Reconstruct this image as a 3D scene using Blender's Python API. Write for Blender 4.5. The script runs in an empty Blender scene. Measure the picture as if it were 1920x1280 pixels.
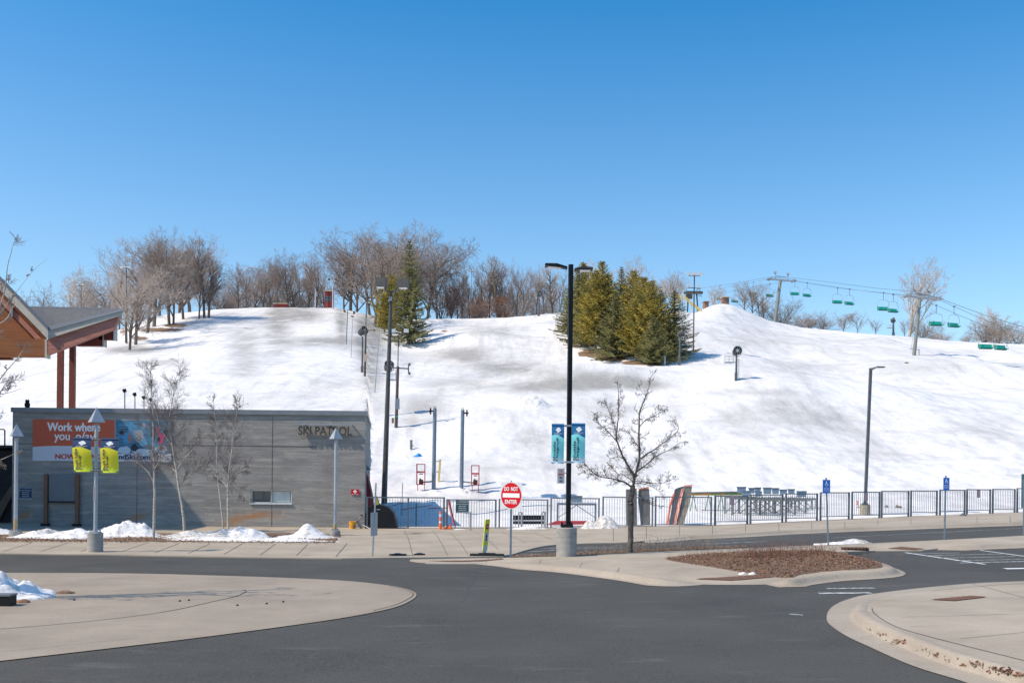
import bpy, bmesh, math, random
import numpy as np
from mathutils import Vector, Matrix, noise as mnoise

# ------------------------------------------------------------------ camera, sky, sun, exposure
F, PU, PV, CH = 1900.0, 960.0, 895.0, 2.35      # focal length in photo pixels, principal point, camera height
ROLL = math.radians(0.6); RC, RS = math.cos(ROLL), math.sin(ROLL)
scene = bpy.context.scene
COL = scene.collection
cam = bpy.data.cameras.new('camera'); camo = bpy.data.objects.new('camera', cam); COL.objects.link(camo)
cam.sensor_width = 36.0; cam.lens = F * 36.0 / 1920.0; cam.shift_y = (PV - 640.0) / 1920.0
cam.clip_start = 0.1; cam.clip_end = 3000
camo.matrix_world = Matrix.Translation((0, 0, CH)) @ Matrix.Rotation(math.pi / 2, 4, 'X') @ Matrix.Rotation(ROLL, 4, 'Z')
scene.camera = camo
SUN_EL = math.radians(49.0)
SUN_AZ = math.radians(201.0)                       # compass-like angle in the xy plane of the direction TOWARDS the sun
sd = Vector((math.cos(SUN_EL) * math.cos(SUN_AZ), math.cos(SUN_EL) * math.sin(SUN_AZ), math.sin(SUN_EL)))
world = bpy.data.worlds.new('World'); scene.world = world; world.use_nodes = True
wn = world.node_tree
bg = wn.nodes['Background']; sky = wn.nodes.new('ShaderNodeTexSky')
sky.sky_type = 'NISHITA'; sky.sun_disc = False
sky.sun_elevation = SUN_EL; sky.sun_rotation = math.pi / 2 - SUN_AZ
sky.altitude = 300; sky.air_density = 1.0; sky.dust_density = 1.1; sky.ozone_density = 4.0
hs = wn.nodes.new('ShaderNodeHueSaturation'); tcw = wn.nodes.new('ShaderNodeTexCoord'); sxw = wn.nodes.new('ShaderNodeSeparateXYZ'); wn.links.new(tcw.outputs['Generated'], sxw.inputs[0])
mrw = wn.nodes.new('ShaderNodeMapRange'); mrw.inputs[1].default_value = 0.15; mrw.inputs[2].default_value = 0.45; mrw.inputs[3].default_value = 1.08; mrw.inputs[4].default_value = 1.38; wn.links.new(sxw.outputs[2], mrw.inputs[0]); wn.links.new(mrw.outputs[0], hs.inputs['Saturation'])
hs.inputs['Value'].default_value = 1.07; hs.inputs['Hue'].default_value = 0.492
wn.links.new(sky.outputs[0], hs.inputs['Color']); wn.links.new(hs.outputs[0], bg.inputs[0]); bg.inputs[1].default_value = 0.15
sunl = bpy.data.lights.new('sun', 'SUN'); suno = bpy.data.objects.new('sun', sunl); COL.objects.link(suno)
sunl.energy = 3.75; sunl.angle = math.radians(0.53); sunl.color = (1.0, 0.875, 0.70)
suno.rotation_euler = sd.to_track_quat('Z', 'Y').to_euler()
scene.view_settings.view_transform = 'Standard'; scene.view_settings.look = 'None'
scene.view_settings.exposure = 0.28; scene.view_settings.gamma = 1.0

# ------------------------------------------------------------------ pixel <-> world
def XZ(u, v):
    du, dv = u - PU, PV - v
    return du * RC - dv * RS, du * RS + dv * RC
def P(u, v, d):
    X, Z = XZ(u, v)
    return Vector((X * d / F, d, CH + Z * d / F))
def zg(x):                                          # the lot climbs gently to the right
    return 0.026 * (x + math.sqrt(x * x + 4.0)) / 2
def gp(u, v, off=0.0):
    X, Z = XZ(u, v)
    lo, hi = 2.0, 400.0
    for _ in range(50):
        m = (lo + hi) / 2
        if CH + Z * m / F > zg(X * m / F) + off: lo = m
        else: hi = m
    d = (lo + hi) / 2
    return Vector((X * d / F, d, zg(X * d / F) + off))

# ------------------------------------------------------------------ materials
def mat(name, col, rough=0.7, metal=0.0, col2=None, scale=6.0, detail=6.0, stretch=(1, 1, 1), bump=0.0, bscale=None, lo=0.35, hi=0.65, spec=None, trans=0.0):
    m = bpy.data.materials.new(name); m.use_nodes = True
    nt = m.node_tree; b = nt.nodes['Principled BSDF']
    b.inputs['Base Color'].default_value = (*col, 1); b.inputs['Roughness'].default_value = rough
    b.inputs['Metallic'].default_value = metal
    if spec is not None: b.inputs['Specular IOR Level'].default_value = spec
    if trans: b.inputs['Transmission Weight'].default_value = trans
    if col2 or bump:
        tc = nt.nodes.new('ShaderNodeTexCoord'); mp = nt.nodes.new('ShaderNodeMapping')
        mp.inputs['Scale'].default_value = stretch
        nt.links.new(tc.outputs['Object'], mp.inputs[0])
    if col2:
        n = nt.nodes.new('ShaderNodeTexNoise'); n.inputs['Scale'].default_value = scale; n.inputs['Detail'].default_value = detail
        n.inputs['Roughness'].default_value = 0.62
        r = nt.nodes.new('ShaderNodeValToRGB'); r.color_ramp.elements[0].position = lo; r.color_ramp.elements[1].position = hi
        r.color_ramp.elements[0].color = (*col, 1); r.color_ramp.elements[1].color = (*col2, 1)
        nt.links.new(mp.outputs[0], n.inputs['Vector']); nt.links.new(n.outputs[0], r.inputs[0]); nt.links.new(r.outputs[0], b.inputs['Base Color'])
    if bump:
        n2 = nt.nodes.new('ShaderNodeTexNoise'); n2.inputs['Scale'].default_value = bscale or scale * 4; n2.inputs['Detail'].default_value = 5
        bp = nt.nodes.new('ShaderNodeBump'); bp.inputs['Strength'].default_value = min(1, bump); bp.inputs['Distance'].default_value = 0.02
        nt.links.new(mp.outputs[0], n2.inputs['Vector']); nt.links.new(n2.outputs[0], bp.inputs['Height']); nt.links.new(bp.outputs[0], b.inputs['Normal'])
    return m
def N(nt, t, **kw):
    n = nt.nodes.new(t)
    for k, v in kw.items():
        if k in n.inputs: n.inputs[k].default_value = v
        else: setattr(n, k, v)
    return n
def mixc(nt, fac, a, b, blend='MIX'):
    n = nt.nodes.new('ShaderNodeMix'); n.data_type = 'RGBA'; n.blend_type = blend
    for sock, val in ((n.inputs[0], fac), (n.inputs[6], a), (n.inputs[7], b)):
        if hasattr(val, 'is_linked'): nt.links.new(val, sock)
        elif isinstance(val, tuple): sock.default_value = (*val, 1)
        else: sock.default_value = val
    return n.outputs[2]
def ramp(nt, src, a, b):
    n = nt.nodes.new('ShaderNodeMapRange'); n.inputs[1].default_value = a; n.inputs[2].default_value = b; n.clamp = True
    nt.links.new(src, n.inputs[0]); return n.outputs[0]
def tex_noise(nt, vec, scale, detail=5, rough=0.6, stretch=None):
    n = N(nt, 'ShaderNodeTexNoise', Scale=scale, Detail=detail, Roughness=rough)
    if stretch:
        mp = nt.nodes.new('ShaderNodeMapping'); mp.inputs['Scale'].default_value = stretch; nt.links.new(vec, mp.inputs[0]); vec = mp.outputs[0]
    nt.links.new(vec, n.inputs['Vector']); return n.outputs[0]
def start(name, rough=0.8):
    m = bpy.data.materials.new(name); m.use_nodes = True; nt = m.node_tree
    b = nt.nodes['Principled BSDF']; b.inputs['Roughness'].default_value = rough
    tc = nt.nodes.new('ShaderNodeTexCoord'); return m, nt, b, tc.outputs['Object']
def bumpn(nt, b, hsock, dist, strength=1.0):
    bp = nt.nodes.new('ShaderNodeBump'); bp.inputs['Distance'].default_value = dist; bp.inputs['Strength'].default_value = strength
    nt.links.new(hsock, bp.inputs['Height']); nt.links.new(bp.outputs[0], b.inputs['Normal']); return bp

def m_asphalt():
    m, nt, b, v = start('asphalt', 0.85)
    b.inputs['Specular IOR Level'].default_value = 0.3
    fine = ramp(nt, tex_noise(nt, v, 45, 4, 0.85), 0.38, 0.62)
    big = ramp(nt, tex_noise(nt, v, 0.35, 6, 0.6), 0.35, 0.68)
    c = mixc(nt, fine, (0.018, 0.0175, 0.0155), (0.106, 0.101, 0.088))
    c = mixc(nt, big, c, (0.094, 0.098, 0.098)) if False else mixc(nt, ramp(nt, tex_noise(nt, v, 0.35, 6, 0.6), 0.3, 0.9), c, (0.100, 0.095, 0.084))
    tr = ramp(nt, tex_noise(nt, v, 0.9, 8, 0.75, (0.5, 2.2, 1)), 0.57, 0.80)      # faint salt streaks left by tyres
    c = mixc(nt, tr, c, (0.165, 0.16, 0.148))
    dk = ramp(nt, tex_noise(nt, v, 1.7, 4, 0.6), 0.68, 0.8)
    c = mixc(nt, dk, c, (0.05, 0.053, 0.055))
    vo = N(nt, 'ShaderNodeTexVoronoi', Scale=0.09, feature='DISTANCE_TO_EDGE')
    w = tex_noise(nt, v, 1.5, 4)
    ad = nt.nodes.new('ShaderNodeVectorMath'); ad.operation = 'ADD'; nt.links.new(v, ad.inputs[0]); nt.links.new(w, ad.inputs[1])
    nt.links.new(ad.outputs[0], vo.inputs['Vector'])
    cr = ramp(nt, vo.outputs[0], 0.0016, 0.0)
    c = mixc(nt, cr, c, (0.05, 0.052, 0.054))
    nt.links.new(c, b.inputs['Base Color'])
    bumpn(nt, b, tex_noise(nt, v, 90, 2), 0.006, 0.8)
    return m
def m_concrete(name, a=(0.49, 0.41, 0.312), c2=(0.35, 0.29, 0.215), stain=(0.22, 0.178, 0.13), fine=40):
    m, nt, b, v = start(name, 0.85)
    c = mixc(nt, ramp(nt, tex_noise(nt, v, 0.6, 7, 0.65), 0.35, 0.7), a, c2)
    c = mixc(nt, ramp(nt, tex_noise(nt, v, 2.2, 8, 0.7, (0.35, 1.6, 1)), 0.58, 0.8), c, stain)
    sp = ramp(nt, tex_noise(nt, v, fine, 3, 0.8), 0.35, 0.65)
    c = mixc(nt, sp, c, mixc(nt, 1.0, c, (0.80, 0.80, 0.80), 'MULTIPLY'))
    nt.links.new(c, b.inputs['Base Color'])
    bumpn(nt, b, tex_noise(nt, v, fine * 1.5, 3), 0.004, 0.7)
    return m
def m_snow(name, attr=True):
    m, nt, b, v = start(name, 0.75)
    b.inputs['Specular IOR Level'].default_value = 0.25
    base = (0.79, 0.77, 0.755)
    g = ramp(nt, tex_noise(nt, v, 0.045, 8, 0.62, (0.7, 1.6, 1.0)), 0.50, 0.76)
    c = mixc(nt, g, base, (0.60, 0.582, 0.565))
    g2 = ramp(nt, tex_noise(nt, v, 0.22, 7, 0.7, (0.45, 1.6, 1.6)), 0.50, 0.78)
    c = mixc(nt, g2, c, (0.52, 0.505, 0.49))
    g3 = ramp(nt, tex_noise(nt, v, 1.0, 6, 0.62, (0.55, 0.045, 0.2)), 0.50, 0.74)
    c = mixc(nt, g3, c, (0.55, 0.535, 0.52))
    if attr:
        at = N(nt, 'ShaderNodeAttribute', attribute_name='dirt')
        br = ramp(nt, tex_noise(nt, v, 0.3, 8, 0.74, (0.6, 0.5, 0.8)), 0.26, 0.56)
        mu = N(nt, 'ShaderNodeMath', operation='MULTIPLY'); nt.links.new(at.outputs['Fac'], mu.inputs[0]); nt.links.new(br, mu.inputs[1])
        c = mixc(nt, mu.outputs[0], c, (0.35, 0.335, 0.312))  # grey for dirt and for shade painted on slope faces
        a2 = N(nt, 'ShaderNodeAttribute', attribute_name='soil')
        soil = mixc(nt, ramp(nt, tex_noise(nt, v, 2.5, 6, 0.7), 0.35, 0.65), (0.15, 0.095, 0.06), (0.26, 0.17, 0.10))
        e = N(nt, 'ShaderNodeMath', operation='ADD'); nt.links.new(a2.outputs['Fac'], e.inputs[0])
        e2 = N(nt, 'ShaderNodeMath', operation='MULTIPLY'); e2.inputs[1].default_value = 0.5
        nt.links.new(tex_noise(nt, v, 0.9, 5), e2.inputs[0]); nt.links.new(e2.outputs[0], e.inputs[1])
        c = mixc(nt, ramp(nt, e.outputs[0], 0.70, 0.76), c, soil)
    nt.links.new(c, b.inputs['Base Color'])
    h1 = tex_noise(nt, v, 0.55, 3, 0.5, (0.9, 1.0, 1)); bp = bumpn(nt, b, h1, 0.40, 0.8)
    b2 = nt.nodes.new('ShaderNodeBump'); b2.inputs['Distance'].default_value = 0.03
    nt.links.new(tex_noise(nt, v, 9, 4), b2.inputs['Height']); nt.links.new(bp.outputs[0], b2.inputs['Normal']); nt.links.new(b2.outputs[0], b.inputs['Normal'])
    return m
def m_wall():
    m, nt, b, v = start('board formed concrete', 0.85)
    mp = nt.nodes.new('ShaderNodeMapping'); mp.inputs['Rotation'].default_value = (math.pi / 2, 0, 0); nt.links.new(v, mp.inputs[0])
    br = N(nt, 'ShaderNodeTexBrick', Scale=1.0); br.inputs['Brick Width'].default_value = 2.1; br.inputs['Row Height'].default_value = 0.14
    br.inputs['Mortar Size'].default_value = 0.0028; br.inputs['Mortar Smooth'].default_value = 0.4
    br.inputs['Color1'].default_value = (0.375, 0.35, 0.312, 1); br.inputs['Color2'].default_value = (0.275, 0.257, 0.232, 1); br.inputs['Mortar'].default_value = (0.17, 0.165, 0.155, 1)
    br.offset = 0.37
    nt.links.new(mp.outputs[0], br.inputs['Vector'])
    c = mixc(nt, ramp(nt, tex_noise(nt, v, 1.0, 7, 0.7, (0.6, 1, 5)), 0.40, 0.68), br.outputs['Color'], (0.19, 0.19, 0.19))
    c = mixc(nt, ramp(nt, tex_noise(nt, v, 0.8, 7, 0.7, (0.35, 1, 1.5)), 0.5, 0.75), c, (0.38, 0.37, 0.355))
    c = mixc(nt, ramp(nt, tex_noise(nt, v, 2.0, 6, 0.8, (0.7, 1, 14)), 0.55, 0.75), c, (0.15, 0.15, 0.15))
    c = mixc(nt, ramp(nt, tex_noise(nt, v, 5.0, 7, 0.8, (0.5, 1, 3)), 0.52, 0.72), c, (0.14, 0.138, 0.13))
    c = mixc(nt, ramp(nt, tex_noise(nt, v, 1.6, 7, 0.8, (1.2, 1, .35)), 0.60, 0.80), c, (0.46, 0.44, 0.40))
    at = N(nt, 'ShaderNodeAttribute', attribute_name='rust')
    mu = N(nt, 'ShaderNodeMath', operation='MULTIPLY'); nt.links.new(at.outputs['Fac'], mu.inputs[0])
    nt.links.new(ramp(nt, tex_noise(nt, v, 3, 6, 0.7, (0.6, 1, 2)), 0.2, 0.6), mu.inputs[1])
    c = mixc(nt, mu.outputs[0], c, (0.40, 0.17, 0.035))
    nt.links.new(c, b.inputs['Base Color'])
    bumpn(nt, b, br.outputs['Fac'], -0.006, 0.7)
    return m

M = {}
M['asphalt'] = m_asphalt()
M['concrete'] = m_concrete('pavement concrete')
M['island'] = m_concrete('roundabout concrete', (0.40, 0.328, 0.25), (0.30, 0.245, 0.185), (0.235, 0.19, 0.145))
M['kerb'] = m_concrete('kerb concrete', (0.43, 0.365, 0.29), (0.34, 0.285, 0.22), (0.24, 0.20, 0.155), 25)
M['basecon'] = mat('cast concrete', (0.38, 0.37, 0.34), 0.85, 0, (0.27, 0.26, 0.235), 3, 7, (1, 1, 3), 0.5, 40)
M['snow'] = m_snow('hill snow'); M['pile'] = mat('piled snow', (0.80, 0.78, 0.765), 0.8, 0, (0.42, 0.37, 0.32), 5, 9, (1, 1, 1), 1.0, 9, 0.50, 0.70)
M['dirtysnow'] = mat('gritty snow', (0.72, 0.70, 0.67), 0.8, 0, (0.27, 0.235, 0.20), 7, 8, (1, 1, 1), 0.9, 14, 0.42, 0.66)
M['wall'] = m_wall()
M['joint'] = mat('joint sealant', (0.10, 0.09, 0.08), 0.9)
M['cap'] = mat('grey metal coping', (0.17, 0.19, 0.21), 0.5, 0.2, (0.21, 0.23, 0.25), 2)
M['galv'] = mat('galvanised steel', (0.36, 0.39, 0.42), 0.5, 0.35, (0.28, 0.31, 0.34), 5, 5)
M['palepole'] = mat('pale grey paint', (0.42, 0.45, 0.48), 0.45, 0.2, (0.35, 0.38, 0.41), 4)
M['bluepost'] = mat('blue grey painted steel', (0.20, 0.255, 0.31), 0.5, 0.15, (0.155, 0.20, 0.245), 3)
M['dkgrey'] = mat('dark grey metal', (0.09, 0.10, 0.115), 0.5, 0.2, (0.13, 0.14, 0.15), 6)
M['fence'] = mat('fence paint', (0.11, 0.13, 0.143), 0.5, 0.1, (0.15, 0.168, 0.18), 8)
M['black'] = mat('black paint', (0.006, 0.007, 0.009), 0.5, 0.0, (0.011, 0.012, 0.015), 3, spec=0.25)
M['rubber'] = mat('black rubber', (0.015, 0.015, 0.016), 0.8)
M['white'] = mat('white paint', (0.78, 0.78, 0.76), 0.5, 0, (0.68, 0.68, 0.66), 9)
M['silver'] = mat('sign backing', (0.62, 0.64, 0.66), 0.4, 0.1)
M['red'] = mat('sign red', (0.56, 0.008, 0.018), 0.55, spec=0.2)
M['redp'] = mat('worn red plastic', (0.50, 0.03, 0.04), 0.5, 0, (0.36, 0.025, 0.03), 5)
M['orange'] = mat('orange plastic', (0.85, 0.16, 0.02), 0.5)
M['bucket'] = mat('orange yellow plastic', (0.85, 0.36, 0.01), 0.4)
M['yellow'] = mat('sign yellow', (0.78, 0.80, 0.02), 0.5)
M['lime'] = mat('lime banner cloth', (0.88, 0.76, 0.03), 0.75)
M['lime2'] = mat('bright lime cloth', (0.78, 0.84, 0.05), 0.75)
M['navy'] = mat('navy cloth', (0.008, 0.045, 0.13), 0.7)
M['navyink'] = mat('navy print', (0.008, 0.035, 0.09), 0.7)
M['tealblue'] = mat('mid blue cloth', (0.015, 0.15, 0.34), 0.7)
M['teal'] = mat('turquoise banner cloth', (0.26, 0.82, 0.84), 0.75)
M['pale'] = mat('pale blue cloth', (0.62, 0.84, 0.92), 0.75)
M['print'] = mat('white print', (0.80, 0.80, 0.80), 0.7)
M['hcblue'] = mat('parking sign blue', (0.008, 0.12, 0.50), 0.5)
M['bannerorange'] = mat('orange banner vinyl', (0.52, 0.10, 0.045), 0.65)
M['bannerwhite'] = mat('white banner vinyl', (0.55, 0.58, 0.64), 0.65)
M['bannertext'] = mat('red banner print', (0.50, 0.045, 0.03), 0.65)
M['signgreen'] = mat('dark teal sign', (0.015, 0.075, 0.10), 0.5)
M['rustplate'] = mat('rusty cast iron', (0.13, 0.07, 0.045), 0.9, 0.0, (0.20, 0.10, 0.06), 20, 5, (1, 1, 1), 0.9, 60)
M['darkmetal'] = mat('weathered dark metal', (0.035, 0.035, 0.037), 0.6, 0.0, (0.06, 0.058, 0.055), 5)
M['darkwood'] = mat('dark creosoted wood', (0.065, 0.05, 0.042), 0.85, 0, (0.11, 0.085, 0.07), 6, 6, (4, 4, 0.5))
M['timber'] = mat('weathered timber', (0.14, 0.10, 0.075), 0.8, 0, (0.22, 0.16, 0.11), 6, 6, (4, 4, 0.5))
M['brownpost'] = mat('brown timber', (0.24, 0.12, 0.07), 0.8, 0, (0.16, 0.08, 0.05), 6, 6, (3, 3, 0.4))
M['redbeam'] = mat('red stained glulam', (0.56, 0.25, 0.185), 0.6, 0, (0.42, 0.165, 0.12), 3, 6, (0.4, 1, 3))
M['column'] = mat('red painted column', (0.24, 0.065, 0.05), 0.55, 0, (0.18, 0.05, 0.04), 3)
M['fascia'] = mat('pale metal fascia', (0.66, 0.61, 0.52), 0.6, 0.0, (0.56, 0.52, 0.45), 2)
M['shingle'] = mat('grey shingles', (0.06, 0.065, 0.075), 0.9, 0, (0.15, 0.15, 0.155), 5, 7, (0.5, 3, 6), 0.8, 14)
M['bark'] = mat('grey brown bark', (0.20, 0.155, 0.125), 0.9, 0, (0.12, 0.095, 0.08), 6, 6, (2, 2, 0.6), 0.9, 20)
M['twig'] = mat('brown twigs', (0.30, 0.235, 0.195), 0.9)
M['twigp'] = mat('pink brown twigs', (0.43, 0.35, 0.295), 0.9)
M['twigw'] = mat('pale twigs', (0.52, 0.43, 0.35), 0.9)
M['nearbark'] = mat('scaly bark', (0.17, 0.14, 0.12), 0.9, 0, (0.09, 0.073, 0.065), 14, 7, (1.5, 1.5, 0.6), 1.0, 30)
M['birch'] = mat('birch bark', (0.52, 0.47, 0.40), 0.8, 0, (0.12, 0.10, 0.09), 7, 7, (1, 1, 3.5), 0.5, 20, 0.52, 0.66)
M['birchtwig'] = mat('birch twigs', (0.17, 0.14, 0.13), 0.85)
M['rustleaf'] = mat('dead oak leaves', (0.34, 0.14, 0.065), 0.9, 0, (0.22, 0.09, 0.04), 2)
M['needle'] = mat('dark green needles', (0.17, 0.17, 0.06), 0.8, 0, (0.30, 0.28, 0.10), 0.8, 6, (1, 1, 1), 0, None, 0.35, 0.65)
M['needley'] = mat('yellow green needles', (0.23, 0.22, 0.06), 0.8, 0, (0.52, 0.39, 0.06), 0.45, 5, (1, 1, 1), 0, None, 0.38, 0.62)
M['mulch'] = mat('wood chip mulch', (0.13, 0.075, 0.048), 0.95, 0, (0.27, 0.18, 0.12), 22, 5, (1, 1, 1), 1.0, 40)
M['chipa'] = mat('brown chips', (0.13, 0.062, 0.036), 0.95, 0, (0.27, 0.155, 0.09), 3)
M['straw'] = mat('dry straw', (0.38, 0.30, 0.22), 0.9, 0, (0.24, 0.18, 0.13), 3)
M['redstem'] = mat('dry reddish stems', (0.27, 0.135, 0.085), 0.9, 0, (0.17, 0.085, 0.06), 3)
M['green'] = mat('green chair seat', (0.01, 0.36, 0.26), 0.45)
M['greend'] = mat('dark green chair frame', (0.01, 0.10, 0.08), 0.5)
M['tarp'] = mat('bright blue tarp', (0.0, 0.22, 0.55), 0.5)
M['hut'] = mat('barn red boards', (0.30, 0.045, 0.04), 0.7, 0, (0.22, 0.035, 0.03), 3)
M['tan'] = mat('tan boards', (0.52, 0.40, 0.28), 0.8, 0, (0.42, 0.31, 0.21), 3)
M['brick'] = mat('brown hut cladding', (0.30, 0.15, 0.10), 0.8, 0, (0.22, 0.11, 0.08), 3)
M['rail'] = mat('yellow timber rail', (0.68, 0.52, 0.18), 0.7)
M['paint'] = mat('worn white road paint', (0.52, 0.53, 0.52), 0.8, 0, (0.13, 0.135, 0.137), 9, 8, (1, 1, 1), 0, None, 0.44, 0.62)
M['paintw'] = mat('white road paint', (0.66, 0.67, 0.66), 0.8, 0, (0.36, 0.37, 0.37), 9, 8, (1, 1, 1), 0, None, 0.5, 0.7)
M['wood'] = mat('varnished soffit boards', (0.38, 0.15, 0.055), 0.6, 0, (0.26, 0.09, 0.035), 2, 6, (0.4, 1, 8))
M['boardgrey'] = mat('scuffed grey mat', (0.21, 0.21, 0.20), 0.85, 0, (0.12, 0.12, 0.12), 5, 7)
M['boardtan'] = mat('scuffed tan mat', (0.33, 0.30, 0.245), 0.85, 0, (0.17, 0.16, 0.15), 3, 7)
M['olive'] = mat('olive grey steel', (0.24, 0.25, 0.22), 0.6, 0.1, (0.18, 0.19, 0.17), 5)
M['glass'] = mat('window glass', (0.05, 0.07, 0.08), 0.06, 0.0); M['glass'].node_tree.nodes['Principled BSDF'].inputs['Specular IOR Level'].default_value = 1.0
M['lampglass'] = mat('floodlight glass', (0.55, 0.58, 0.58), 0.15, 0.1)
M['leaf'] = mat('fallen leaves', (0.20, 0.085, 0.06), 0.95, 0, (0.34, 0.19, 0.12), 12)
M['panelgrey'] = mat('grey board', (0.16, 0.18, 0.20), 0.6, 0, (0.13, 0.15, 0.165), 3)
M['purple'] = mat('faded purple notice', (0.20, 0.15, 0.20), 0.6, 0, (0.27, 0.22, 0.26), 14)
M['bluepanel'] = mat('blue grey boards', (0.235, 0.32, 0.405), 0.7, 0, (0.18, 0.25, 0.32), 4, 5, (0.5, 1, 5))
M['stairdark'] = mat('dark stair boards', (0.045, 0.045, 0.05), 0.8, 0, (0.07, 0.07, 0.075), 4, 4, (0.4, 1, 5))

# ------------------------------------------------------------------ mesh builder
class MB:
    def __init__(s): s.v, s.f, s.m = [], [], []; s.mi = 0
    def add(s, vs, fs):
        o = len(s.v); s.v += [tuple(p) for p in vs]; s.f += [tuple(i + o for i in f) for f in fs]; s.m += [s.mi] * len(fs); return s
    def box(s, c, sz, rot=None):
        hx, hy, hz = sz[0] / 2, sz[1] / 2, sz[2] / 2
        vs = [Vector((x, y, z)) for x in (-hx, hx) for y in (-hy, hy) for z in (-hz, hz)]
        if rot: R = Matrix.Rotation(rot[1], 3, rot[0]); vs = [R @ p for p in vs]
        c = Vector(c)
        return s.add([p + c for p in vs], [(0, 1, 3, 2), (4, 6, 7, 5), (0, 4, 5, 1), (2, 3, 7, 6), (0, 2, 6, 4), (1, 5, 7, 3)])
    def tube(s, a, b, r0, r1=None, n=6, caps=True):
        a, b = Vector(a), Vector(b); r1 = r0 if r1 is None else r1
        d = b - a
        if d.length < 1e-6: return s
        d.normalize(); t = Vector((1, 0, 0)) if abs(d.x) < 0.8 else Vector((0, 1, 0))
        e = d.cross(t).normalized(); g = d.cross(e)
        vs = []
        for p, r in ((a, r0), (b, r1)):
            for i in range(n):
                w = 2 * math.pi * (i + 0.5) / n; vs.append(p + e * (r * math.cos(w)) + g * (r * math.sin(w)))
        fs = [(i, (i + 1) % n, n + (i + 1) % n, n + i) for i in range(n)]
        if caps: fs += [tuple(reversed(range(n))), tuple(range(n, 2 * n))]
        return s.add(vs, fs)
    def path(s, pts, r, n=6, r1=None):
        k = len(pts) - 1
        for i in range(k):
            a = r if r1 is None else r + (r1 - r) * i / k; b = r if r1 is None else r + (r1 - r) * (i + 1) / k
            s.tube(pts[i], pts[i + 1], a, b, n)
        return s
    def lathe(s, c, prof, n=20):                      # prof: (radius, z)
        c = Vector(c); vs = []
        for r, z in prof:
            for i in range(n):
                w = 2 * math.pi * i / n; vs.append(c + Vector((r * math.cos(w), r * math.sin(w), z)))
        fs = []
        for k in range(len(prof) - 1):
            for i in range(n):
                j = (i + 1) % n; fs.append((k * n + i, k * n + j, (k + 1) * n + j, (k + 1) * n + i))
        fs.append(tuple(reversed(range(n)))); fs.append(tuple(range((len(prof) - 1) * n, len(prof) * n)))
        return s.add(vs, fs)
    def plate(s, pts, th):                            # planar outline extruded by the vector th
        n = len(pts); th = Vector(th); a = [Vector(p) for p in pts]
        return s.add(a + [p + th for p in a], [tuple(range(n)), tuple(reversed(range(n, 2 * n)))] + [(i, i + n, (i + 1) % n + n, (i + 1) % n) for i in range(n)])
    def build(s, name, mt, parent=None, smooth=False):
        me = bpy.data.meshes.new(name); me.from_pydata(s.v, [], s.f)
        for x in (mt if isinstance(mt, (list, tuple)) else [mt]): me.materials.append(x)
        if any(s.m): me.polygons.foreach_set('material_index', s.m)
        if not smooth == 'raw':
            bm = bmesh.new(); bm.from_mesh(me); bmesh.ops.recalc_face_normals(bm, faces=bm.faces); bm.to_mesh(me); bm.free()
        if smooth is True:
            me.polygons.foreach_set('use_smooth', [True] * len(me.polygons))
        me.update()
        o = bpy.data.objects.new(name, me); COL.objects.link(o)
        if parent: o.parent = parent
        return o
def thing(name, label, cat, loc, group=None):
    o = bpy.data.objects.new(name, None); COL.objects.link(o); o.location = loc; o.empty_display_size = 0.3
    o['label'] = label; o['category'] = cat
    if group: o['group'] = group
    return o
def tag(o, label=None, cat=None, group=None, kind=None):
    for k, v in (('label', label), ('category', cat), ('group', group), ('kind', kind)):
        if v: o[k] = v
    return o
def copytree(o, parent=None):
    c = o.copy(); COL.objects.link(c)
    if parent: c.parent = parent
    for ch in [x for x in KIDS.get(o.name, [])]: copytree(ch, c)
    return c
KIDS = {}
def index_kids():
    KIDS.clear()
    for x in COL.objects:
        if x.parent: KIDS.setdefault(x.parent.name, []).append(x)
def dup(o, loc, label, rz=0.0, sc=1.0, name=None):
    c = o.copy(); COL.objects.link(c); c.location = loc; c.rotation_euler = (0, 0, rz)
    c.scale = sc if isinstance(sc, tuple) else (sc, sc, sc); c['label'] = label
    for ch in KIDS.get(o.name, []): copytree(ch, c)
    return c
def L(root, u, v, dy=0.0):                            # local point of a thing for a photo pixel at the thing's own distance
    return P(u, v, root.location.y + dy) - root.location
TXT = {}
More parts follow.
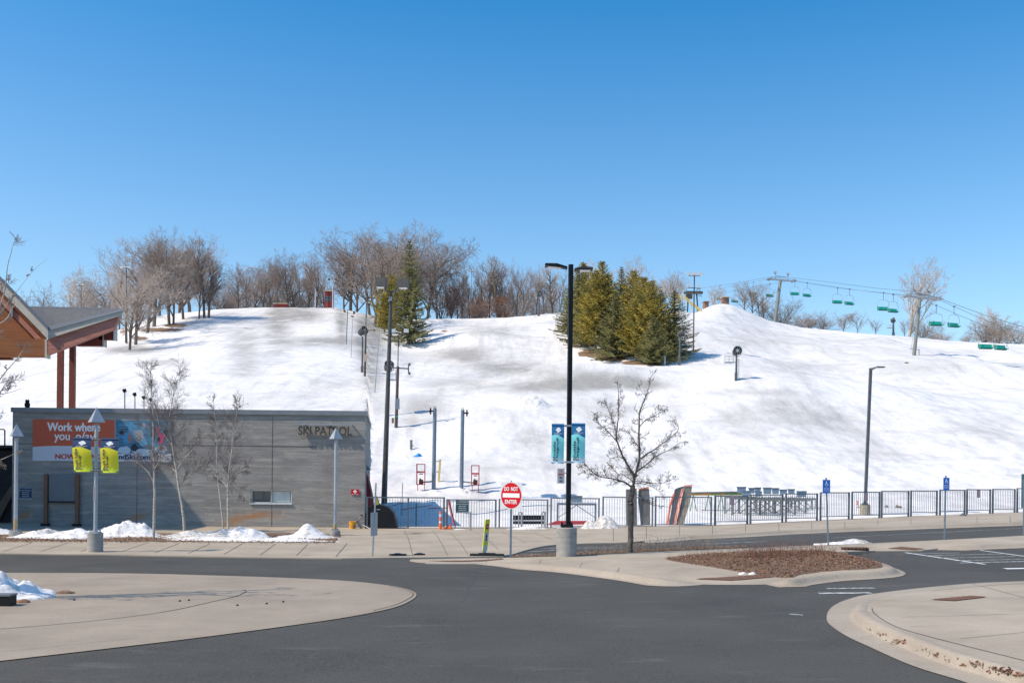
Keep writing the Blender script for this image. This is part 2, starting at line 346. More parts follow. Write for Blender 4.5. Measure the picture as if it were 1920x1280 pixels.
def text(body, parent, name, o, right, up, w, h, mt, depth=0.004, bold=0.008, spacing=1.0, shear=0.0, mapf=None):
    cu = bpy.data.curves.new(name, 'FONT'); cu.body = body; cu.extrude = 0.0; cu.offset = min(bold, 0.012); cu.resolution_u = 4; cu.align_x = 'CENTER'; cu.space_line = spacing; cu.shear = shear
    t = bpy.data.objects.new('t', cu); COL.objects.link(t); bpy.context.view_layer.update()
    me = bpy.data.meshes.new_from_object(t.evaluated_get(bpy.context.evaluated_depsgraph_get()))
    bpy.data.objects.remove(t); bpy.data.curves.remove(cu)
    vs = [v.co.copy() for v in me.vertices]; fs = [tuple(p.vertices) for p in me.polygons]
    x0 = min(v.x for v in vs); x1 = max(v.x for v in vs); y0 = min(v.y for v in vs); y1 = max(v.y for v in vs)
    o, right, up = Vector(o), Vector(right).normalized(), Vector(up).normalized(); nrm = right.cross(up)
    if mapf: q = [mapf((v.x - x0) / (x1 - x0), (v.y - y0) / (y1 - y0)) for v in vs]; nrm = Vector((0, -1, 0))
    else: q = [o + right * ((v.x - x0) / (x1 - x0) * w) + up * ((v.y - y0) / (y1 - y0) * h) for v in vs]
    copies = [q] if bold <= .012 else [[p + (s_ * e_) for p in q] for s_, e_ in ((0, Vector()), (-1, right * (w * .005)), (1, right * (w * .005)), (1, up * (h * .012)))] if not mapf else [[mapf(min(1.02, max(-.02, (v.x - x0) / (x1 - x0) + dx)), (v.y - y0) / (y1 - y0) + dy) for v in vs] for dx, dy in ((0, 0), (.005, 0), (-.005, 0), (0, .018))]
    b = MB(); k = len(q)
    for ci, q_ in enumerate(copies[1:]): b.add([p + nrm * (depth + .0004 * (ci + 1)) for p in q_], fs)
    b.add([p + nrm * depth for p in q] + q, fs)
    from collections import Counter
    ed = Counter(); dr = {}
    for f in fs:
        for i in range(len(f)):
            a, c = f[i], f[(i + 1) % len(f)]; key = (min(a, c), max(a, c)); ed[key] += 1; dr[key] = (a, c)
    b.add([p + nrm * depth for p in q] + q, [(dr[e][0], dr[e][0] + k, dr[e][1] + k, dr[e][1]) for e in ed if ed[e] == 1])
    bpy.data.meshes.remove(me)
    return b.build(name, mt, parent, 'raw')

# ------------------------------------------------------------------ setting: lot, slabs, kerbs
def smooth_line(pts, k=6):
    out = []; n = len(pts)
    for i in range(n - 1):
        p0, p1, p2, p3 = pts[max(i - 1, 0)], pts[i], pts[i + 1], pts[min(i + 2, n - 1)]
        for j in range(k):
            t = j / k
            out.append(tuple(0.5 * (2 * b + (c - a) * t + (2 * a - 5 * b + 4 * c - d) * t * t + (3 * b - a - 3 * c + d) * t ** 3) for a, b, c, d in zip(p0, p1, p2, p3)))
    out.append(pts[-1]); return out
def slab(name, pts, mt, off, depth=0.0, kind='structure', parent=None, offs=None):
    """pts: photo pixels on the surface (or world xy when len 2 tuples are Vectors); follows the slope of the lot"""
    bm = bmesh.new(); vs = []
    for i, p in enumerate(pts):
        o = off if offs is None else offs[i]
        w = p if isinstance(p, Vector) else gp(p[0], p[1], o)
        vs.append(bm.verts.new((w.x, w.y, o)))
    f = bm.faces.new(vs)
    if depth:
        r = bmesh.ops.extrude_face_region(bm, geom=[f]); nv = [g for g in r['geom'] if isinstance(g, bmesh.types.BMVert)]
        for g in nv: g.co.z -= depth
    bmesh.ops.triangulate(bm, faces=bm.faces[:])
    for x in (-6, -4, -2.5, -1.5, -0.7, 0, 0.7, 1.5, 2.5, 4, 6, 9):
        bmesh.ops.bisect_plane(bm, geom=bm.verts[:] + bm.edges[:] + bm.faces[:], plane_co=(x, 0, 0), plane_no=(1, 0, 0))
    for w in bm.verts: w.co.z += zg(w.co.x)
    bmesh.ops.recalc_face_normals(bm, faces=bm.faces)
    if not depth and bm.faces and sum(f.normal.z for f in bm.faces) < 0: bmesh.ops.reverse_faces(bm, faces=bm.faces)
    me = bpy.data.meshes.new(name); bm.to_mesh(me); bm.free(); me.materials.append(mt)
    o = bpy.data.objects.new(name, me); COL.objects.link(o)
    if kind: o['kind'] = kind
    return o
def kerb(name, pts, off, prof, mt, side=1, offs=None):
    """sweeps a kerb profile [(outward, dz from the foot level)] along photo pixels traced on the top edge"""
    W = [gp(p[0], p[1], off if offs is None else offs[i]) for i, p in enumerate(pts)]; n = len(W); rows = []
    for i, w in enumerate(W):
        a, b = W[max(i - 1, 0)], W[min(i + 1, n - 1)]; t = Vector((b.x - a.x, b.y - a.y)).normalized(); nx, ny = t.y * side, -t.x * side
        sc = 1.0 if offs is None else max(0.03, offs[i] / off)
        rows.append([(w.x + nx * q, w.y + ny * q, zg(w.x + nx * q) + z * sc + 0.005) for q, z in prof])
    k = len(prof); b = MB()
    b.add([p for r in rows for p in r], [(i * k + j, i * k + j + 1, (i + 1) * k + j + 1, (i + 1) * k + j) for i in range(n - 1) for j in range(k - 1)])
    o = b.build(name, mt, None, True); o['kind'] = 'structure'; return o
def strip(b, pts, w, off):                            # thin flat line on the ground, pts in photo pixels
    W = [gp(p[0], p[1], off) for p in pts]; n = len(W); rows = []
    for i, p in enumerate(W):
        a, c = W[max(i - 1, 0)], W[min(i + 1, n - 1)]; t = Vector((c.x - a.x, c.y - a.y)); t.normalize()
        x, y = t.y * w / 2, -t.x * w / 2
        rows += [(p.x + x, p.y + y, zg(p.x + x) + off), (p.x - x, p.y - y, zg(p.x - x) + off)]
    b.add(rows, [(2 * i, 2 * i + 1, 2 * i + 3, 2 * i + 2) for i in range(n - 1)])

V2 = lambda x, y: Vector((x, y, 0))
slab('ground', [V2(-700, -60), V2(700, -60), V2(700, 900), V2(-700, 900)], M['dirtysnow'], -0.35)
slab('asphalt_road', [V2(-75, -12), V2(75, -12), V2(75, 62), V2(-75, 62)], M['asphalt'], 0.0)

isl = [(-900, 1088), (-300, 1072), (0, 1073), (230, 1074), (400, 1078), (550, 1083), (660, 1089), (730, 1097), (768, 1105), (781, 1114), (770, 1125), (742, 1137), (690, 1149), (600, 1164), (400, 1191), (200, 1215), (0, 1238), (-200, 1262), (-900, 1345)]
isl = smooth_line(isl, 4)
slab('roundabout_island', isl, M['island'], 0.012)
# far sidewalk along the building, the plaza and the walk below the fence
front = [(-500, 1030), (0, 1037), (200, 1039), (400, 1043), (640, 1046), (760, 1044.5), (880, 1043), (945, 1042)]
par = smooth_line([(945, 1042), (962, 1038), (985, 1031), (1020, 1023), (1060, 1019.5), (1120, 1017.5), (1180, 1015.5), (1250, 1009), (1300, 1004), (1400, 998.5), (1500, 993), (1700, 985.5), (1920, 978), (2200, 969)], 3)
def o_far(u): return 0.035 + 0.095 * min(1, max(0, (u - 1150) / 200.0))
fpts = front + par[1:]
offs = [o_far(p[0]) for p in fpts]
fw = [gp(p[0], p[1], o_far(p[0])) for p in fpts]
back = [V2(80, 64), V2(-60, 64)]
slab('sidewalk', [V2(w.x, w.y) for w in fw] + back, M['concrete'], 0, 0.16, offs=offs + [0.13, 0.035])
kp = [p for p in par if p[0] > 1180]
kerb('kerb', kp, 0.13, [(-0.06, 0.136), (0.0, 0.134), (0.05, 0.12), (0.09, 0.07), (0.14, 0.03), (0.20, 0.012), (0.45, 0.006)], M['kerb'], 1, [o_far(p[0]) + 0.002 for p in kp])
# curved walk round the planting bed
top = smooth_line([(770, 1048), (850, 1046.5), (945, 1045), (1000, 1043.5), (1080, 1041), (1180, 1036), (1300, 1030.5), (1420, 1025.5), (1530, 1021.5), (1640, 1017.5), (1800, 1010), (1920, 1003.5), (2200, 989)], 3)
low2 = [(2200, 1002), (1920, 1017.5), (1840, 1020.5), (1800, 1022.5), (1760, 1028), (1730, 1031), (1640, 1032), (1590, 1033.5), (1562, 1034)]
bedr = smooth_line([(1562, 1034), (1600, 1041), (1640, 1051), (1662, 1058), (1672, 1064), (1660, 1069), (1620, 1072.5), (1560, 1076), (1500, 1083), (1478, 1088), (1440, 1091), (1390, 1092)], 3)
low1 = smooth_line([(1390, 1092), (1310, 1091.5), (1262, 1089), (1230, 1084), (1180, 1076), (1100, 1066), (1040, 1060), (960, 1055.5), (900, 1054.5), (830, 1054.5), (790, 1053.5), (768, 1050.5)], 3)
def o_mid(p):
    u, v = p
    a = min(1, max(0.0, (u - 900) / 90.0)) * (1 if v > 1047 or u < 1000 else 1)
    if 1300 < u < 1480 and v > 1080: a *= max(0.0, (u - 1450) / 30.0) if u > 1450 else (0.0 if u > 1310 else (1310 - u) / 10)
    if 1230 < u <= 1310 and v > 1080: a = 1 - (u - 1230) / 80.0
    if 1600 < u < 1780 and 1024 < v < 1036: a *= 0.1
    return 0.015 + 0.115 * a
mid = top + low2[:-1] + bedr + low1[1:]
slab('sidewalk', mid, M['concrete'], 0, 0.16, offs=[o_mid(p) for p in mid])
KP = [(-0.07, 0.133), (0.0, 0.131), (0.05, 0.115), (0.10, 0.075), (0.15, 0.03), (0.20, 0.010), (0.30, 0.004)]
kl = bedr + [p for p in low1[1:] if p[0] > 790]
kerb('kerb', kl, 0.13, KP, M['kerb'], -1, [o_mid(p) for p in kl])
kerb('kerb', [p for p in low2 if p[0] > 1730], 0.13, KP, M['kerb'], -1, [o_mid(p) for p in low2 if p[0] > 1730])
# near right corner with rolled kerb and gutter
nr = smooth_line([(2300, 1372), (2050, 1300), (1920, 1260), (1868, 1245), (1783, 1222), (1698, 1190), (1655, 1173), (1625, 1157), (1612, 1146), (1613, 1135), (1628, 1126), (1660, 1118), (1700, 1112), (1760, 1104.5), (1850, 1096), (1920, 1092.5), (2100, 1086), (2400, 1078)], 4)
def o_nr(p):
    u, v = p
    return 0.15 if v > 1150 else 0.15 - 0.125 * min(1, max(0, (1150 - v) / 32.0))
slab('sidewalk', nr + [(3600, 1200), (3600, 1600)], M['concrete'], 0, 0.18, offs=[o_nr(p) for p in nr] + [0.15, 0.15])
kerb('kerb', nr, 0.15, [(-0.11, 0.151), (-0.07, 0.160), (0.0, 0.160), (0.04, 0.148), (0.065, 0.115), (0.085, 0.05), (0.11, 0.018), (0.16, 0.011), (0.50, 0.006)], M['kerb'], -1, [max(0.02, o_nr(p)) for p in nr])

# a search tree over everything paved, so that flat details can be laid on the real surface
from mathutils.bvhtree import BVHTree
_v, _f = [], []
for o_ in [x for x in COL.objects if x.type == 'MESH' and x.name.split('.')[0] in ('asphalt_road', 'roundabout_island', 'sidewalk', 'kerb')]:
    k_ = len(_v); _v += [v.co.copy() for v in o_.data.vertices]; _f += [tuple(i + k_ for i in p.vertices) for p in o_.data.polygons]
PAVE = BVHTree.FromPolygons(_v, _f)
def surf(x, y):
    h = PAVE.ray_cast(Vector((x, y, 6)), Vector((0, 0, -1))); return h[0].z if h[0] else zg(x)
def hit(u, v):
    X, Z = XZ(u, v); h = PAVE.ray_cast(Vector((0, 0, CH)), Vector((X / F, 1, Z / F)).normalized()); return h[0] if h[0] else gp(u, v)
def strip(b, pts, w, off, road=False):
    """thin flat line laid on the paving, pts in photo pixels"""
    fine = [pts[0]]
    for p, q in zip(pts[:-1], pts[1:]):
        k = max(1, int(math.hypot(q[0] - p[0], (q[1] - p[1]) * 3) / 12)); fine += [(p[0] + (q[0] - p[0]) * i / k, p[1] + (q[1] - p[1]) * i / k) for i in range(1, k + 1)]
    W = [hit(*p) for p in fine]; n = len(W); rows = []
    for i, p in enumerate(W):
        a, c = W[max(i - 1, 0)], W[min(i + 1, n - 1)]; t = Vector((c.x - a.x, c.y - a.y)); t.normalize()
        x, y = t.y * w / 2, -t.x * w / 2
        rows += [(p.x + x, p.y + y, surf(p.x + x, p.y + y) + .006), (p.x - x, p.y - y, surf(p.x - x, p.y - y) + .006)]
    b.add(rows, [(2 * i, 2 * i + 1, 2 * i + 3, 2 * i + 2) for i in range(n - 1) if off > .0075 or all(rows[j][2] - zg(rows[j][0]) < .0115 for j in (2 * i, 2 * i + 1, 2 * i + 2, 2 * i + 3))])
# joints and cracks in the paving
b = MB()
for u0, v0, u1, v1 in [(6, 1033, 60, 1017), (75, 1034, 128, 1017), (150, 1034, 200, 1018), (226, 1034, 274, 1018), (290, 1036, 336, 1018), (353, 1037, 393, 1019), (420, 1038.5, 454, 1019), (488, 1040, 517, 1019), (556, 1041, 577, 1020), (630, 1043, 651, 1018)]:
    strip(b, [(u0, v0), (u1, v1)], 0.022, 0.042)
for l in [[(758, 994), (766, 1010), (774, 1042)], [(810, 994), (818, 1002), (830, 1022), (839, 1041)], [(845, 999), (862, 1016), (878, 1040)], [(660, 1008), (740, 1008), (778, 1008)], [(893, 998), (920, 1016), (934, 1030)], [(940, 997), (985, 1016)], [(640, 1031), (400, 1028), (0, 1024)], [(655, 1042.5), (900, 1040)], [(758, 999), (845, 998), (1040, 998)], [(1000, 998), (1036, 1011)]]:
    strip(b, l, 0.018, 0.042)
for u in range(1150, 1930, 62): strip(b, [(u, gp_v) for gp_v in (1014 - (u - 1150) * 0.048, 990 - (u - 1150) * 0.031)], 0.016, 0.138 if u > 1350 else o_far(u) + 0.012)
strip(b, smooth_line([(0, 1179), (150, 1166), (300, 1148), (400, 1127), (440, 1118), (459, 1110), (461, 1107), (455, 1105.5)], 4), 0.025, 0.018)
strip(b, smooth_line([(730, 1098.5), (764, 1106), (775, 1114), (764, 1123), (738, 1134.5), (700, 1144)], 4), 0.02, 0.018)
for l in [[(60, 1087), (300, 1082), (520, 1086)], [(60, 1098), (300, 1093), (520, 1095)], [(0, 1150), (200, 1137)], [(0, 1222), (260, 1195)]]:
    strip(b, l, 0.008, 0.017)
for l in [[(916, 1046.5), (910, 1056)], [(1015, 1049), (1008, 1060)], [(1092, 1055), (1085, 1066)], [(1162, 1064), (1153, 1076)], [(1505, 1079), (1511, 1088)], [(1560, 1073), (1572, 1083)]]: strip(b, l, 0.010, 0.137)
for l in [[(470, 1212), (560, 1217), (640, 1221), (720, 1229), (800, 1240)], [(680, 1152), (735, 1152), (795, 1155)], [(1080, 1120), (1200, 1128), (1330, 1150)]]: strip(b, l, 0.008, 0.1)
strip(b, smooth_line([(1635, 1140), (1640, 1150), (1670, 1170), (1730, 1190), (1920, 1238)], 4), 0.018, 0.157)
for l in [[(1820, 1093), (1920, 1120)], [(1690, 1157), (1920, 1150)], [(1800, 1197), (1920, 1185)]]: strip(b, l, 0.012, 0.157)
tag(b.build('pavement_joints', M['joint']), kind='structure')
# worn road paint
b = MB()
for l, w in [([(1697, 1035.5), (1847, 1057.5)], 0.11), ([(1825, 1029.5), (1925, 1043)], 0.09)]: strip(b, l, w, 0.006)
tag(b.build('road_markings', M['paintw']), kind='structure')
b = MB()
for l, w in [([(1730, 1041.5), (1880, 1038)], 0.09), ([(1760, 1046), (1905, 1043)], 0.09), ([(1790, 1051), (1930, 1047.5)], 0.09), ([(1800, 1055), (1930, 1052)], 0.14), ([(1700, 1038), (1800, 1036)], 0.08)]: strip(b, l, w, 0.007)
for l, w in [([(1375, 1094.5), (1560, 1092.5)], 0.12), ([(1550, 1103), (1640, 1102)], 0.15), ([(1535, 1112), (1745, 1110)], 0.22), ([(1480, 1151), (1505, 1153)], 0.1)]: strip(b, l, w, 0.007)
for l, w in [([(1150, 1022), (1420, 1016)], 0.07), ([(1200, 1018.5), (1400, 1011)], 0.06), ([(1250, 1013), (1420, 1009)], 0.06), ([(1290, 1022), (1440, 1014)], 0.06), ([(1000, 1028), (1170, 1026)], 0.10), ([(990, 1034), (1040, 1031)], 0.10), ([(1560, 1008), (1930, 989)], 0.07), ([(1300, 1009), (1560, 1000)], 0.05)]: strip(b, l, w, 0.007)
tag(b.build('road_markings', M['paint']), kind='structure')
b = MB(); strip(b, [(1884, 1065.8), (1960, 1064.6)], 0.26, 0.007); tag(b.build('road_markings', M['white']), kind='structure')

# ------------------------------------------------------------------ the snow hill
ridge = [(-700, 700, 150), (-200, 672, 155), (0, 658, 160), (200, 628, 168), (250, 606, 176), (300, 591, 184), (400, 580, 190), (500, 576, 192), (630, 577, 190), (660, 583, 189), (700, 592, 187), (745, 597, 185), (850, 597.5, 190), (950, 595, 190), (1010, 590, 190), (1050, 586, 190), (1150, 580, 190), (1265, 578, 192), (1300, 588, 196), (1330, 574, 198), (1350, 569, 199), (1372, 571, 200), (1400, 582, 203), (1440, 600, 205), (1500, 613, 200), (1600, 623, 190), (1700, 631, 180), (1800, 640, 170), (1920, 645.5, 160), (2200, 662, 145), (2700, 700, 130)]
RA = np.array([XZ(u, v)[0] / F for u, v, d in ridge]); RZ = np.array([XZ(u, v)[1] / F for u, v, d in ridge]); RD = np.array([d for _, _, d in ridge], float)
AG = np.linspace(-0.95, 0.95, 761)
gz, gd = np.interp(AG, RA, RZ), np.interp(AG, RA, RD)
kern = np.exp(-np.linspace(-2, 2, 7) ** 2); kern /= kern.sum()
gz = np.convolve(np.pad(gz, 3, 'edge'), kern, 'valid'); kk_ = np.hanning(91); kk_ /= kk_.sum(); gzs = np.convolve(np.pad(gz, 45, 'edge'), kk_, 'valid'); kern2 = np.ones(25) / 25; gd = np.convolve(np.pad(gd, 12, 'edge'), kern2, 'valid')
FEN = [(600, 996), (685, 993), (933, 992.5), (1130, 991), (1230, 989), (1340, 984.5), (1405, 981.5), (1472, 978), (1537, 975), (1596, 972), (1652, 970), (1706, 967), (1761, 965), (1811, 963), (1860, 961.5), (1905, 960), (1960, 958), (2200, 948)]
FW = [gp(u, v, o_far(u)) for u, v in FEN]
FA = np.array([w.x / w.y for w in FW]); FD = np.array([w.y for w in FW])
def fence_d(a): return float(np.interp(a, FA, FD))
def sstep(x): x = min(1, max(0, x)); return x * x * (3 - 2 * x)
def line_dist(px, py, ax, ay, bx, by):
    t = max(0, min(1, ((px - ax) * (bx - ax) + (py - ay) * (by - ay)) / ((bx - ax) ** 2 + (by - ay) ** 2)))
    return math.hypot(px - ax - t * (bx - ax), py - ay - t * (by - ay)), t
def pix(a, z, d):                                     # photo pixel of a point at slope a, height z, distance d
    X, Z = a * F, (z - CH) * F / d
    return PU + X * RC + Z * RS, PV - (-X * RS + Z * RC)
MOUNDS = [(6.5, 96, 7, 3, 0.9), (11, 104, 9, 5, 1.2), (29, 96, 16, 8, 1.3), (24, 88, 12, 8, .8), (-8, 150, 12, 6, 1.5), (4, 140, 16, 10, 0.9), (-3, 122, 16, 6, 1.0), (14, 118, 14, 5, 1.3), (45, 120, 16, 7, 1.4), (-30, 110, 9, 12, 1.0), (36, 150, 20, 8, 1.5), (57, 125, 12, 10, 1.0)]
def H0(a, d):
    zr, dr = CH + float(np.interp(a, AG, gz)) * float(np.interp(a, AG, gd)), float(np.interp(a, AG, gd))
    slr = (zr - CH) / dr
    if d >= dr:
        e = d - dr
        return zr + slr * 0.55 * (e if e < 30 else 30 + (e - 30) * 0.0) - max(0, e - 60) * 0.25
    z60 = zg(a * 60) + 1.15; s_ = (d - 60) / (dr - 60); zs = CH + float(np.interp(a, AG, gzs)) * dr; zr = zs + (zr - zs) * sstep((s_ - .72) / .28) if s_ < 1 else zr
    if d < 60:
        f0 = fence_d(a) - 0.45
        return zg(a * d) + 0.10 + 1.05 * max(0, (d - f0) / (60 - f0)) ** 1.5 * (1 if d > f0 else 0)
    s = (d - 60) / (dr - 60)
    wc = math.exp(-((a - 0.03) / 0.13) ** 2)          # bench across the middle of the hill
    g = s + wc * (float(np.interp(s, [0, 0.16, 0.27, 0.40, 0.52, 0.7, 1], [0, 0.03, 0.065, 0.0, -0.055, -0.03, 0])))
    wr = math.exp(-((a - 0.24) / 0.09) ** 2)
    g += wr * float(np.interp(s, [0, 0.18, 0.3, 0.4, 0.55, 1], [0, 0.03, 0.03, 0.0, -0.02, 0]))
    return z60 + (zr - z60) * g
def H(a, d):
    z = H0(a, d); x = a * d
    dr = float(np.interp(a, AG, gd)); k = sstep((d - 62) / 15) * sstep((dr - d) / 12)
    if k > 0:
        for mx, my, sx, sy, h in MOUNDS:
            q = ((x - mx) / sx) ** 2 + ((d - my) / sy) ** 2
            if q < 6: z += k * h * math.exp(-q)
        q, t = line_dist(x, d, -26, 178, -12, 88)     # the run on the left ends in a bank on its right side
        sgn = (x - (-26 + 14 * (178 - d) / 90))
        z += k * (-1.7 * math.exp(-((sgn - 6) / 6.5) ** 2)) * sstep((d - 108) / 35)
        z += k * 0.75 * mnoise.noise(Vector((x * 0.05, d * 0.045, 1.3))) + k * 0.5 * mnoise.noise(Vector((x * 0.11, d * 0.09, 5.3)))
    z += sstep((d - 49) / 6) * 0.09 * mnoise.noise(Vector((x * 0.5, d * 0.42, 0.3)))
    if 52 < d < 90: z += sstep((d - 52) / 4) * sstep((90 - d) / 15) * 0.09 * mnoise.noise(Vector((x * 1.5, d * 1.2, 7.3)))
    return z
def hp(u, v, d0=50.0, d1=270.0):                      # where the view ray through a photo pixel meets the hill
    X, Z = XZ(u, v); a = X / F; d = d0
    while d < d1:
        if H(a, d) >= CH + Z * d / F: break
        d += 0.5
    lo, hi = d - 0.5, d
    for _ in range(12):
        m = (lo + hi) / 2
        if H(a, m) >= CH + Z * m / F: hi = m
        else: lo = m
    return Vector((a * lo, lo, H(a, lo)))
def hx(u, d):                                         # a point on the hill in picture column u at distance d
    a = XZ(u, 700)[0] / F; z = H(a, d); uu = pix(a, z, d)[0]
    a += (u - uu) / F; return Vector((a * d, d, H(a, d)))
DIRT_SHADE = [(560, 590, 45, 14, .8), (640, 600, 10, 40, .7), (690, 625, 22, 45, 1.1), (700, 700, 25, 60, .6), (600, 640, 60, 10, .6), (520, 610, 25, 50, .55), (250, 655, 50, 8, .8), (300, 680, 60, 8, .4), (460, 660, 30, 60, .4), (620, 720, 60, 14, .4), (870, 665, 55, 14, .7), (930, 620, 60, 10, .6), (960, 690, 90, 14, .8), (1010, 725, 90, 12, .8), (1120, 712, 90, 16, 1.0), (1180, 722, 70, 10, .9), (860, 720, 70, 16, .5), (800, 760, 40, 30, .6), (1390, 735, 110, 7, .7), (1460, 765, 70, 28, .75), (1370, 790, 40, 24, .4), (1560, 790, 80, 20, .5), (1640, 850, 90, 20, .4), (1500, 690, 80, 12, .5), (1400, 640, 80, 16, .5), (1300, 620, 40, 10, .4), (1600, 640, 120, 8, .35), (1750, 690, 120, 10, .35), (1850, 800, 80, 20, .3), (1000, 820, 40, 30, .45), (1160, 770, 30, 12, .3), (770, 800, 14, 30, .5), (1240, 860, 50, 20, .3)]  # dirt and wear, plus shade of bank and mound faces painted grey
SOIL = [(300, 618, 60, 5.0, 1), (330, 610, 32, 5, 1.0), (262, 634, 25, 6, .9), (230, 620, 12, 22, .75), (1120, 662, 55, 11, 1), (1150, 672, 45, 8, 1.0), (1195, 680, 40, 5, 1.1), (1075, 642, 25, 10, .8), (1230, 684, 25, 3, .9), (780, 640, 16, 4, .5), (661, 593, 6, 2.2, 1.2), (833, 621, 10, 2.5, .9), (1052, 622, 5, 2.5, 1.1), (1700, 680, 8, 2, 1.0)]
def build_hill():
    na = 460; AA = np.linspace(-0.86, 0.86, na)
    T = [0.0, 0.012, 0.03, 0.05] + list(np.linspace(0.075, 1, 290))
    vs, dirt_shade, soil = [], [], []
    nd = len(T)
    for a in AA:
        d0 = (fence_d(a) - 0.42 + 0.22 * mnoise.noise(Vector((a * 120, 0, 0)))) if a > -0.1435 else 53.0
        dm = float(np.interp(a, AG, gd))
        for t in T:
            d = d0 * (dm / d0) ** (t / 0.86) if t <= 0.86 else dm + (t - 0.86) / 0.14 * 95
            if t == 0: vs.append((a * d, d, zg(a * d) - 0.05)); dirt_shade.append(0); soil.append(0); continue
            z = H(a, d); vs.append((a * d, d, z)); u, v = pix(a, z, d)
            q = s = 0.0
            for cu, cv, ru, rv, k in DIRT_SHADE:
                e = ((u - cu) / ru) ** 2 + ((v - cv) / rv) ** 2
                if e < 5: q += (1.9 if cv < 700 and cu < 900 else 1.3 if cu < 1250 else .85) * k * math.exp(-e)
            for cu, cv, ru, rv, k in SOIL:
                e = ((u - cu) / ru) ** 2 + ((v - cv) / rv) ** 2
                if e < 4: s = max(s, k * math.exp(-e * 0.9))
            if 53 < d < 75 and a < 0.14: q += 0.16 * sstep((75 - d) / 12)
            dirt_shade.append(min(q, 1.2) * (1 if d < dm else 0.3)); soil.append(s * 0.75 if d < dm + 1 else 0)
    fs = [(i * nd + j, i * nd + j + 1, (i + 1) * nd + j + 1, (i + 1) * nd + j) for i in range(na - 1) for j in range(nd - 1)]
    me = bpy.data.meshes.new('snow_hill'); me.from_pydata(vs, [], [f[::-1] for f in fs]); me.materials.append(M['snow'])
    for nm, arr in (('dirt', dirt_shade), ('soil', soil)):
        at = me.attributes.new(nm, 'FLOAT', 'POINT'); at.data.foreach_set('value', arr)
    me.polygons.foreach_set('use_smooth', [True] * len(me.polygons)); me.update()
    o = bpy.data.objects.new('snow_hill', me); COL.objects.link(o); o['kind'] = 'structure'
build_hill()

# snow heaps
def heap(name, label, cat, cx, cy, rx, ry, h, mt, seed, zb=None, peaks=None, rough=0.6, kind=None, group=None, fr=2.8, res=56, terrain=False):
    rng = random.Random(seed); zb = zg(cx) if zb is None else zb
    vs = []; n = res
    pk = peaks or [(0.1, 0, 1, .45)]
    for j in range(n):
        for i in range(n):
            x, y = (i / (n - 1) * 2 - 1), (j / (n - 1) * 2 - 1)
            r = math.hypot(x, y); edge = 0.85 + 0.18 * mnoise.noise(Vector((math.atan2(y, x) * 1.3 + seed, r, 0)))
            env = sstep((edge - r) / 0.45)
            g = max(k * math.exp(-(((x - px) / 0.38) ** 2 + ((y - py) / 0.6) ** 2) * w) for px, py, k, w in pk)
            nn = mnoise.fractal(Vector((x * rx * fr, y * ry * fr, seed)), 0.95, 2.1, 5)
            z = h * env * (0.12 + .9 * g + .55 * rough * nn * (0.5 + .5 * g)) - (0.05 if env < 0.02 else 0)
            vs.append((x * rx, y * ry, z + (H((cx + x * rx) / (cy + y * ry), cy + y * ry) - zb - .03 if terrain else 0)))
    fs = [(j * n + i, j * n + i + 1, (j + 1) * n + i + 1, (j + 1) * n + i) for j in range(n - 1) for i in range(n - 1)]
    fs = [f for f in fs if terrain or max(vs[k][2] for k in f) > -0.02]
    b = MB(); b.add(vs, fs); o = b.build(name, mt, None, 'raw')
    o.data.polygons.foreach_set('use_smooth', [True] * len(o.data.polygons))
    o.location = (cx, cy, zb + 0.045); tag(o, label, cat, group, kind); return o

# ------------------------------------------------------------------ planting strip and heaps in front of the building
def zone(u, v, off=0.0): return gp(u, v, off)
bed = slab('mulch_bed', [gp(-300, 1016), gp(0, 1015.5), gp(300, 1017), gp(627, 1018.5), gp(636, 1008), gp(648, 999), gp(400, 1001), gp(0, 1001), gp(-300, 1001)], M['mulch'], 0.048)
def bheap(u, v, ru, top, label, mt, seed, ry=1.6, peaks=None, rough=0.7):
    c = gp(u, v, 0.04); s = F / c.y
    return heap('snow_pile', label, 'snow pile', c.x, c.y, ru / s * 1.12, ry, (v - top) / s * .76, mt, seed, 0.0, peaks, rough, None, 'snow piles along the building')
bheap(232, 1004, 86, 973, 'white snow mound between the lamp post with yellow banners and the birch trees', M['pile'], 3, 1.3)
bheap(120, 1007, 112, 986, 'low flat snow pile at the foot of the lamp post with yellow banners', M['pile'], 4, 1.3, [(0.2, 0, .8, 1), (-.5, -.2, .5, 1)])
bheap(82, 1003, 40, 989, 'small grey gritty snow heap right of the leftmost lamp post', M['dirtysnow'], 5, .9)
bheap(372, 1007, 90, 987, 'grey gritty snow heap around the birch trunks', M['dirtysnow'], 6, 1.5, [(-.1, 0, .7, 1), (.4, .2, .8, 1)], .5)
bheap(450, 1007, 66, 984, 'half melted snow ridge right of the birch trees', M['pile'], 7, 1.0)
bheap(470, 1013, 190, 1001, 'long thin skirt of snow along the front of the planting strip', M['pile'], 8, .75, [(0, 0, .5, .2), (-.7, 0, .5, 1)])
bheap(578, 1007, 70, 974, 'tall pointed white snow heap left of the lamp post under the ski patrol letters', M['pile'], 9, 1.3, [(0, 0, 1, 2.2)], .25)
bheap(-40, 1000, 80, 985, 'snow heap against the dark stair at the left edge', M['pile'], 10, 1.4)
c = gp(1128, 990, .1)
heap('snow_pile', 'dirty crusted snow heap between black lamp post and bare tree at the fence', 'snow pile', c.x, c.y - .25, 1.35, .75, .62, M['dirtysnow'], 12, zg(c.x) - .0, [(0.1, 0, 1, 1.2), (-.5, 0, .7, 1.4)], .5)
c = gp(985, 994, .04)
heap('snow_pile', 'thin melting snow patch below the do not enter sign in front of the gates', 'snow pile', c.x, c.y - .2, 1.6, .5, .16, M['pile'], 13, zg(c.x))
c = gp(860, 995, .04)
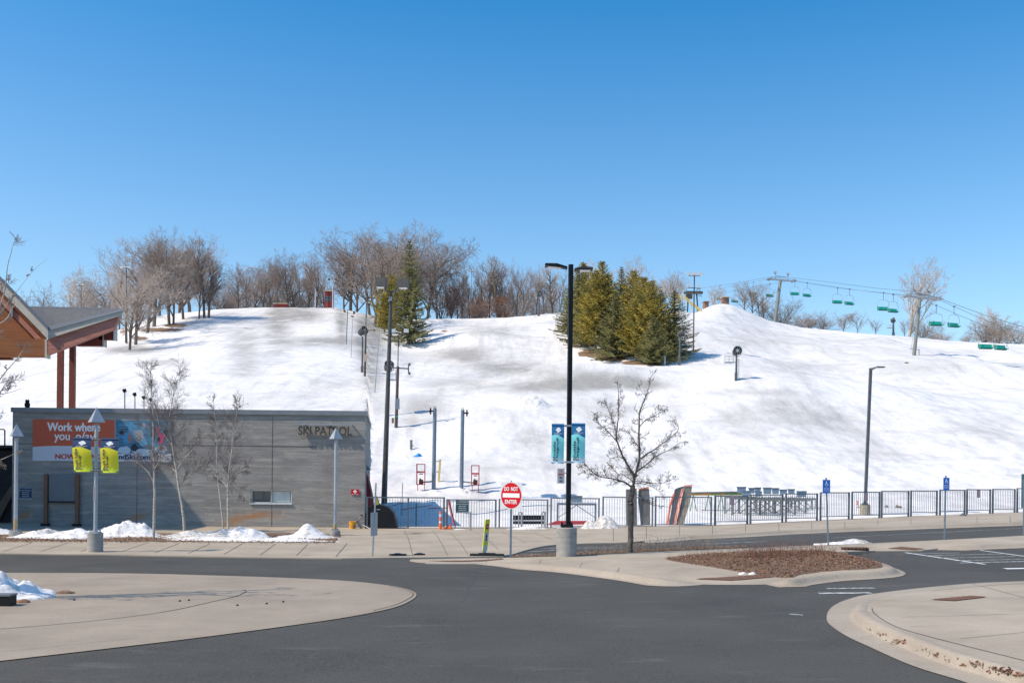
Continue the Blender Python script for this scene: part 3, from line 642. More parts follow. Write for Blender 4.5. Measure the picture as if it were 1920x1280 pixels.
heap('snow_pile', 'thin melting snow patch beside the toppled orange cone', 'snow pile', c.x, c.y - .1, .7, .3, .10, M['pile'], 14, zg(c.x))
c = gp(1582, 1018, .1)
heap('snow_pile', 'flat snow patch at the foot of the nearer blue parking sign', 'snow pile', c.x, c.y + .3, .95, .7, .09, M['pile'], 15, zg(c.x))
c = gp(1612, 1016, .1)
heap('snow_pile', 'dark gritty snow heap right of the nearer blue parking sign', 'snow pile', c.x + .1, c.y + .7, .75, .6, .10, M['dirtysnow'], 16, zg(c.x), None, .7)
c = gp(-20, 1119)
heap('snow_pile', 'lumpy blue white snow heap on the roundabout island at the left edge', 'snow pile', c.x, c.y, 1.48, 1.35, .46, M['pile'], 17, 0.0, [(-.2, .1, 1, 1), (.45, .1, .55, 3), (.75, -.1, .38, 6), (.25, -.3, .4, 2)], .75, fr=3.0, res=80)
c = gp(122, 1113)
heap('debris_clump', 'small brown clump of grit beside the snow heap on the island', 'debris', c.x, c.y, .20, .12, .03, M['mulch'], 18, 0.0, None, .8, fr=8, res=24)
c = gp(42, 1130)
heap('debris_clump', 'rusty brown clump of grit in front of the snow heap on the island', 'debris', c.x, c.y, .16, .12, .03, M['chipa'], 19, 0.0, None, .8, fr=8, res=20)

# ------------------------------------------------------------------ ski patrol building
WY = 44.2; WX0 = P(24, 765, WY).x; WX1 = P(684.5, 880, WY).x; WT = 5.02
def W(u, v, dy=0.0):                                   # a point on the wall face (dy in front of it)
    q = P(u, v, WY); return Vector((q.x, WY - dy, q.z))
bl = thing('concrete_building', 'low board formed grey concrete building with SKI PATROL letters over its right end', 'building', (WX0, WY, 0))
o0 = bl.location
SX1, SY1 = WX1 - 1.38, WY + 11.4
win = [W(470, 917.5), W(547, 917.5), W(470, 943), W(547, 943)]
wx0, wx1, wz1, wz0 = win[0].x, win[1].x, win[0].z, win[2].z
b = MB(); xs = sorted(set(list(np.linspace(WX0, WX1, 150)) + [wx0, wx1])); zs = sorted(set(list(np.linspace(-0.2, WT, 44)) + [wz0, wz1]))
vs = [(x - o0.x, 0, z) for z in zs for x in xs]; nx = len(xs)
fs = [(j * nx + i, j * nx + i + 1, (j + 1) * nx + i + 1, (j + 1) * nx + i) for j in range(len(zs) - 1) for i in range(nx - 1)
      if not (wx0 - 1e-6 <= xs[i] and xs[i + 1] <= wx1 + 1e-6 and wz0 - 1e-6 <= zs[j] and zs[j + 1] <= wz1 + 1e-6)]
b.add(vs, fs)
wl, wr, wzb, wzt = wx0 - o0.x, wx1 - o0.x, wz0, wz1   # window reveal
b.add([(wl, 0, wzb), (wl, .3, wzb), (wl, .3, wzt), (wl, 0, wzt)], [(0, 1, 2, 3)]); b.add([(wr, 0, wzb), (wr, .3, wzb), (wr, .3, wzt), (wr, 0, wzt)], [(3, 2, 1, 0)])
b.add([(wl, 0, wzt), (wr, 0, wzt), (wr, .3, wzt), (wl, .3, wzt)], [(0, 1, 2, 3)]); b.add([(wl, 0, wzb), (wr, 0, wzb), (wr, .3, wzb), (wl, .3, wzb)], [(3, 2, 1, 0)])
e = Vector((SX1 - o0.x, SY1 - WY, 0)); f = Vector((WX1 - o0.x, 0, 0))
b.add([f + Vector((0, 0, -.2)), e + Vector((0, 0, -.2)), e + Vector((0, 0, WT)), f + Vector((0, 0, WT))], [(0, 1, 2, 3)])
b.add([(0, 0, -.2), (0, 11.4, -.2), (0, 11.4, WT), (0, 0, WT)], [(3, 2, 1, 0)]); b.add([(0, 11.4, -.2), (e.x, 11.4, -.2), (e.x, 11.4, WT), (0, 11.4, WT)], [(0, 1, 2, 3)])
wall = b.build('wall', M['wall'], bl)
def rustf(x, z):
    p = pix((x + o0.x) / WY, z, WY); r = 0
    for cu, cv, ru, rv, k, tilt in [(440, 975, 22, 9, 1.0, -.28), (475, 967, 40, 6, .6, -.12), (258, 969, 20, 5, .9, -.2), (46, 966, 13, 6, .6, -.3), (615, 905, 3, 50, .15, 0), (508, 968, 30, 5, .3, 0)]:
        du, dv = p[0] - cu, p[1] - cv - tilt * (p[0] - cu); q = (du / ru) ** 2 + (dv / rv) ** 2
        r = max(r, min(1, 1.7 * k) * math.exp(-q))
    return r
at = wall.data.attributes.new('rust', 'FLOAT', 'POINT'); at.data.foreach_set('value', [rustf(v.co.x, v.co.z) if v.co.y < .01 else 0 for v in wall.data.vertices])
b = MB()                                                # coping
th = .20
b.box((f.x / 2 - .0, .10, WT + .06), (f.x + .10, .36, th)); b.plate([f + Vector((-.28, .281, WT - .035)), f + Vector((.05, .281, WT - .035)), e + Vector((.05, 0, WT - .035)), e + Vector((-.28, 0, WT - .035))], (0, 0, th - .004))
b.box((.1, 5.8, WT + .062), (.3, 11.0, th)); b.build('parapet_cap', M['cap'], bl)
b = MB(); b.add([(.1, .2, WT - .04), (f.x, .2, WT - .04), (e.x, 11.3, WT - .04), (.1, 11.3, WT - .04)], [(0, 1, 2, 3)]); b.build('roof', M['cap'], bl)
b = MB()                                                # thin form joints
for u in (510, 257): q = W(u, 900, .004); b.box((q.x - o0.x, -.003, WT / 2), (.018, .012, WT - .25))
q = W(400, 836); 
for x0_, x1_ in ((0.05, W(310, 836).x - o0.x), (W(340, 836).x - o0.x, W(594, 836).x - o0.x)): b.box(((x0_ + x1_) / 2, -.003, q.z + .02), (x1_ - x0_, .012, .03))
b.build('form_joint', M['joint'], bl)
wn_ = tag(MB().box(((wl + wr) / 2, .2, (wzb + wzt) / 2), (wr - wl, .02, wzt - wzb)).build('window', M['glass'], bl))
b = MB(); t = .05
b.box(((wl + wr) / 2, .12, wzb + t / 2), (wr - wl, .10, t)); b.box(((wl + wr) / 2, .12, wzt - t / 2), (wr - wl, .10, t)); b.box((wl + t / 2, .12, (wzb + wzt) / 2), (t, .10, wzt - wzb - 2 * t)); b.box((wr - t / 2, .12, (wzb + wzt) / 2), (t, .10, wzt - wzb - 2 * t))
b.box(((wl + wr) / 2, .12, (wzb + wzt) / 2), (.04, .08, wzt - wzb - 2 * t)); b.box(((wl + wr) / 2, -.02, wzb - .02), (wr - wl + .06, .08, .035)); b.build('frame', M['silver'], wn_)
b = MB(); cxw = wr - .52; b.box((cxw, .16, (wzb + wzt) / 2), (.85, .015, wzt - wzb - .14)); b.build('blind', mat('pale blind', (.62, .66, .62), .8, 0, (.45, .5, .48), 4), wn_)
# letters hung from a light bar
sg = P(558, 798, WY); z0 = W(600, 815.5).z; z1 = W(600, 798).z; off = .15
b = MB(); xl, xr = W(557, 797).x - o0.x, W(663, 797).x - o0.x; zb = W(600, 796).z
b.box(((xl + xr) / 2, -.20, zb), (xr - xl, .10, .06))
for x in (xl + .35, (xl + xr) / 2 + .2, xr - .06): b.box((x, -.075, zb), (.05, .15, .05))
sl = b.build('sign_bar', M['galv'], bl)
text('SKI PATROL', bl, 'letters', W(561, 815.5, off) - o0, (1, 0, 0), (0, 0, 1), W(661, 800).x - W(561, 800).x, (z1 - z0) * .93, mat('bronze letters', (.045, .042, .04), .6), .05, .012)
q = W(600, 786); b = MB(); b.box(((W(596, 780).x + W(684, 780).x) / 2 - o0.x, -.001, W(640, 856).z), (.01, .01, .01))
# wedge shaped wall lamp on the side wall
q = P(690, 872, 47.0); b = MB(); b.add([Vector(p) + q - o0 for p in [(-.18, -.2, .22), (-.18, .2, .22), (.14, -.2, -.22), (.14, .2, -.22), (-.18, -.2, -.22), (-.18, .2, -.22)]], [(0, 2, 4), (1, 5, 3), (0, 1, 3, 2), (2, 3, 5, 4), (0, 4, 5, 1)]); b.build('wall_lamp', M['bluepost'], bl)

# timber notice frame on the wall
q = W(117, 985); nf = thing('notice_board', 'two brown timber posts holding a blank grey board against the concrete wall', 'notice board', (q.x, WY - .14, 0.04)); o = nf.location
for u in (89, 147.5):
    x = W(u, 930).x - o.x; b = MB(); b.box((x, 0, W(u, 889).z / 2 - .02), (.15, .12, W(u, 889).z)); b.build('post', M['brownpost'], nf)
    b = MB(); b.box((x, -.05, .06), (.32, .22, .1)); b.build('foot', M['black'], nf)
b = MB(); x0, x1 = W(93.5, 915).x - o.x, W(142.5, 915).x - o.x; z0, z1 = W(117, 939).z - .04, W(117, 889).z - .04
b.box(((x0 + x1) / 2 + .02, .02, (z0 + z1) / 2), (x1 - x0 - .02, .04, z1 - z0)); b.build('board', M['panelgrey'], nf)
b = MB(); b.box(((x0 + x1) / 2 + .02, -.02, z0 - .03), (x1 - x0 - .02, .10, .055)); b.build('ledge', M['black'], nf)

def wallsign(name, label, cat, u0, v0, u1, v1, face, dy=.03, d=None, th=.012):
    q = W((u0 + u1) / 2, (v0 + v1) / 2, dy) if d is None else P((u0 + u1) / 2, (v0 + v1) / 2, d)
    t = thing(name, label, cat, q); s = F / q.y; w, h = (u1 - u0) / s, (v1 - v0) / s
    MB().box((0, 0, 0), (w, th, h)).build('panel', face, t); return t, w, h
t, w, h = wallsign('first_aid_sign', 'small red sign with a white cross at the right end of the concrete wall', 'sign', 658.5, 917, 673.5, 927.5, M['red'])
MB().box((0, -.010, h * .12), (.055, .006, h * .62)).box((0, -.0135, h * .12), (h * .62, .006, .055)).build('cross', M['print'], t)
text('SKI PATROL', t, 'lettering', (-w * .42, -.0075, -h * .44), (1, 0, 0), (0, 0, 1), w * .84, h * .14, M['print'], .002)
LT = ['Lift Ticket Required', 'for All Hill Users:', 'Season Pass', 'Punch Pass', 'Session Pass', 'No Lift Tickets Daily']
def liftsign(t, w, h, y=-.0075):
    MB().box((0, y - .001, h / 2 - .012), (w, .004, .014)).box((0, y - .001, -h / 2 + .012), (w, .004, .014)).box((-w / 2 + .01, y - .001, 0), (.012, .004, h - .05)).box((w / 2 - .01, y - .001, 0), (.012, .004, h - .05)).build('border', M['print'], t)
    for i, s in enumerate(LT):
        ww = w * (.84 if len(s) > 15 else .55); text(s, t, 'lettering', (-ww / 2, y, h * (.36 - i * .155) - h * .04), (1, 0, 0), (0, 0, 1), ww, h * .085, M['print'], .002)
t, w, h = wallsign('ticket_notice', 'dark navy lift ticket notice on the shaded left end of the concrete wall', 'sign', 36, 911.5, 61.5, 936, M['navyink']); liftsign(t, w, h)

# long advertising banner
t, w, h = wallsign('wall_banner', 'long orange, white and photo print vinyl banner high on the concrete wall', 'banner', 62, 787, 322, 864.5, M['bannerwhite'], .03)
bo = t.location
def B(u, v, dy): q = W(u, v, 0); return Vector((q.x - bo.x, -dy, q.z - bo.z))
# level banner: undo the picture's tilt by building in banner axes
bw, bh = w, h
def BB(fx, fz, dy): return Vector(((fx - .5) * bw, -dy, (.5 - fz) * bh))
def patch(name, pts, mt, dy, th=.002): return MB().plate([BB(x, z, dy) for x, z in pts], (0, -th, 0)).build(name, mt, t)
wave = [(.592, .655), (.50, .655), (.42, .65), (.34, .642), (.26, .635), (.18, .635), (.1, .645), (.0, .665)]
patch('orange_field', [(0, 0), (.592, 0)] + wave, M['bannerorange'], .0075)
cols = {k: mat('banner print ' + k, c, .6) for k, c in dict(sea=(.03, .13, .22), sky=(.10, .36, .58), ice=(.42, .55, .66), dark=(.02, .022, .03), pink=(.50, .05, .16), blue=(.05, .28, .52), grey=(.28, .31, .35), skin=(.35, .17, .11)).items()}
cols['sea'] = mat('banner print water', (.02, .055, .10), .6, 0, (.09, .30, .46), 3.0, 5, (.5, 1, 6))
patch('photo_field', [(.595, .0), (1, .0), (1, .80), (.86, .79), (.72, .80), (.595, .82)], cols['sea'], .0075)
rngb = random.Random(5)
def blob(cx, cz, rx, rz, k, dy, n=11):
    return patch('photo_shape', [(cx + rx * math.cos(i * 2 * math.pi / n) * rngb.uniform(.65, 1.1), cz + rz * math.sin(i * 2 * math.pi / n) * rngb.uniform(.65, 1.1)) for i in range(n)], cols[k], dy)
for a in [(.66, .72, .05, .10, 'ice', .010), (.80, .76, .10, .07, 'ice', .0105), (.93, .70, .06, .1, 'ice', .011), (.72, .25, .045, .20, 'blue', .0125), (.68, .45, .035, .14, 'blue', .013), (.765, .38, .05, .16, 'grey', .0132), (.70, .44, .016, .12, 'skin', .015), (.80, .14, .017, .09, 'grey', .015), (.735, .66, .028, .10, 'dark', .0155), (.80, .55, .04, .1, 'sky', .0145), (.905, .25, .014, .11, 'pink', .0145), (.925, .45, .028, .16, 'pink', .014), (.908, .45, .014, .08, 'dark', .0165), (.955, .33, .02, .16, 'dark', .0135), (.87, .30, .02, .2, 'dark', .013), (.64, .30, .02, .06, 'dark', .0128), (.925, .66, .02, .08, 'skin', .0165)]: blob(*a)
def btext(s, fx0, fx1, fz0, fz1, mt, sh=0.0, bold=.02): text(s, t, 'lettering', BB(fx0, fz1, .0112 - .002), (1, 0, 0), (0, 0, 1), (fx1 - fx0) * bw, (fz1 - fz0) * bh, mt, .002, bold, 1.0, sh)
btext('Work where', .105, .485, .075, .28, M['print'], 0, .035)
btext('you', .155, .268, .36, .56, M['print'], 0, .035)
btext('play', .295, .455, .29, .58, M['print'], .35, .01)
btext('NOW HIRING', .165, .50, .83, .955, M['bannertext'], 0, .04)
btext('HylandSki.com', .525, .845, .82, .985, M['navyink'], 0, .02)

# ------------------------------------------------------------------ lodge with timber canopy, with an added unseen shade block to its left
A = P(89, 632, 50)
ld = thing('timber_lodge', 'timber lodge canopy with grey shingle roof and red glulam beams behind the concrete building', 'building', (-24.8, 50, 0)); q0 = ld.location
def LP(u, v, d): return P(u, v, d) - q0
def band(name, line_top, line_bot, th, mt):              # strip between two polylines, th thick backwards
    b = MB()
    for i in range(len(line_top) - 1): b.plate([line_top[i], line_top[i + 1], line_bot[i + 1], line_bot[i]], th)
    return b.build(name, mt, ld)
K = 50.0
b = MB()                                                 # shingle plane
b.plate([LP(92, 612.5, K - .02), LP(231, 579, K - .02), LP(200, 577, K + 7), LP(51, 574, K + 7)], (0, .05, -.14)); b.build('roof', M['shingle'], ld)
band('roof_edge', [LP(90, 611.5, K - .1), LP(232, 578.5, K - .1)], [LP(90, 620, K - .1), LP(231.5, 582, K - .1)], (0, .08, 0), mat('light roof edge metal', (.36, .38, .41), .45, .2))
band('fascia', [LP(90, 620, K - .05), LP(231.5, 582, K - .05)], [LP(90, 635, K - .05), LP(227, 591, K - .05)], (0, .08, 0), M['fascia'])
band('beam', [LP(90, 634, K + .06), LP(224, 590.5, K + .06)], [LP(90, 665, K + .06), LP(214, 617, K + .06)], (0, .25, 0), M['redbeam'])
# gable slope rising towards the upper left
band('roof_edge', [LP(-130, 384, K - .2), LP(90, 612, K - .2)], [LP(-130, 392, K - .2), LP(90, 619, K - .2)], (0, .10, 0), mat('grey drip edge', (.22, .25, .28), .45, .3))
band('fascia', [LP(-130, 392, K - .16), LP(90, 619, K - .16)], [LP(-130, 410, K - .16), LP(90, 635, K - .16)], (0, .10, 0), M['fascia'])
b = MB(); b.plate([LP(-130, 392, K - .02), LP(90, 618, K - .02), LP(51, 574, K + 7), LP(-110, 400, K + 7)], (.04, .03, -.1)); b.build('roof', M['shingle'], ld)
band('soffit', [LP(-130, 410, K + .02), LP(88, 634, K + .02)], [LP(-130, 428, K + .5), LP(80, 640, K + .5)], (0, .03, -.02), M['wood'])
b = MB(); b.plate([LP(-130, 420, K + .9), LP(81, 637, K + .9), LP(81, 669, K + .9), LP(-130, 669, K + .9)], (0, .12, 0)); b.build('gable_boards', M['wood'], ld)
band('rafter', [LP(-130, 416, K + .3), LP(80, 637, K + .3)], [LP(-130, 432, K + .3), LP(76, 645, K + .3)], (0, .35, 0), M['redbeam'])
b = MB(); b.plate([LP(-130, 634, K + .15), LP(84, 635, K + .15), LP(84, 669.5, K + .15), LP(-130, 668, K + .15)], (0, .30, 0)); b.build('beam', M['wood'], ld)
b = MB(); b.plate([LP(84, 636, K + .1), LP(88, 636, K + .1), LP(88, 671, K + .1), LP(84, 671, K + .1)], (0, .4, 0)); b.build('end_plate', M['fascia'], ld)
b = MB(); b.plate([LP(-130, 668, K + .5), LP(20, 669, K + .5), LP(20, 674, K + .5), LP(-130, 674, K + .5)], (0, .3, 0)); b.build('beam', M['wood'], ld)
b = MB(); b.plate([LP(20, 566, K + .2), LP(24, 570, K + .2), LP(24, 594, K + .2), LP(20, 592, K + .2)], (0, .1, 0)); b.build('hanger', M['galv'], ld)
for (ua, va, ub, vb) in [((140), 648, 192, 629), (185, 638, 212, 621)]:
    b = MB(); b.plate([LP(ua, va - 6, K + 1.2), LP(ub, vb - 8, K + 1.2), LP(ub, 648.5 if ub < 200 else 637, K + 1.2), LP(ua, 648 if ub < 200 else 636.5, K + 1.2)], (0, .4, 0)); b.build('beam', M['column'], ld)
    b = MB(); b.plate([LP(ub, vb - 9, K + 1.15), LP(ub + 2, vb - 9, K + 1.15), LP(ub + 2, 649.5 if ub < 200 else 637.5, K + 1.15), LP(ub, 649.5 if ub < 200 else 637.5, K + 1.15)], (0, .45, 0)); b.build('end_plate', M['fascia'], ld)
for u, dd in ((114, 57.0), (136.5, 57.6)):
    a = P(u, 646, dd) - q0; b = MB(); b.box((a.x, dd - 50, a.z / 2 + .2), (.31, .22, a.z)); b.build('column', M['column'], ld)
# unseen block, added and sized to throw slanting shade on the concrete wall
b = MB(); b.box((-8.0, -9.1, 6.8), (15.4, 6.4, 13.6)); b.build('wall', M['brownpost'], ld)
b = MB(); b.plate([(-15.9, -12.5, 13.62), (.32, -12.5, 13.62), (.32, -5.9, 13.62), (-15.9, -5.9, 13.62)], (0, 0, .22)); b.build('roof', M['shingle'], ld)

# dark slatted stair left of the concrete building
a = P(0, 985, 46.2); st = thing('outdoor_stair', 'dark slatted stair and deck in shade at the left end of the concrete building', 'stair', (a.x - 1.2, 46.2, 0)); q = st.location
x1 = WX0 - .05 - q.x; zt = P(10, 838, 46.2).z; b = MB()
for i in range(26): b.box((x1 / 2 - .8, .3, .1 + i * (zt - .2) / 26), (x1 + 1.6, .04, (zt - .2) / 26 * .72))
b.build('slats', M['stairdark'], st); MB().box((x1 / 2 - .8, .9, zt / 2), (x1 + 1.6, .05, zt)).build('back_boards', M['stairdark'], st)  # backing added so the gaps between the slats read dark
MB().box((x1 / 2 - .8, .6, zt + .03), (x1 + 1.6, 1.2, .12)).build('deck', M['stairdark'], st)
MB().plate([L(st, -30, 985, -.1), L(st, -8, 985, -.1), L(st, 24, 925, -.1), L(st, 24, 905, -.1)], (0, .08, 0)).build('stringer', M['timber'], st)
b = MB(); b.tube(L(st, 9, 839, .3), L(st, 9, 806, .3), .035); b.tube(L(st, -40, 804.5, .3), L(st, 7, 804.5, .3), .03); b.tube(L(st, 7, 804.5, .3), L(st, 9, 807, .3), .03); b.tube(L(st, -30, 839, .3), L(st, -30, 805, .3), .03); b.build('handrail', M['dkgrey'], st)

# owl decoy on the parapet
q = W(46, 763, -.25); q.z = WT + .16; ow = thing('owl_decoy', 'small dark owl decoy perched on the parapet of the concrete building', 'decoy', q)
MB().lathe((0, 0, 0), [(.07, 0), (.11, .06), (.12, .16), (.09, .23), (.07, .25)], 10).build('body', M['black'], ow, True)
MB().lathe((0, 0, .24), [(.06, 0), (.09, .03), (.09, .08), (.05, .12)], 10).tube((-.05, 0, .32), (-.07, 0, .40), .025, .005).tube((.05, 0, .32), (.07, 0, .40), .025, .005).build('head', M['black'], ow)

# four gooseneck lamps behind the roof
for i, (u, vt) in enumerate([(234, 731), (253, 738), (270, 744), (283, 748)]):
    d = 62 + i * 5; g = hx(u, d); t = thing('gooseneck_lamp', ['tallest dark gooseneck lamp rising behind the building roof', 'second gooseneck lamp from the left behind the building roof', 'third gooseneck lamp from the left behind the building roof', 'shortest gooseneck lamp, rightmost of four behind the building roof'][i], 'lamp', g, 'gooseneck lamps behind the concrete building')
    tp = P(u, vt, d) - g; s = d / F
    MB().tube((0, 0, -.2), (tp.x, 0, tp.z), .035).build('pole', M['dkgrey'], t)
    MB().path([(tp.x, 0, tp.z), (tp.x - s * 1.2, 0, tp.z + s * 1.2), (tp.x - s * 3, 0, tp.z + s * .6)], .05).tube((tp.x - s * 1.6, 0, tp.z + s * 1.2), (tp.x + s * .8, 0, tp.z - s * 4), .13, .10, 8).build('head', M['black'], t)

# ------------------------------------------------------------------ steel fence along the snow
def fence_panel(u0, v0, u1, v1, vt, label, gate=False, rail_b=7.0, mids=(), dense=1.0, group='steel fence panels along the snow'):
    o0_, o1_ = o_far(u0), o_far(u1)
    a, c = gp(u0, v0, o0_), gp(u1, v1, o1_); t = thing('gate' if gate else 'fence_panel', label, 'gate' if gate else 'fence', a, group)
    e = c - a; e2 = Vector((e.x, e.y, 0)); n = e2.normalized(); ln = e2.length; ang = math.atan2(e.y, e.x)
    top = P(u0, vt, a.y).z - a.z; m = F / a.y; zb = rail_b / m; lift = (e.z) / 2
    def bx(b, x, z, w, h, d=.05):
        b.box(Vector((n.x * x, n.y * x, z)), (w, d, h), ('Z', ang)); return b
    for nm, x in (('post', .045), ('post', ln - .045)): bx(MB(), x, (top - .12) / 2 + (.0 if x < 1 else 0), .07, top + .12, .07).build(nm, M['fence'], t)
    for x in mids: bx(MB(), ln * x, top / 2 - .05, .07, top - .02, .07).build('post', M['fence'], t)
    bx(MB(), ln / 2, top - .03, ln - .18, .05, .05).build('top_rail', M['fence'], t); bx(MB(), ln / 2, zb, ln - .18, .035, .035).build('bottom_rail', M['fence'], t)
    b = MB(); k = max(6, int(ln / (.118 * dense)))
    for i in range(1, k): x = .09 + (ln - .18) * i / k; b.box(Vector((n.x * x, n.y * x, (top - .062 + zb + .0225) / 2)), (.015, .015, top - .062 - zb - .024), ('Z', ang))
    b.build('pickets', M['fence'], t); return t
G = 'steel fence panels along the snow'
fence_panel(686, 993, 834, 992.8, 930.5, 'long grey picket panel between the concrete building and the channelizer post', mids=(.53,))
fence_panel(836, 992.8, 931, 992.5, 935, 'grey gate panel carrying the dark teal lift ticket notice', True, 4)
fence_panel(934, 992.5, 1028, 992, 934.5, 'grey gate panel behind the do not enter sign', True, 4)
fence_panel(1031, 992, 1124.5, 991, 932, 'grey gate panel behind the black lamp post', True, 7)
fence_panel(1128.5, 991, 1225, 989, 930, 'fence panel behind the bare tree trunk, dark mats leaning on it')
fence_panel(1227, 989, 1335, 985, 929.5, 'fence panel with the two tilted orange edged mats leaning on it', rail_b=6)
us = [(1339, 1402.5, 984.6, 981.8, 928.5, 'panel with a faded purple notice left of the stacked ski racks'), (1405.5, 1468, 981.5, 978.5, 926, 'panel in front of the left half of the stacked ski racks'), (1472, 1533, 978, 975.2, 924, 'panel in front of the right half of the stacked ski racks'), (1537, 1592.5, 975, 972.3, 922, 'panel just right of the nearer blue parking sign'), (1596, 1650, 972, 970, 920.8, 'panel in front of the tall single lamp post'), (1652, 1704, 970, 967.2, 919.5, 'panel with orange netting lying behind it'), (1706.5, 1757.5, 967, 965.2, 918.7, 'bare panel left of the farther blue parking sign'), (1761, 1809.5, 965, 963.1, 917.3, 'panel behind the farther blue parking sign'), (1811.5, 1857.5, 963, 961.6, 916.3, 'panel with a small purple notice near the right edge'), (1860, 1903.5, 961.5, 960.1, 915.8, 'second to last bare fence panel before the right edge'), (1906, 1962, 960, 958, 914.3, 'last fence panel, cut by the right edge')]
for u0, u1, v0, v1, vt, s in us: fence_panel(u0, v0, u1, v1, vt, 'dark grey picket ' + s if 'panel' == s[:5] else s, dense=1.05)
for u0, v0, u1, v1, s in [(1368.5, 928.5, 1377, 946, 'faded purple notice on the fence left of the ski racks'), (1619.5, 924, 1626.5, 938.5, 'faded purple notice on the fence beside the tall single lamp post'), (1832, 918.5, 1837.5, 932.5, 'small purple notice on the fence near the right edge')]:
    g = gp((u0 + u1) / 2, float(np.interp(u0, [a for a, _ in FEN], [c for _, c in FEN])), .13); wallsign('notice_plate', s, 'sign', u0, v0, u1, v1, M['purple'], d=g.y - .08)[0]
g = gp(866, 992.7, .035)
t, w, h = wallsign('ticket_notice', 'dark teal lift ticket notice hung on the gate', 'sign', 854.5, 937.5, 879.5, 961.5, M['signgreen'], d=g.y - .06); liftsign(t, w, h)

# ------------------------------------------------------------------ poles with arrow caps
def arrow_lamp(u, vb, vbt, vpt, vtip, wpole, wcap, wbase, label, yellow=0.0, utop=None, open_under=False):
    g = gp(u, vb, .04); t = thing('arrow_post', label, 'lamp post', g, 'grey posts with pyramid caps'); s = g.y / F
    hb = P(u, vbt, g.y).z - g.z; hp_ = P(u, vpt, g.y).z - g.z; ht = P(u, vtip, g.y).z - g.z; wb = wbase * s / 2
    MB().lathe((0, 0, 0), [(wb, -.05), (wb, hb * .98), (wb * .96, hb)], 28).build('base', M['basecon'], t)
    b = MB(); b.box((0, 0, hb + .015), (wb * 1.2, wb * 1.2, .03)); [b.tube((sx * wb * .45, sy * wb * .45, hb + .03), (sx * wb * .45, sy * wb * .45, hb + .08), .018) for sx in (-1, 1) for sy in (-1, 1)]; b.build('base_plate', M['galv'], t)
    r = wpole * s / 2; zy = hb + yellow * s
    MB().tube((0, 0, hb), (0, 0, hp_), r, r * .95, 12).build('pole', M['palepole'], t)
    if yellow: MB().tube((0, 0, hb + .03), (0, 0, zy), r * 1.05, r * 1.03, 12).build('rust_sleeve', mat('ochre rusted paint', (.46, .30, .10), .8, 0, (.36, .33, .27), 8, 6, (1, 1, .5)), t)
    zc = ht - (wcap * s * .98); wc = wcap * s / 2; b = MB(); R = Matrix.Rotation(math.radians(38), 3, 'Z')
    q = [R @ Vector(p) for p in ((-wc, -wc, 0), (wc, -wc, 0), (wc, wc, 0), (-wc, wc, 0))]; q = [Vector((p.x * .86, p.y * .86, zc)) for p in q]
    b.add(q + [Vector((0, 0, ht))], [(0, 1, 4), (1, 2, 4), (2, 3, 4), (3, 0, 4)])
    q2 = [Vector((p.x * .92, p.y * .92, zc + .012)) for p in q]; b.add(q2 + [Vector((0, 0, ht - .05))], [(1, 0, 4), (2, 1, 4), (3, 2, 4), (0, 3, 4)])
    b.add(q + q2, [(0, 1, 5, 4), (1, 2, 6, 5), (2, 3, 7, 6), (3, 0, 4, 7)]); b.build('cap', M['palepole'], t, 'raw')
    MB().tube((0, 0, hp_), (0, 0, ht - .1), r * .35).box((0, 0, hp_), (r * 2.2, r * 2.2, .03)).build('neck', M['galv'], t)
    return t, s
lp1, s1 = arrow_lamp(178.5, 1033.5, 998, 796, 763, 7.0, 29, 28, 'grey post with pyramid cap carrying two yellow banners on a concrete base')
arrow_lamp(29, 1005.5, 995, 821, 794, 7.2, 24, 23, 'leftmost grey post with pyramid cap and yellow rusted foot', 22)
arrow_lamp(628, 1003.5, 994, 824, 801, 5.8, 22, 20, 'grey post with pyramid cap standing under the ski patrol letters', 12)
b = MB(); z = P(178, 925, lp1.location.y).z - .04; b.box((0, -.075, z), (.09, .012, .42)); b.build('sticker', mat('faded sticker', (.35, .30, .31), .7, 0, (.30, .33, .38), 30), lp1)

# ------------------------------------------------------------------ black double lamp post
g = gp(1062, 1042, .13); bk = thing('double_lamp_post', 'tall black square lamp post with two flat heads on a round concrete base', 'lamp post', g); s = g.y / F; lx = .04
hb = P(1062, 988, g.y).z - g.z; ht = P(1065, 496, g.y).z - g.z
b = MB(); r = 19.2 * s; pr = [(r, -.06)]
for i in range(6): z = hb * (i + 1) / 6; pr += [(r, z - .016), (r * .985, z - .008), (r, z)] if i < 5 else [(r, z - .02), (r - .02, z)]
b.lathe((0, 0, 0), pr, 40).build('base', M['basecon'], bk)
b = MB(); b.box((0, 0, hb + .05), (.34, .34, .07)); [b.tube((sx * .13, sy * .13, hb), (sx * .13, sy * .13, hb + .14), .02) for sx in (-1, 1) for sy in (-1, 1)]; b.build('base_plate', M['black'], bk)
pw = 9.6 * s * .82; MB().box((lx, 0, (hb + ht) / 2), (pw, pw, ht - hb), ('Z', math.radians(12))).build('pole', M['black'], bk)
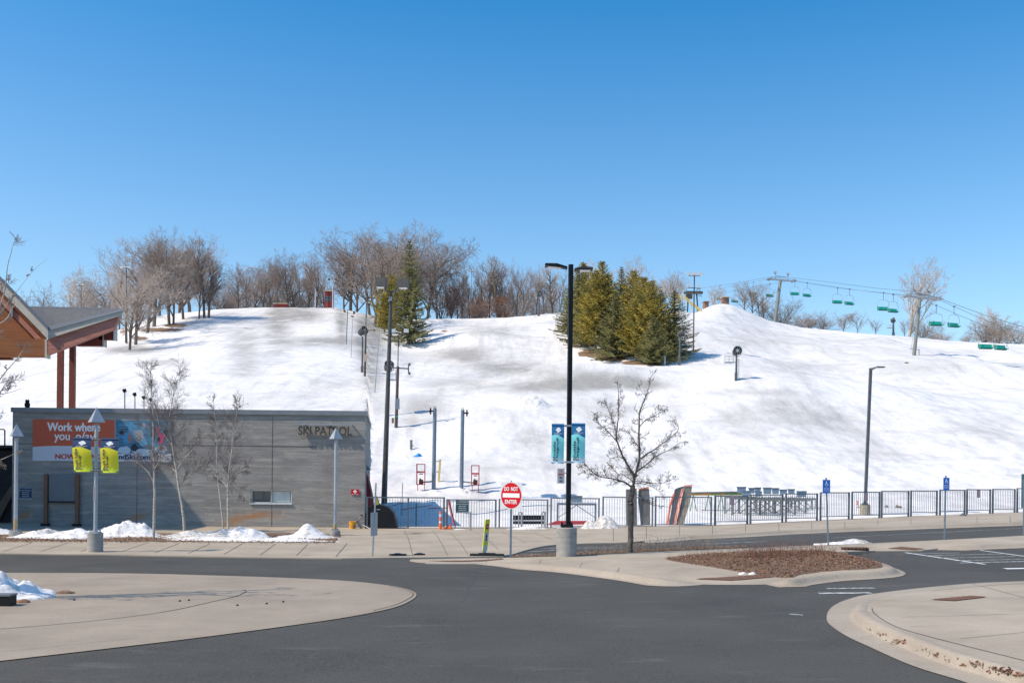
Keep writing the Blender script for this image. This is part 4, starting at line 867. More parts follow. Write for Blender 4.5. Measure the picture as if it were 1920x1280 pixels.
for sgn, ue, ve, y in ((-1, 1022, 497.5, -.05), (1, 1111, 505, -.45)):
    a = Vector((lx + sgn * .10, 0, ht - .10 - (.05 if sgn > 0 else 0))); e = P(ue, ve, g.y + y) - g; m = a.lerp(e, .5) + Vector((0, 0, .035 if sgn < 0 else .03))
    hd = MB(); w = .17
    for p, q_, w0, w1 in ((a, m, .10, w), (m, e, w, w * .9)):
        hd.add([p + Vector((0, -w0, .03)), p + Vector((0, w0, .03)), p + Vector((0, w0, -.03)), p + Vector((0, -w0, -.03)), q_ + Vector((0, -w1, .035)), q_ + Vector((0, w1, .035)), q_ + Vector((0, w1, -.03)), q_ + Vector((0, -w1, -.03))], [(0, 1, 5, 4), (1, 2, 6, 5), (2, 3, 7, 6), (3, 0, 4, 7), (0, 3, 2, 1), (4, 5, 6, 7)])
    hd = hd.build('lamp_head', M['black'], bk)
    p0, p1 = a.lerp(m, .6) - Vector((0, 0, .047)), e.lerp(m, .25) - Vector((0, 0, .042))
    MB().plate([p0 + Vector((0, -.12, 0)), p1 + Vector((0, -.12, 0)), p1 + Vector((0, .12, 0)), p0 + Vector((0, .12, 0))], (0, 0, -.012)).build('lens', M['lampglass'], hd)

def hang_banner(post, uo, ui, vt, vb, label, field, bandm, topm, words, curl, textm, fade=None, vside=1, group=None, y=0.0, arm_u=None, inner=.65):
    """cloth banner hung between two brackets; outline in photo pixels at the post's distance"""
    d = post.location.y + y; q = P((uo + ui) / 2, vt, d); t = thing('street_banner', label, 'banner', q, group)
    s = d / F; w = abs(ui - uo) * s; h = (vb - vt) * s; nx, nz = 10, 22; hw = w / 2
    def pt(fx, fz, dy=0.0): return Vector(((fx - .5) * w + curl * h * .07 * (fz ** 2), -.10 * w * math.sin(math.pi * fx) * fz - .05 * math.sin(fz * 5) - dy, -fz * h))
    def sheet(name, mt, zf0, zf1, dy):
        b = MB(); vs = []; k = 18
        for j in range(k + 1):
            for i in range(nx + 1):
                fx = i / nx; z0 = zf0(fx) if callable(zf0) else zf0; z1 = zf1(fx) if callable(zf1) else zf1
                vs.append(pt(fx, z0 + (z1 - z0) * j / k, dy))
        b.add(vs, [(j * (nx + 1) + i, j * (nx + 1) + i + 1, (j + 1) * (nx + 1) + i + 1, (j + 1) * (nx + 1) + i) for j in range(k) for i in range(nx)])
        o = b.build(name, mt, t, 'raw'); o.data.polygons.foreach_set('use_smooth', [True] * len(o.data.polygons)); return o
    wv = lambda x: .285 + .035 * math.sin((x - .1) * math.pi * 1.6) * -1 + .05 * x
    sheet('backing', field, 0, 1, -.006)
    sheet('header', bandm, 0.0, wv, .0)
    sheet('field', field, wv, .86 if fade else .90, .0)
    if fade: sheet('lower_band', fade, .86 if True else .9, 1.0, .001)
    for zf in (.035, .97): MB().tube(pt(0, zf, .012), pt(1, zf, .012), .014).build('rod', topm, t)
    # small emblem: three rounded hills over two lines of lettering
    b = MB(); 
    for cx, cz, rr in ((.42, .155, .075), (.55, .135, .10), (.66, .165, .07), (.52, .19, .085)):
        b.plate([pt(cx + rr * 1.25 * math.cos(k * math.pi / 5), cz + rr * .42 * math.sin(k * math.pi / 5), .012 + cx * .002) for k in range(10)], (0, -.001, 0))
    b.build('emblem', M['print'], t)
    for wd, a, c, zf, hh in (('HYLAND HILLS', .22, .82, .255, .022), ('SKI AREA', .38, .66, .283, .014)):
        text(wd, t, 'lettering', (0, 0, 0), (1, 0, 0), (0, 0, 1), 1, 1, M['print'], .001, mapf=lambda X, Y: pt(a + (c - a) * X, zf - hh * Y, .016))
    for line, a, zf0, zf1, x1 in words:
        text(line, t, 'lettering', (0, 0, 0), (1, 0, 0), (0, 0, 1), 1, 1, textm, .001, .03, mapf=lambda X, Y: pt(x1 - (x1 - a) * Y, zf0 - (zf0 - zf1) * X, .018))
    p = pt(.72, .885, .03); text('hylandski', t, 'lettering', p, (1, 0, 0), (0, 0, 1), .16 * w, .012 * h, M['navyink'], .001)
    return t
YW = [('Bush Lake', .12, .93, .33, .27), ('Pick-up', .33, .93, .52, .50)]
hang_banner(lp1, 137, 172, 820, 884, 'yellow Bush Lake Pick-up banner left of its grey post', M['lime'], M['navy'], M['navy'], YW, .25, M['navyink'], M['lime2'], group='yellow pick-up banners', y=-.12)
hang_banner(lp1, 189.5, 222.5, 821, 886, 'yellow Bush Lake Pick-up banner right of its grey post', M['lime'], M['navy'], M['navy'], YW, -.12, M['navyink'], M['lime2'], group='yellow pick-up banners', y=-.12)
TW = [('Shuttle', .12, .93, .45, .32), ('Drop-off', .38, .93, .35, .60)]
hang_banner(bk, 1034.5, 1058, 794, 869, 'turquoise Shuttle Drop-off banner left of the black post', M['teal'], M['tealblue'], M['tealblue'], TW, -.02, M['navyink'], M['pale'], group='turquoise shuttle banners', y=-.1)
hang_banner(bk, 1071.5, 1097.5, 793, 868, 'turquoise Shuttle Drop-off banner right of the black post', M['teal'], M['tealblue'], M['tealblue'], TW, .05, M['navyink'], M['pale'], group='turquoise shuttle banners', y=-.1)
d = bk.location.y
for v in (798, 866): b = MB(); b.tube(L(bk, 1036, v + 1, -.07), L(bk, 1096, v, -.07), .011); b.box(L(bk, 1065, v) , (.19, .20, .05)).build('banner_bracket', M['galv'], bk)
for v in (823, 881): b = MB(); b.tube(L(lp1, 140, v, -.08), L(lp1, 220, v + 1, -.08), .011); b.box(L(lp1, 180, v), (.14, .15, .05)).build('banner_bracket', M['dkgrey'], lp1)
t, w, h = wallsign('parking_notice', 'small grey NO PARKING FIRE LANE plate on the black lamp post', 'sign', 1045, 877.5, 1058.5, 906, mat('dull sign face', (.36, .38, .42), .5), d=bk.location.y - .09)
for i, (s_, m_) in enumerate((('NO', M['bannertext']), ('PARKING', M['bannertext']), ('FIRE', M['navyink']), ('LANE', M['navyink']))):
    ww = w * (.8 if i == 1 else .42); text(s_, t, 'lettering', (-ww / 2, -.0075, h * (.26 - .22 * i)), (1, 0, 0), (0, 0, 1), ww, h * .13, m_, .001, .03)
MB().box((w * .45, .04, h * .2), (.1, .05, .03)).build('bracket', M['galv'], t)

# ------------------------------------------------------------------ single lamp post right
g = gp(1629, 968, .14); g.y += .55; g.z += .0; t = thing('single_lamp_post', 'tall dark grey lamp post with one flat head on the right behind the fence', 'lamp post', g); s = g.y / F
hb = P(1629, 946.5, g.y).z - g.z; ht = P(1634, 690, g.y).z - g.z; ex = P(1634.5, 690, g.y).x - g.x
MB().lathe((0, 0, 0), [(9.6 * s, -.2), (9.6 * s, hb - .02), (9.2 * s, hb)], 28).build('base', mat('tan stained concrete', (.40, .35, .25), .85, 0, (.30, .27, .21), 5, 5, (3, 3, 1)), t)
MB().box((0, 0, hb + .03), (.34, .34, .05)).box((0, 0, hb + .08), (.2, .2, .08)).build('base_plate', M['dkgrey'], t)
b = MB(); pw = 6.0 * s / 2 * 1.2; b.tube((0, 0, hb), (ex - .05, 0, ht), pw, pw * .95, 4).build('pole', M['dkgrey'], t)
a = Vector((ex - .05, 0, ht - .1)); e = P(1658, 688.5, g.y - .3) - g
hd = MB().add([a + Vector((0, -.08, .1)), a + Vector((0, .08, .1)), a + Vector((0, .08, -.05)), a + Vector((0, -.08, -.05)), e + Vector((-.4, -.17, .04)), e + Vector((-.4, .17, .04)), e + Vector((-.4, .17, -.02)), e + Vector((-.4, -.17, -.02)), e + Vector((0, -.15, .03)), e + Vector((0, .15, .03)), e + Vector((0, .15, -.02)), e + Vector((0, -.15, -.02))], [(0, 1, 5, 4), (1, 2, 6, 5), (2, 3, 7, 6), (3, 0, 4, 7), (4, 5, 9, 8), (5, 6, 10, 9), (6, 7, 11, 10), (7, 4, 8, 11), (0, 3, 2, 1), (8, 9, 10, 11)]).build('lamp_head', M['dkgrey'], t)
MB().box(e + Vector((-.25, 0, -.03)), (.34, .22, .012)).build('lens', M['lampglass'], hd)

# ------------------------------------------------------------------ signs
g = gp(957.5, 1042, .1); dn = thing('do_not_enter_sign', 'square white sign with red DO NOT ENTER disc on a grey steel post', 'sign', g); s = g.y / F
zc = P(958.5, 928.5, g.y).z - g.z; xc = P(958.5, 928.5, g.y).x - g.x; ang = math.radians(-38); hw = .762 / 2
R = Matrix.Rotation(ang, 3, 'Z'); ct = Vector((xc, -.05, zc))
def RR(x, y, z): return ct + R @ Vector((x, y, z))
zt = P(958, 904, g.y).z - g.z
MB().box((xc * .3, 0, zt * .31), (.062, .045, zt * .62 + .1)).build('post', M['bluepost'], dn)
MB().box((xc * .8, .002, zt * .80), (.05, .036, zt * .42)).build('post', M['galv'], dn)
corner = .04; pts = []
for cx_, cz_, a0 in ((hw - corner, hw - corner, 0), (-hw + corner, hw - corner, 90), (-hw + corner, -hw + corner, 180), (hw - corner, -hw + corner, 270)):
    for k in range(4): a_ = math.radians(a0 + k * 30); pts.append((cx_ + corner * math.cos(a_), cz_ + corner * math.sin(a_)))
MB().plate([RR(x, 0, z) for x, z in pts], R @ Vector((0, .004, 0))).build('plate', M['silver'], dn)
MB().plate([RR(.362 * math.cos(k * math.pi / 24), -.0035, .362 * math.sin(k * math.pi / 24)) for k in range(48)], R @ Vector((0, .002, 0))).build('disc', M['red'], dn)
MB().plate([RR(x, -.0065, z) for x, z in ((-.30, -.055), (.30, -.055), (.30, .065), (-.30, .065))], R @ Vector((0, .002, 0))).build('bar', M['print'], dn)
text('DO  NOT', dn, 'lettering', RR(-.245, -.0045, .13), R @ Vector((1, 0, 0)), (0, 0, 1), .49, .115, M['print'], .003, .04)
text('ENTER', dn, 'lettering', RR(-.215, -.0045, -.235), R @ Vector((1, 0, 0)), (0, 0, 1), .43, .115, M['print'], .003, .04)
MB().box((xc, 0, zt + .02), (.03, .03, .06)).build('post_tip', M['dkgrey'], dn)

def hc_sign(u, vb, ut, v0, v1, w, label, ang=0.0):
    g = gp(u, vb, .13); t = thing('accessible_parking_sign', label, 'sign', g, 'blue accessible parking signs'); a = P(ut, v0 - 4, g.y) - g
    MB().tube((0, 0, -.05), (a.x, 0, a.z), .028, None, 4).build('post', M['bluepost'], t)
    c = P(ut, (v0 + v1) / 2, g.y) - g; c.y = -.04; s = g.y / F; W_, H_ = w * s, (v1 - v0) * s
    MB().box(c, (W_, .008, H_)).build('plate', M['hcblue'], t)
    k = H_; b = MB(); y = -.007
    head = c + Vector((-.01 * k, y, .36 * k)); b.plate([head + Vector((.035 * k * math.cos(i * .7854), 0, .035 * k * math.sin(i * .7854))) for i in range(8)], (0, -.002, 0))
    def seg(p, q, r=.018): 
        p, q = Vector((p[0] * k, 0, p[1] * k)) + c, Vector((q[0] * k, 0, q[1] * k)) + c; p.y = q.y = c.y + y; b.tube(p, q, r * k, None, 4)
    seg((-.01, .33), (0, .19), .024); seg((0, .20), (.09, .20)); seg((.09, .20), (.13, .09)); seg((0, .26), (.07, .26), .014)
    for i in range(9): a0, a1 = math.radians(120 + i * 27), math.radians(147 + i * 27); seg((.02 + .105 * math.cos(a0), .15 + .105 * math.sin(a0)), (.02 + .105 * math.cos(a1), .15 + .105 * math.sin(a1)), .014)
    b.build('symbol', M['print'], t)
    for i, wd in enumerate(('VEHICLE ID', 'REQUIRED', 'UP TO $200 FINE')): text(wd, t, 'lettering', c + Vector((-W_ * .36, -.0045, -k * (.13 + .11 * i))), (1, 0, 0), (0, 0, 1), W_ * .72, k * .05, M['print'], .001)
    return t
hc_sign(1553, 1021.5, 1548.8, 899, 924.3, 14, 'nearer blue accessible parking sign, leaning slightly, by the planting bed')
hc_sign(1771, 1010.5, 1773.5, 895, 918.5, 11.3, 'farther blue accessible parking sign on the right walk')
g = gp(1919.5, 1003, .13); t = thing('edge_on_sign', 'green edged sign seen edge on at the right edge of the photo', 'sign', g)
MB().tube((0, 0, 0), L(t, 1919.5, 898), .028, None, 4).build('post', M['bluepost'], t); MB().box(L(t, 1921, 920), (.012, .42, 1.15)).build('plate', M['signgreen'], t)
g = gp(700, 1041.5, .04); t = thing('edge_on_sign', 'pale steel sign seen nearly edge on at the kerb left of the gates', 'sign', g); s = g.y / F
MB().tube((-.02, 0, -.05), L(t, 705, 905), .03, .028, 4).build('post', M['galv'], t)
R2 = Matrix.Rotation(math.radians(69), 3, 'Z'); c = L(t, 702, 982); vs = [Vector((-.2, 0, -.34)), Vector((.2, 0, -.34)), Vector((.2, 0, .34)), Vector((-.2, 0, .34))]
MB().plate([c + R2 @ p + Vector((0, -.04, 0)) for p in vs], R2 @ Vector((0, .006, 0))).build('plate', M['palepole'], t)

# flexible pedestrian crossing marker
g = gp(910, 1041.5, .03); t = thing('crosswalk_marker', 'leaning thin yellow and white pedestrian crossing marker on a black rubber foot', 'sign', g); s = g.y / F
MB().box((.05, 0, .03), (1.0, .30, .06)).box((.05, 0, .07), (.5, .2, .03)).build('foot', M['rubber'], t)
R3 = Matrix.Rotation(math.radians(66), 3, 'Z') ; a = L(t, 908.5, 1038); e = L(t, 915, 973); ln = (e - a)
def mk(fz, fx): p = a + ln * fz; return p + R3 @ Vector((fx, 0, 0))
hwm = .155
MB().plate([mk(0, -.05), mk(0, .05), mk(.12, hwm), mk(.97, hwm), mk(1, hwm * .6), mk(1, -hwm), mk(.12, -hwm)], R3 @ Vector((0, .02, 0))).build('board', M['yellow'], t)
MB().plate([mk(.0, -.05), mk(0, .05), mk(.12, hwm * .99), mk(.24, hwm * .99), mk(.24, -hwm * .99), mk(.12, -hwm * .99)], R3 @ Vector((0, -.004, 0))).build('lower_band', M['white'], t)
MB().plate([mk(.36, -hwm * .85), mk(.36, hwm * .85), mk(.62, hwm * .85), mk(.62, -hwm * .85)], R3 @ Vector((0, -.005, 0))).build('panel', M['white'], t)
b = MB(); bb = mk(.49, 0) + R3 @ Vector((0, -.010, 0)); uz = ln.normalized()
b.plate([mk(.585, 0) + R3 @ Vector((.022 * math.cos(i), -.009, 0)) + uz * (.022 * math.sin(i)) for i in (0, 1, 2, 3, 4, 5)], R3 @ Vector((0, -.003, 0)))
for p, q, r_ in (((.565, 0), (.47, 0), .016), ((.47, 0), (.38, -.04), .011), ((.47, 0), (.38, .05), .011), ((.55, 0), (.49, -.05), .009), ((.55, 0), (.50, .05), .009)): b.tube(mk(*p) + R3 @ Vector((0, -.012, 0)), mk(*q) + R3 @ Vector((0, -.012, 0)), r_, None, 4)
b.build('symbol', M['black'], t)
MB().plate([mk(.79 + .085 * math.cos(i * math.pi / 4 + .39) , .11 * math.sin(i * math.pi / 4 + .39)) + R3 @ Vector((0, -.004, 0)) for i in range(8)], R3 @ Vector((0, -.004, 0))).build('red_octagon', M['red'], t)
text('STOP', t, 'lettering', mk(.77, -.075) + R3 @ Vector((0, -.008, 0)), R3 @ Vector((1, 0, 0)), ln, .15, .05, M['print'], .003)

# flat dark plates lying at the kerb
for u0, u1, v, lab in ((730, 762, 1040, 'left of two flat black rubber feet lying at the kerb'), (776, 797, 1039.5, 'right of two flat black rubber feet lying at the kerb')):
    a, c = gp(u0, v, .04), gp(u1, v, .04); t = thing('rubber_block', lab, 'base plate', (a + c) / 2, 'rubber feet lying at the kerb'); w = (c - a).length
    MB().plate([(-w / 2, -.10, 0), (w / 2 - .08, -.10, 0), (w / 2, .05, 0), (w / 2 - .1, .12, 0), (-w / 2 + .1, .12, 0)], (0, 0, .035)).build('slab', M['rubber'], t)
    MB().box((0, 0, .045), (.16, .1, .03)).build('socket', M['dkgrey'], t)

# rusty tactile plates set in the walk, drain
def ground_plate(px, label, off):
    W_ = [hit(u, v) + Vector((0, 0, .006)) for u, v in px]; c = sum(W_, Vector()) / len(W_); t = thing('tactile_plate', label, 'tactile paving', c, 'rusty tactile paving plates')
    q = [p - c for p in W_]; b = MB(); NU, NV = 24, 6; g_ = []
    for j in range(NV + 1):
        for i in range(NU + 1): p = (q[0].lerp(q[1], i / NU)).lerp(q[3].lerp(q[2], i / NU), j / NV) + c; g_.append((p.x - c.x, p.y - c.y, surf(p.x, p.y) + .013 - c.z))
    b.add(g_, [(j * (NU + 1) + i, j * (NU + 1) + i + 1, (j + 1) * (NU + 1) + i + 1, (j + 1) * (NU + 1) + i) for j in range(NV) for i in range(NU)]).build('plate', M['rustplate'], t); b = MB()
    nu, nv = 22, 7
    for i in range(nu):
        for j in range(nv):
            fu, fv = (i + .5) / nu, (j + .5) / nv; p = (q[0].lerp(q[1], fu)).lerp(q[3].lerp(q[2], fu), fv); p.z = surf(p.x + c.x, p.y + c.y) - c.z; b.tube(p + Vector((0, 0, .010)), p + Vector((0, 0, .018)), .014, .009, 5)
    b.build('domes', M['rustplate'], t)
ground_plate([(1303, 1085.5), (1372, 1088.5), (1452, 1081.5), (1425, 1077.5)], 'wide rusty tactile plate at the kerb ramp beside the planting bed', .02)
ground_plate([(1745, 1124), (1790, 1126.5), (1850, 1119), (1822, 1117)], 'rusty tactile plate on the near right corner', .035)
ground_plate([(1664, 1028), (1715, 1031), (1734, 1028.8), (1690, 1025)], 'rusty tactile plate beside the storm drain across the parking lane', .03)
ground_plate([(800, 1051.5), (850, 1052.5), (945, 1048), (940, 1046.5)], 'narrow rusty strip at the tip of the curved walk', .017)
g = gp(1604, 1036, .0); t = thing('storm_drain', 'rusty curved kerb inlet grate of the storm drain', 'storm drain', g); s = g.y / F
b = MB(); b.add([Vector(p) for p in [(-.42, 0, .03), (.38, 0, .03), (.40, 0, .15), (-.42, 0, .15), (-.42, .2, .16), (.4, .2, .16)]], [(0, 1, 2, 3), (3, 2, 5, 4)]); b.build('hood', M['rustplate'], t)
b = MB(); [b.box((-.32 + i * .105, -.02, .085), (.06, .03, .09), ('Y', .35)) for i in range(7)]; b.build('openings', M['black'], t)

# bucket, scoop, black bin
g = gp(661.5, 993, .04); t = thing('bucket', 'orange yellow plastic bucket at the foot of the concrete wall', 'bucket', g - Vector((0, .12, 0)))
MB().lathe((0, 0, 0), [(.125, 0), (.15, .34), (.16, .345), (.16, .37), (.14, .37), (.12, .05)], 20).build('body', M['bucket'], t)
b = MB(); b.path([(-.15, 0, .33), (-.12, -.13, .22), (0, -.18, .17), (.12, -.13, .22), (.15, 0, .33)], .006).build('handle', M['dkgrey'], t)
MB().box((.10, -.115, .16), (.09, .015, .14)).build('label_patch', M['rustplate'], t)
g = gp(676, 993, .04); t = thing('scoop_shovel', 'grey shovel with black grip leaning on the corner of the concrete wall', 'shovel', g - Vector((0, .1, 0)))
MB().tube(L(t, 667, 978), L(t, 678, 966), .018).build('handle', M['galv'], t); MB().tube(L(t, 676, 965), L(t, 681, 967), .025).build('grip', M['black'], t)
MB().plate([L(t, 665, 972), L(t, 670, 970), L(t, 680, 990), L(t, 675, 990)], (0, .03, 0)).build('blade', M['panelgrey'], t); MB().tube(L(t, 681, 984), L(t, 695, 991, -.3), .012).build('bar', M['white'], t)
g = gp(713, 992, .04); t = thing('salt_bin', 'black dome topped bin at the corner between building and fence', 'bin', g - Vector((0, .45, 0))); s = g.y / F
prof = [(684.5, 992), (684.5, 962), (690, 951), (700, 946.5), (716, 946.5), (728, 951), (738, 962), (741.5, 975), (743.5, 992)]
MB().plate([P(u, v, g.y - .45) - t.location for u, v in prof], (0, .75, 0)).build('body', M['black'], t)
MB().plate([P(u, v, g.y - .47) - t.location for u, v in ((706, 954), (713, 954), (713, 955.5), (706, 955.5))], (0, .01, 0)).build('badge', M['galv'], t)
MB().tube(L(t, 694, 950, .1), L(t, 709, 947.5, .1), .045).tube(L(t, 705, 930, .5), L(t, 709, 947, .3), .05, .10).build('strap', mat('olive cloth', (.22, .24, .04), .8), t)
t = thing('rescue_sled', 'worn red sled stood on end behind the corner of the concrete building', 'sled', P(690, 933, 46.4)); t.location.z = 0
q = [P(687, 885, 46.4), P(692, 897, 46.4), P(699.5, 933, 46.4), P(701, 985, 46.4), P(687, 985, 46.4), P(687, 925, 46.4)]; MB().plate([p - t.location for p in q], (0, .22, 0)).build('hull', M['redp'], t)
MB().path([L(t, 689, 893, -.05), L(t, 694, 915, -.05), L(t, 698, 935, -.05)], .03).build('runner', M['panelgrey'], t)

# things right behind the gates
g = gp(826, 994.5, .04); t = thing('channelizer', 'upright orange and white channelizer post at the fence', 'traffic post', g + Vector((0, -.1, 0)))
MB().box((0, 0, .03), (.42, .42, .06)).build('foot', M['rubber'], t)
for z0, z1, m_ in ((.06, .33, 'orange'), (.33, .42, 'white'), (.42, .60, 'orange'), (.60, .72, 'white'), (.72, .84, 'orange')): MB().tube((0, 0, z0), (0, 0, z1), .072 - z0 * .03, .072 - z1 * .03, 14).build('band', M[m_ if m_ != 'white' else 'white'], t)
MB().tube((0, 0, .84), (0, 0, 1.06), .012).build('tip', M['bluepost'], t)
g = gp(840, 994, .04); t = thing('traffic_cone', 'orange traffic cone lying on its side by the gate', 'cone', g + Vector((0, -.2, 0)))
MB().tube((-.32, 0, .04), (.12, 0, .13), .02, .12, 16).build('body', M['orange'], t); MB().box((.16, 0, .17), (.03, .32, .32), ('Y', -.2)).build('base', mat('cone base red orange', (.75, .08, .01), .6), t)
g = gp(855, 992.5, .04); t = thing('rescue_sled', 'narrow red sled leaning against the gate post', 'sled', g + Vector((0, -.1, 0)))
MB().plate([L(t, 838, 935, .0), L(t, 843, 937, 0), L(t, 854, 985, -.25), L(t, 849, 981, -.25)], (.0, .10, 0)).build('hull', M['redp'], t)
MB().tube(L(t, 840, 938, -.03), L(t, 851, 983, -.28), .022).build('runner', mat('pale red plastic', (.60, .2, .2), .5), t)
MB().path([L(t, 853, 982, -.2), L(t, 853, 990, -.2)], .02).build('tow_bar', M['dkgrey'], t)
for i, (u, v0, v1) in enumerate([(882, 960, 997), (928.5, 960.5, 993), (978, 960.5, 993.5), (1021.5, 960, 994)]):
    g = gp(u, v1, .04); t = thing('short_post', ['short grey steel post below the dark teal notice', 'short grey steel post between the first two gates', 'short grey hooked post right of the do not enter sign', 'short grey hooked post left of the black lamp post'][i], 'post', g, 'short steel posts at the gates')
    h = P(u, v0, g.y).z - g.z; MB().tube((0, 0, -.05), (0, 0, h), .038, None, 10).lathe((0, 0, h), [(.045, -.02), (.045, .01), (.02, .03)], 10).build('post', M['galv'], t)
    if i > 1: MB().path([(0, 0, h - .05), (-.06, 0, h + .03), (-.13, 0, h), (-.13, 0, h - .7)], .03, 8).build('latch_bar', M['galv'], t)
t = thing('slatted_panel', 'low dark slatted panel on legs behind the second gate', 'barrier', P(991, 990, 46.8)); t.location.z = zg(t.location.x) + .1
MB().plate([L(t, 962, 965.5), L(t, 1020, 965.5), L(t, 1020, 974.5), L(t, 962, 974.5)], (0, .06, 0)).plate([L(t, 962, 976.5), L(t, 1020, 976.5), L(t, 1020, 981.5), L(t, 962, 981.5)], (0, .06, 0)).build('board', M['black'], t)
MB().tube(L(t, 962, 976, -.04), L(t, 1020, 976, -.04), .025).build('rail', M['galv'], t)
for u in (966, 1016): MB().tube(L(t, u, 992), L(t, u, 966), .03).build('leg', M['dkgrey'], t)

# ski racks: frame with legs, braces and a grey blue board
def ski_rack(u0, u1, vt, vb, d, label, panel=None, mt='olive', group='ski racks'):
    q = P((u0 + u1) / 2, vb, d); t = thing('ski_rack', label, 'ski rack', q, group); e = (u1 - u0)
    for u in (u0 + 1.5, u1 - 1.5): MB().box((L(t, u, vb) + L(t, u, vt)) / 2, (.09, .07, L(t, u, vt).z)).build('leg', M[mt], t)
    MB().box((L(t, u0, vt) + L(t, u1, vt)) / 2, (e * d / F, .16, .10)).build('top_rail', M[mt], t)
    b = MB(); n = 12
    for i in range(n): x = (L(t, u0, vt).x) * (1 - 2 * (i + .5) / n); b.tube((x, -.02, L(t, u0, vt).z + .05), (x, -.12, L(t, u0, vt).z + .14), .012, None, 4)
    b.build('hooks', M[mt], t)
    b = MB(); um = (u0 + u1) / 2; b.tube(L(t, um, vt + 2), L(t, u0 + 2, vb - 8), .018).tube(L(t, um, vt + 2), L(t, u1 - 2, vb - 8), .018).build('braces', M['dkgrey'], t)
    if panel:
        a, c_, v0, v1 = panel; bd = MB().plate([L(t, a, v0, .05), L(t, c_, v0, .05), L(t, c_ - 1, v1, .05), L(t, a + 1, v1, .05)], (0, .05, 0)); bd.build('board', M['bluepanel'], t)
        MB().plate([L(t, a - .5, v0, .03), L(t, c_ + .5, v0, .03), L(t, c_ + .5, v0 + 1.6, .03), L(t, a - .5, v0 + 1.6, .03)], (0, .09, 0)).build('board_rim', M['panelgrey'], t)
    return t
ski_rack(1044, 1118, 944.5, 978, 47.2, 'single steel ski rack with blue grey board behind the third gate', (1070, 1092, 929, 941.5), 'bluepost')
R_ = [(1358, 1420, 932, 969, 50.5, (1382, 1399, 912, 924)), (1372, 1436, 934, 972, 49.9, (1391, 1408, 919.5, 929.5)), (1384, 1452, 935, 971, 50.7, (1404, 1415.5, 914, 924.5)), (1398, 1466, 936, 974, 49.8, (1416, 1429, 920.5, 930)), (1414, 1480, 935, 968, 51.4, (1415.5, 1427, 913.2, 924)), (1424, 1492, 937, 972, 50.2, (1431, 1447, 913.5, 925.5)), (1440, 1500, 934, 966, 52.0, (1447.5, 1461, 914.3, 925.5)), (1452, 1512, 936, 970, 51.0, (1462, 1476, 917, 926)), (1464, 1524, 937, 967, 52.6, (1477.5, 1490.5, 916.2, 925)), (1482, 1532, 935, 968, 53.2, (1494, 1512.5, 920, 931))]
ordn = ['leftmost', 'second', 'third', 'fourth', 'fifth', 'sixth', 'seventh', 'eighth', 'ninth', 'rightmost']
for i, (a, c_, v0, v1, d, pn) in enumerate(R_): ski_rack(a, c_, v0, v1, d, (ordn[i] + (' from left' if 0 < i < 9 else '')) + ' of the crowded steel ski racks behind the fence', pn, 'olive' if i % 2 else 'galv', 'ski racks crowded behind the fence')

# upright mats leaning on the fence
def matt(name, label, px, d, th, m_, rim=None, rimpx=None, dy=(0, 0), tubes=0):
    q = P(*px[0], d); q.z = zg(q.x) + .1; t = thing(name, label, 'crash mat', q, 'crash mats leaning on the fence')
    MB().plate([L(t, u, v, dy[1] if v > 950 else dy[0]) for u, v in px], (0, th, 0)).build('mat', m_, t)
    if rimpx:
        for r_ in rimpx: MB().plate([L(t, u, v, (dy[1] if v > 950 else dy[0]) - .02) for u, v in r_], (0, th + .05, 0)).build('edge_strip', rim, t)
    return t
orr = mat('worn orange vinyl', (.72, .13, .05), .6, 0, (.80, .30, .2), 6); pk = mat('faded orange pink vinyl', (.72, .26, .2), .6, 0, (.75, .42, .36), 8)
d1 = gp(1200, 989, .05).y + .45
matt('crash_mat', 'plain dark grey mat standing behind the bare tree trunk', [(1174.5, 984), (1174, 917), (1187, 916), (1194, 915), (1194.5, 984)], d1, .12, M['boardgrey'])
matt('crash_mat', 'grey mat narrowing to its foot with an orange top edge, right of the tree trunk', [(1202, 985), (1197, 935), (1198, 917), (1216.5, 914.5), (1218, 928), (1219, 945), (1219, 985)], d1 + .12, .12, M['boardgrey'], orr, [[(1198, 915.5), (1216.5, 913.2), (1216.5, 916), (1198, 918)]])
d2 = gp(1275, 987, .05).y + .10
matt('crash_mat', 'tilted black mat with an orange left edge leaning on the fence', [(1255, 985), (1262, 940), (1266, 917), (1272, 914), (1283, 911), (1280, 930), (1272, 965), (1266, 985)], d2, .16, M['dkgrey'], orr, [[(1250, 983), (1256, 946), (1263, 925), (1265.5, 926), (1258, 950), (1253, 984)]], (0.1, -.1))
matt('crash_mat', 'tilted tan and grey mat with a faded pink orange edge, rightmost on the fence', [(1268, 985), (1275, 945), (1281, 915), (1284, 910.5), (1297.5, 909.5), (1296, 930), (1290, 955), (1281, 984)], d2 - .12, .14, M['boardtan'], pk, [[(1264, 983), (1271, 946), (1279, 916), (1282, 917), (1275, 948), (1267.5, 984)], [(1282, 912), (1284, 909.5), (1299, 908.4), (1297, 912)]], (.1, -.1))

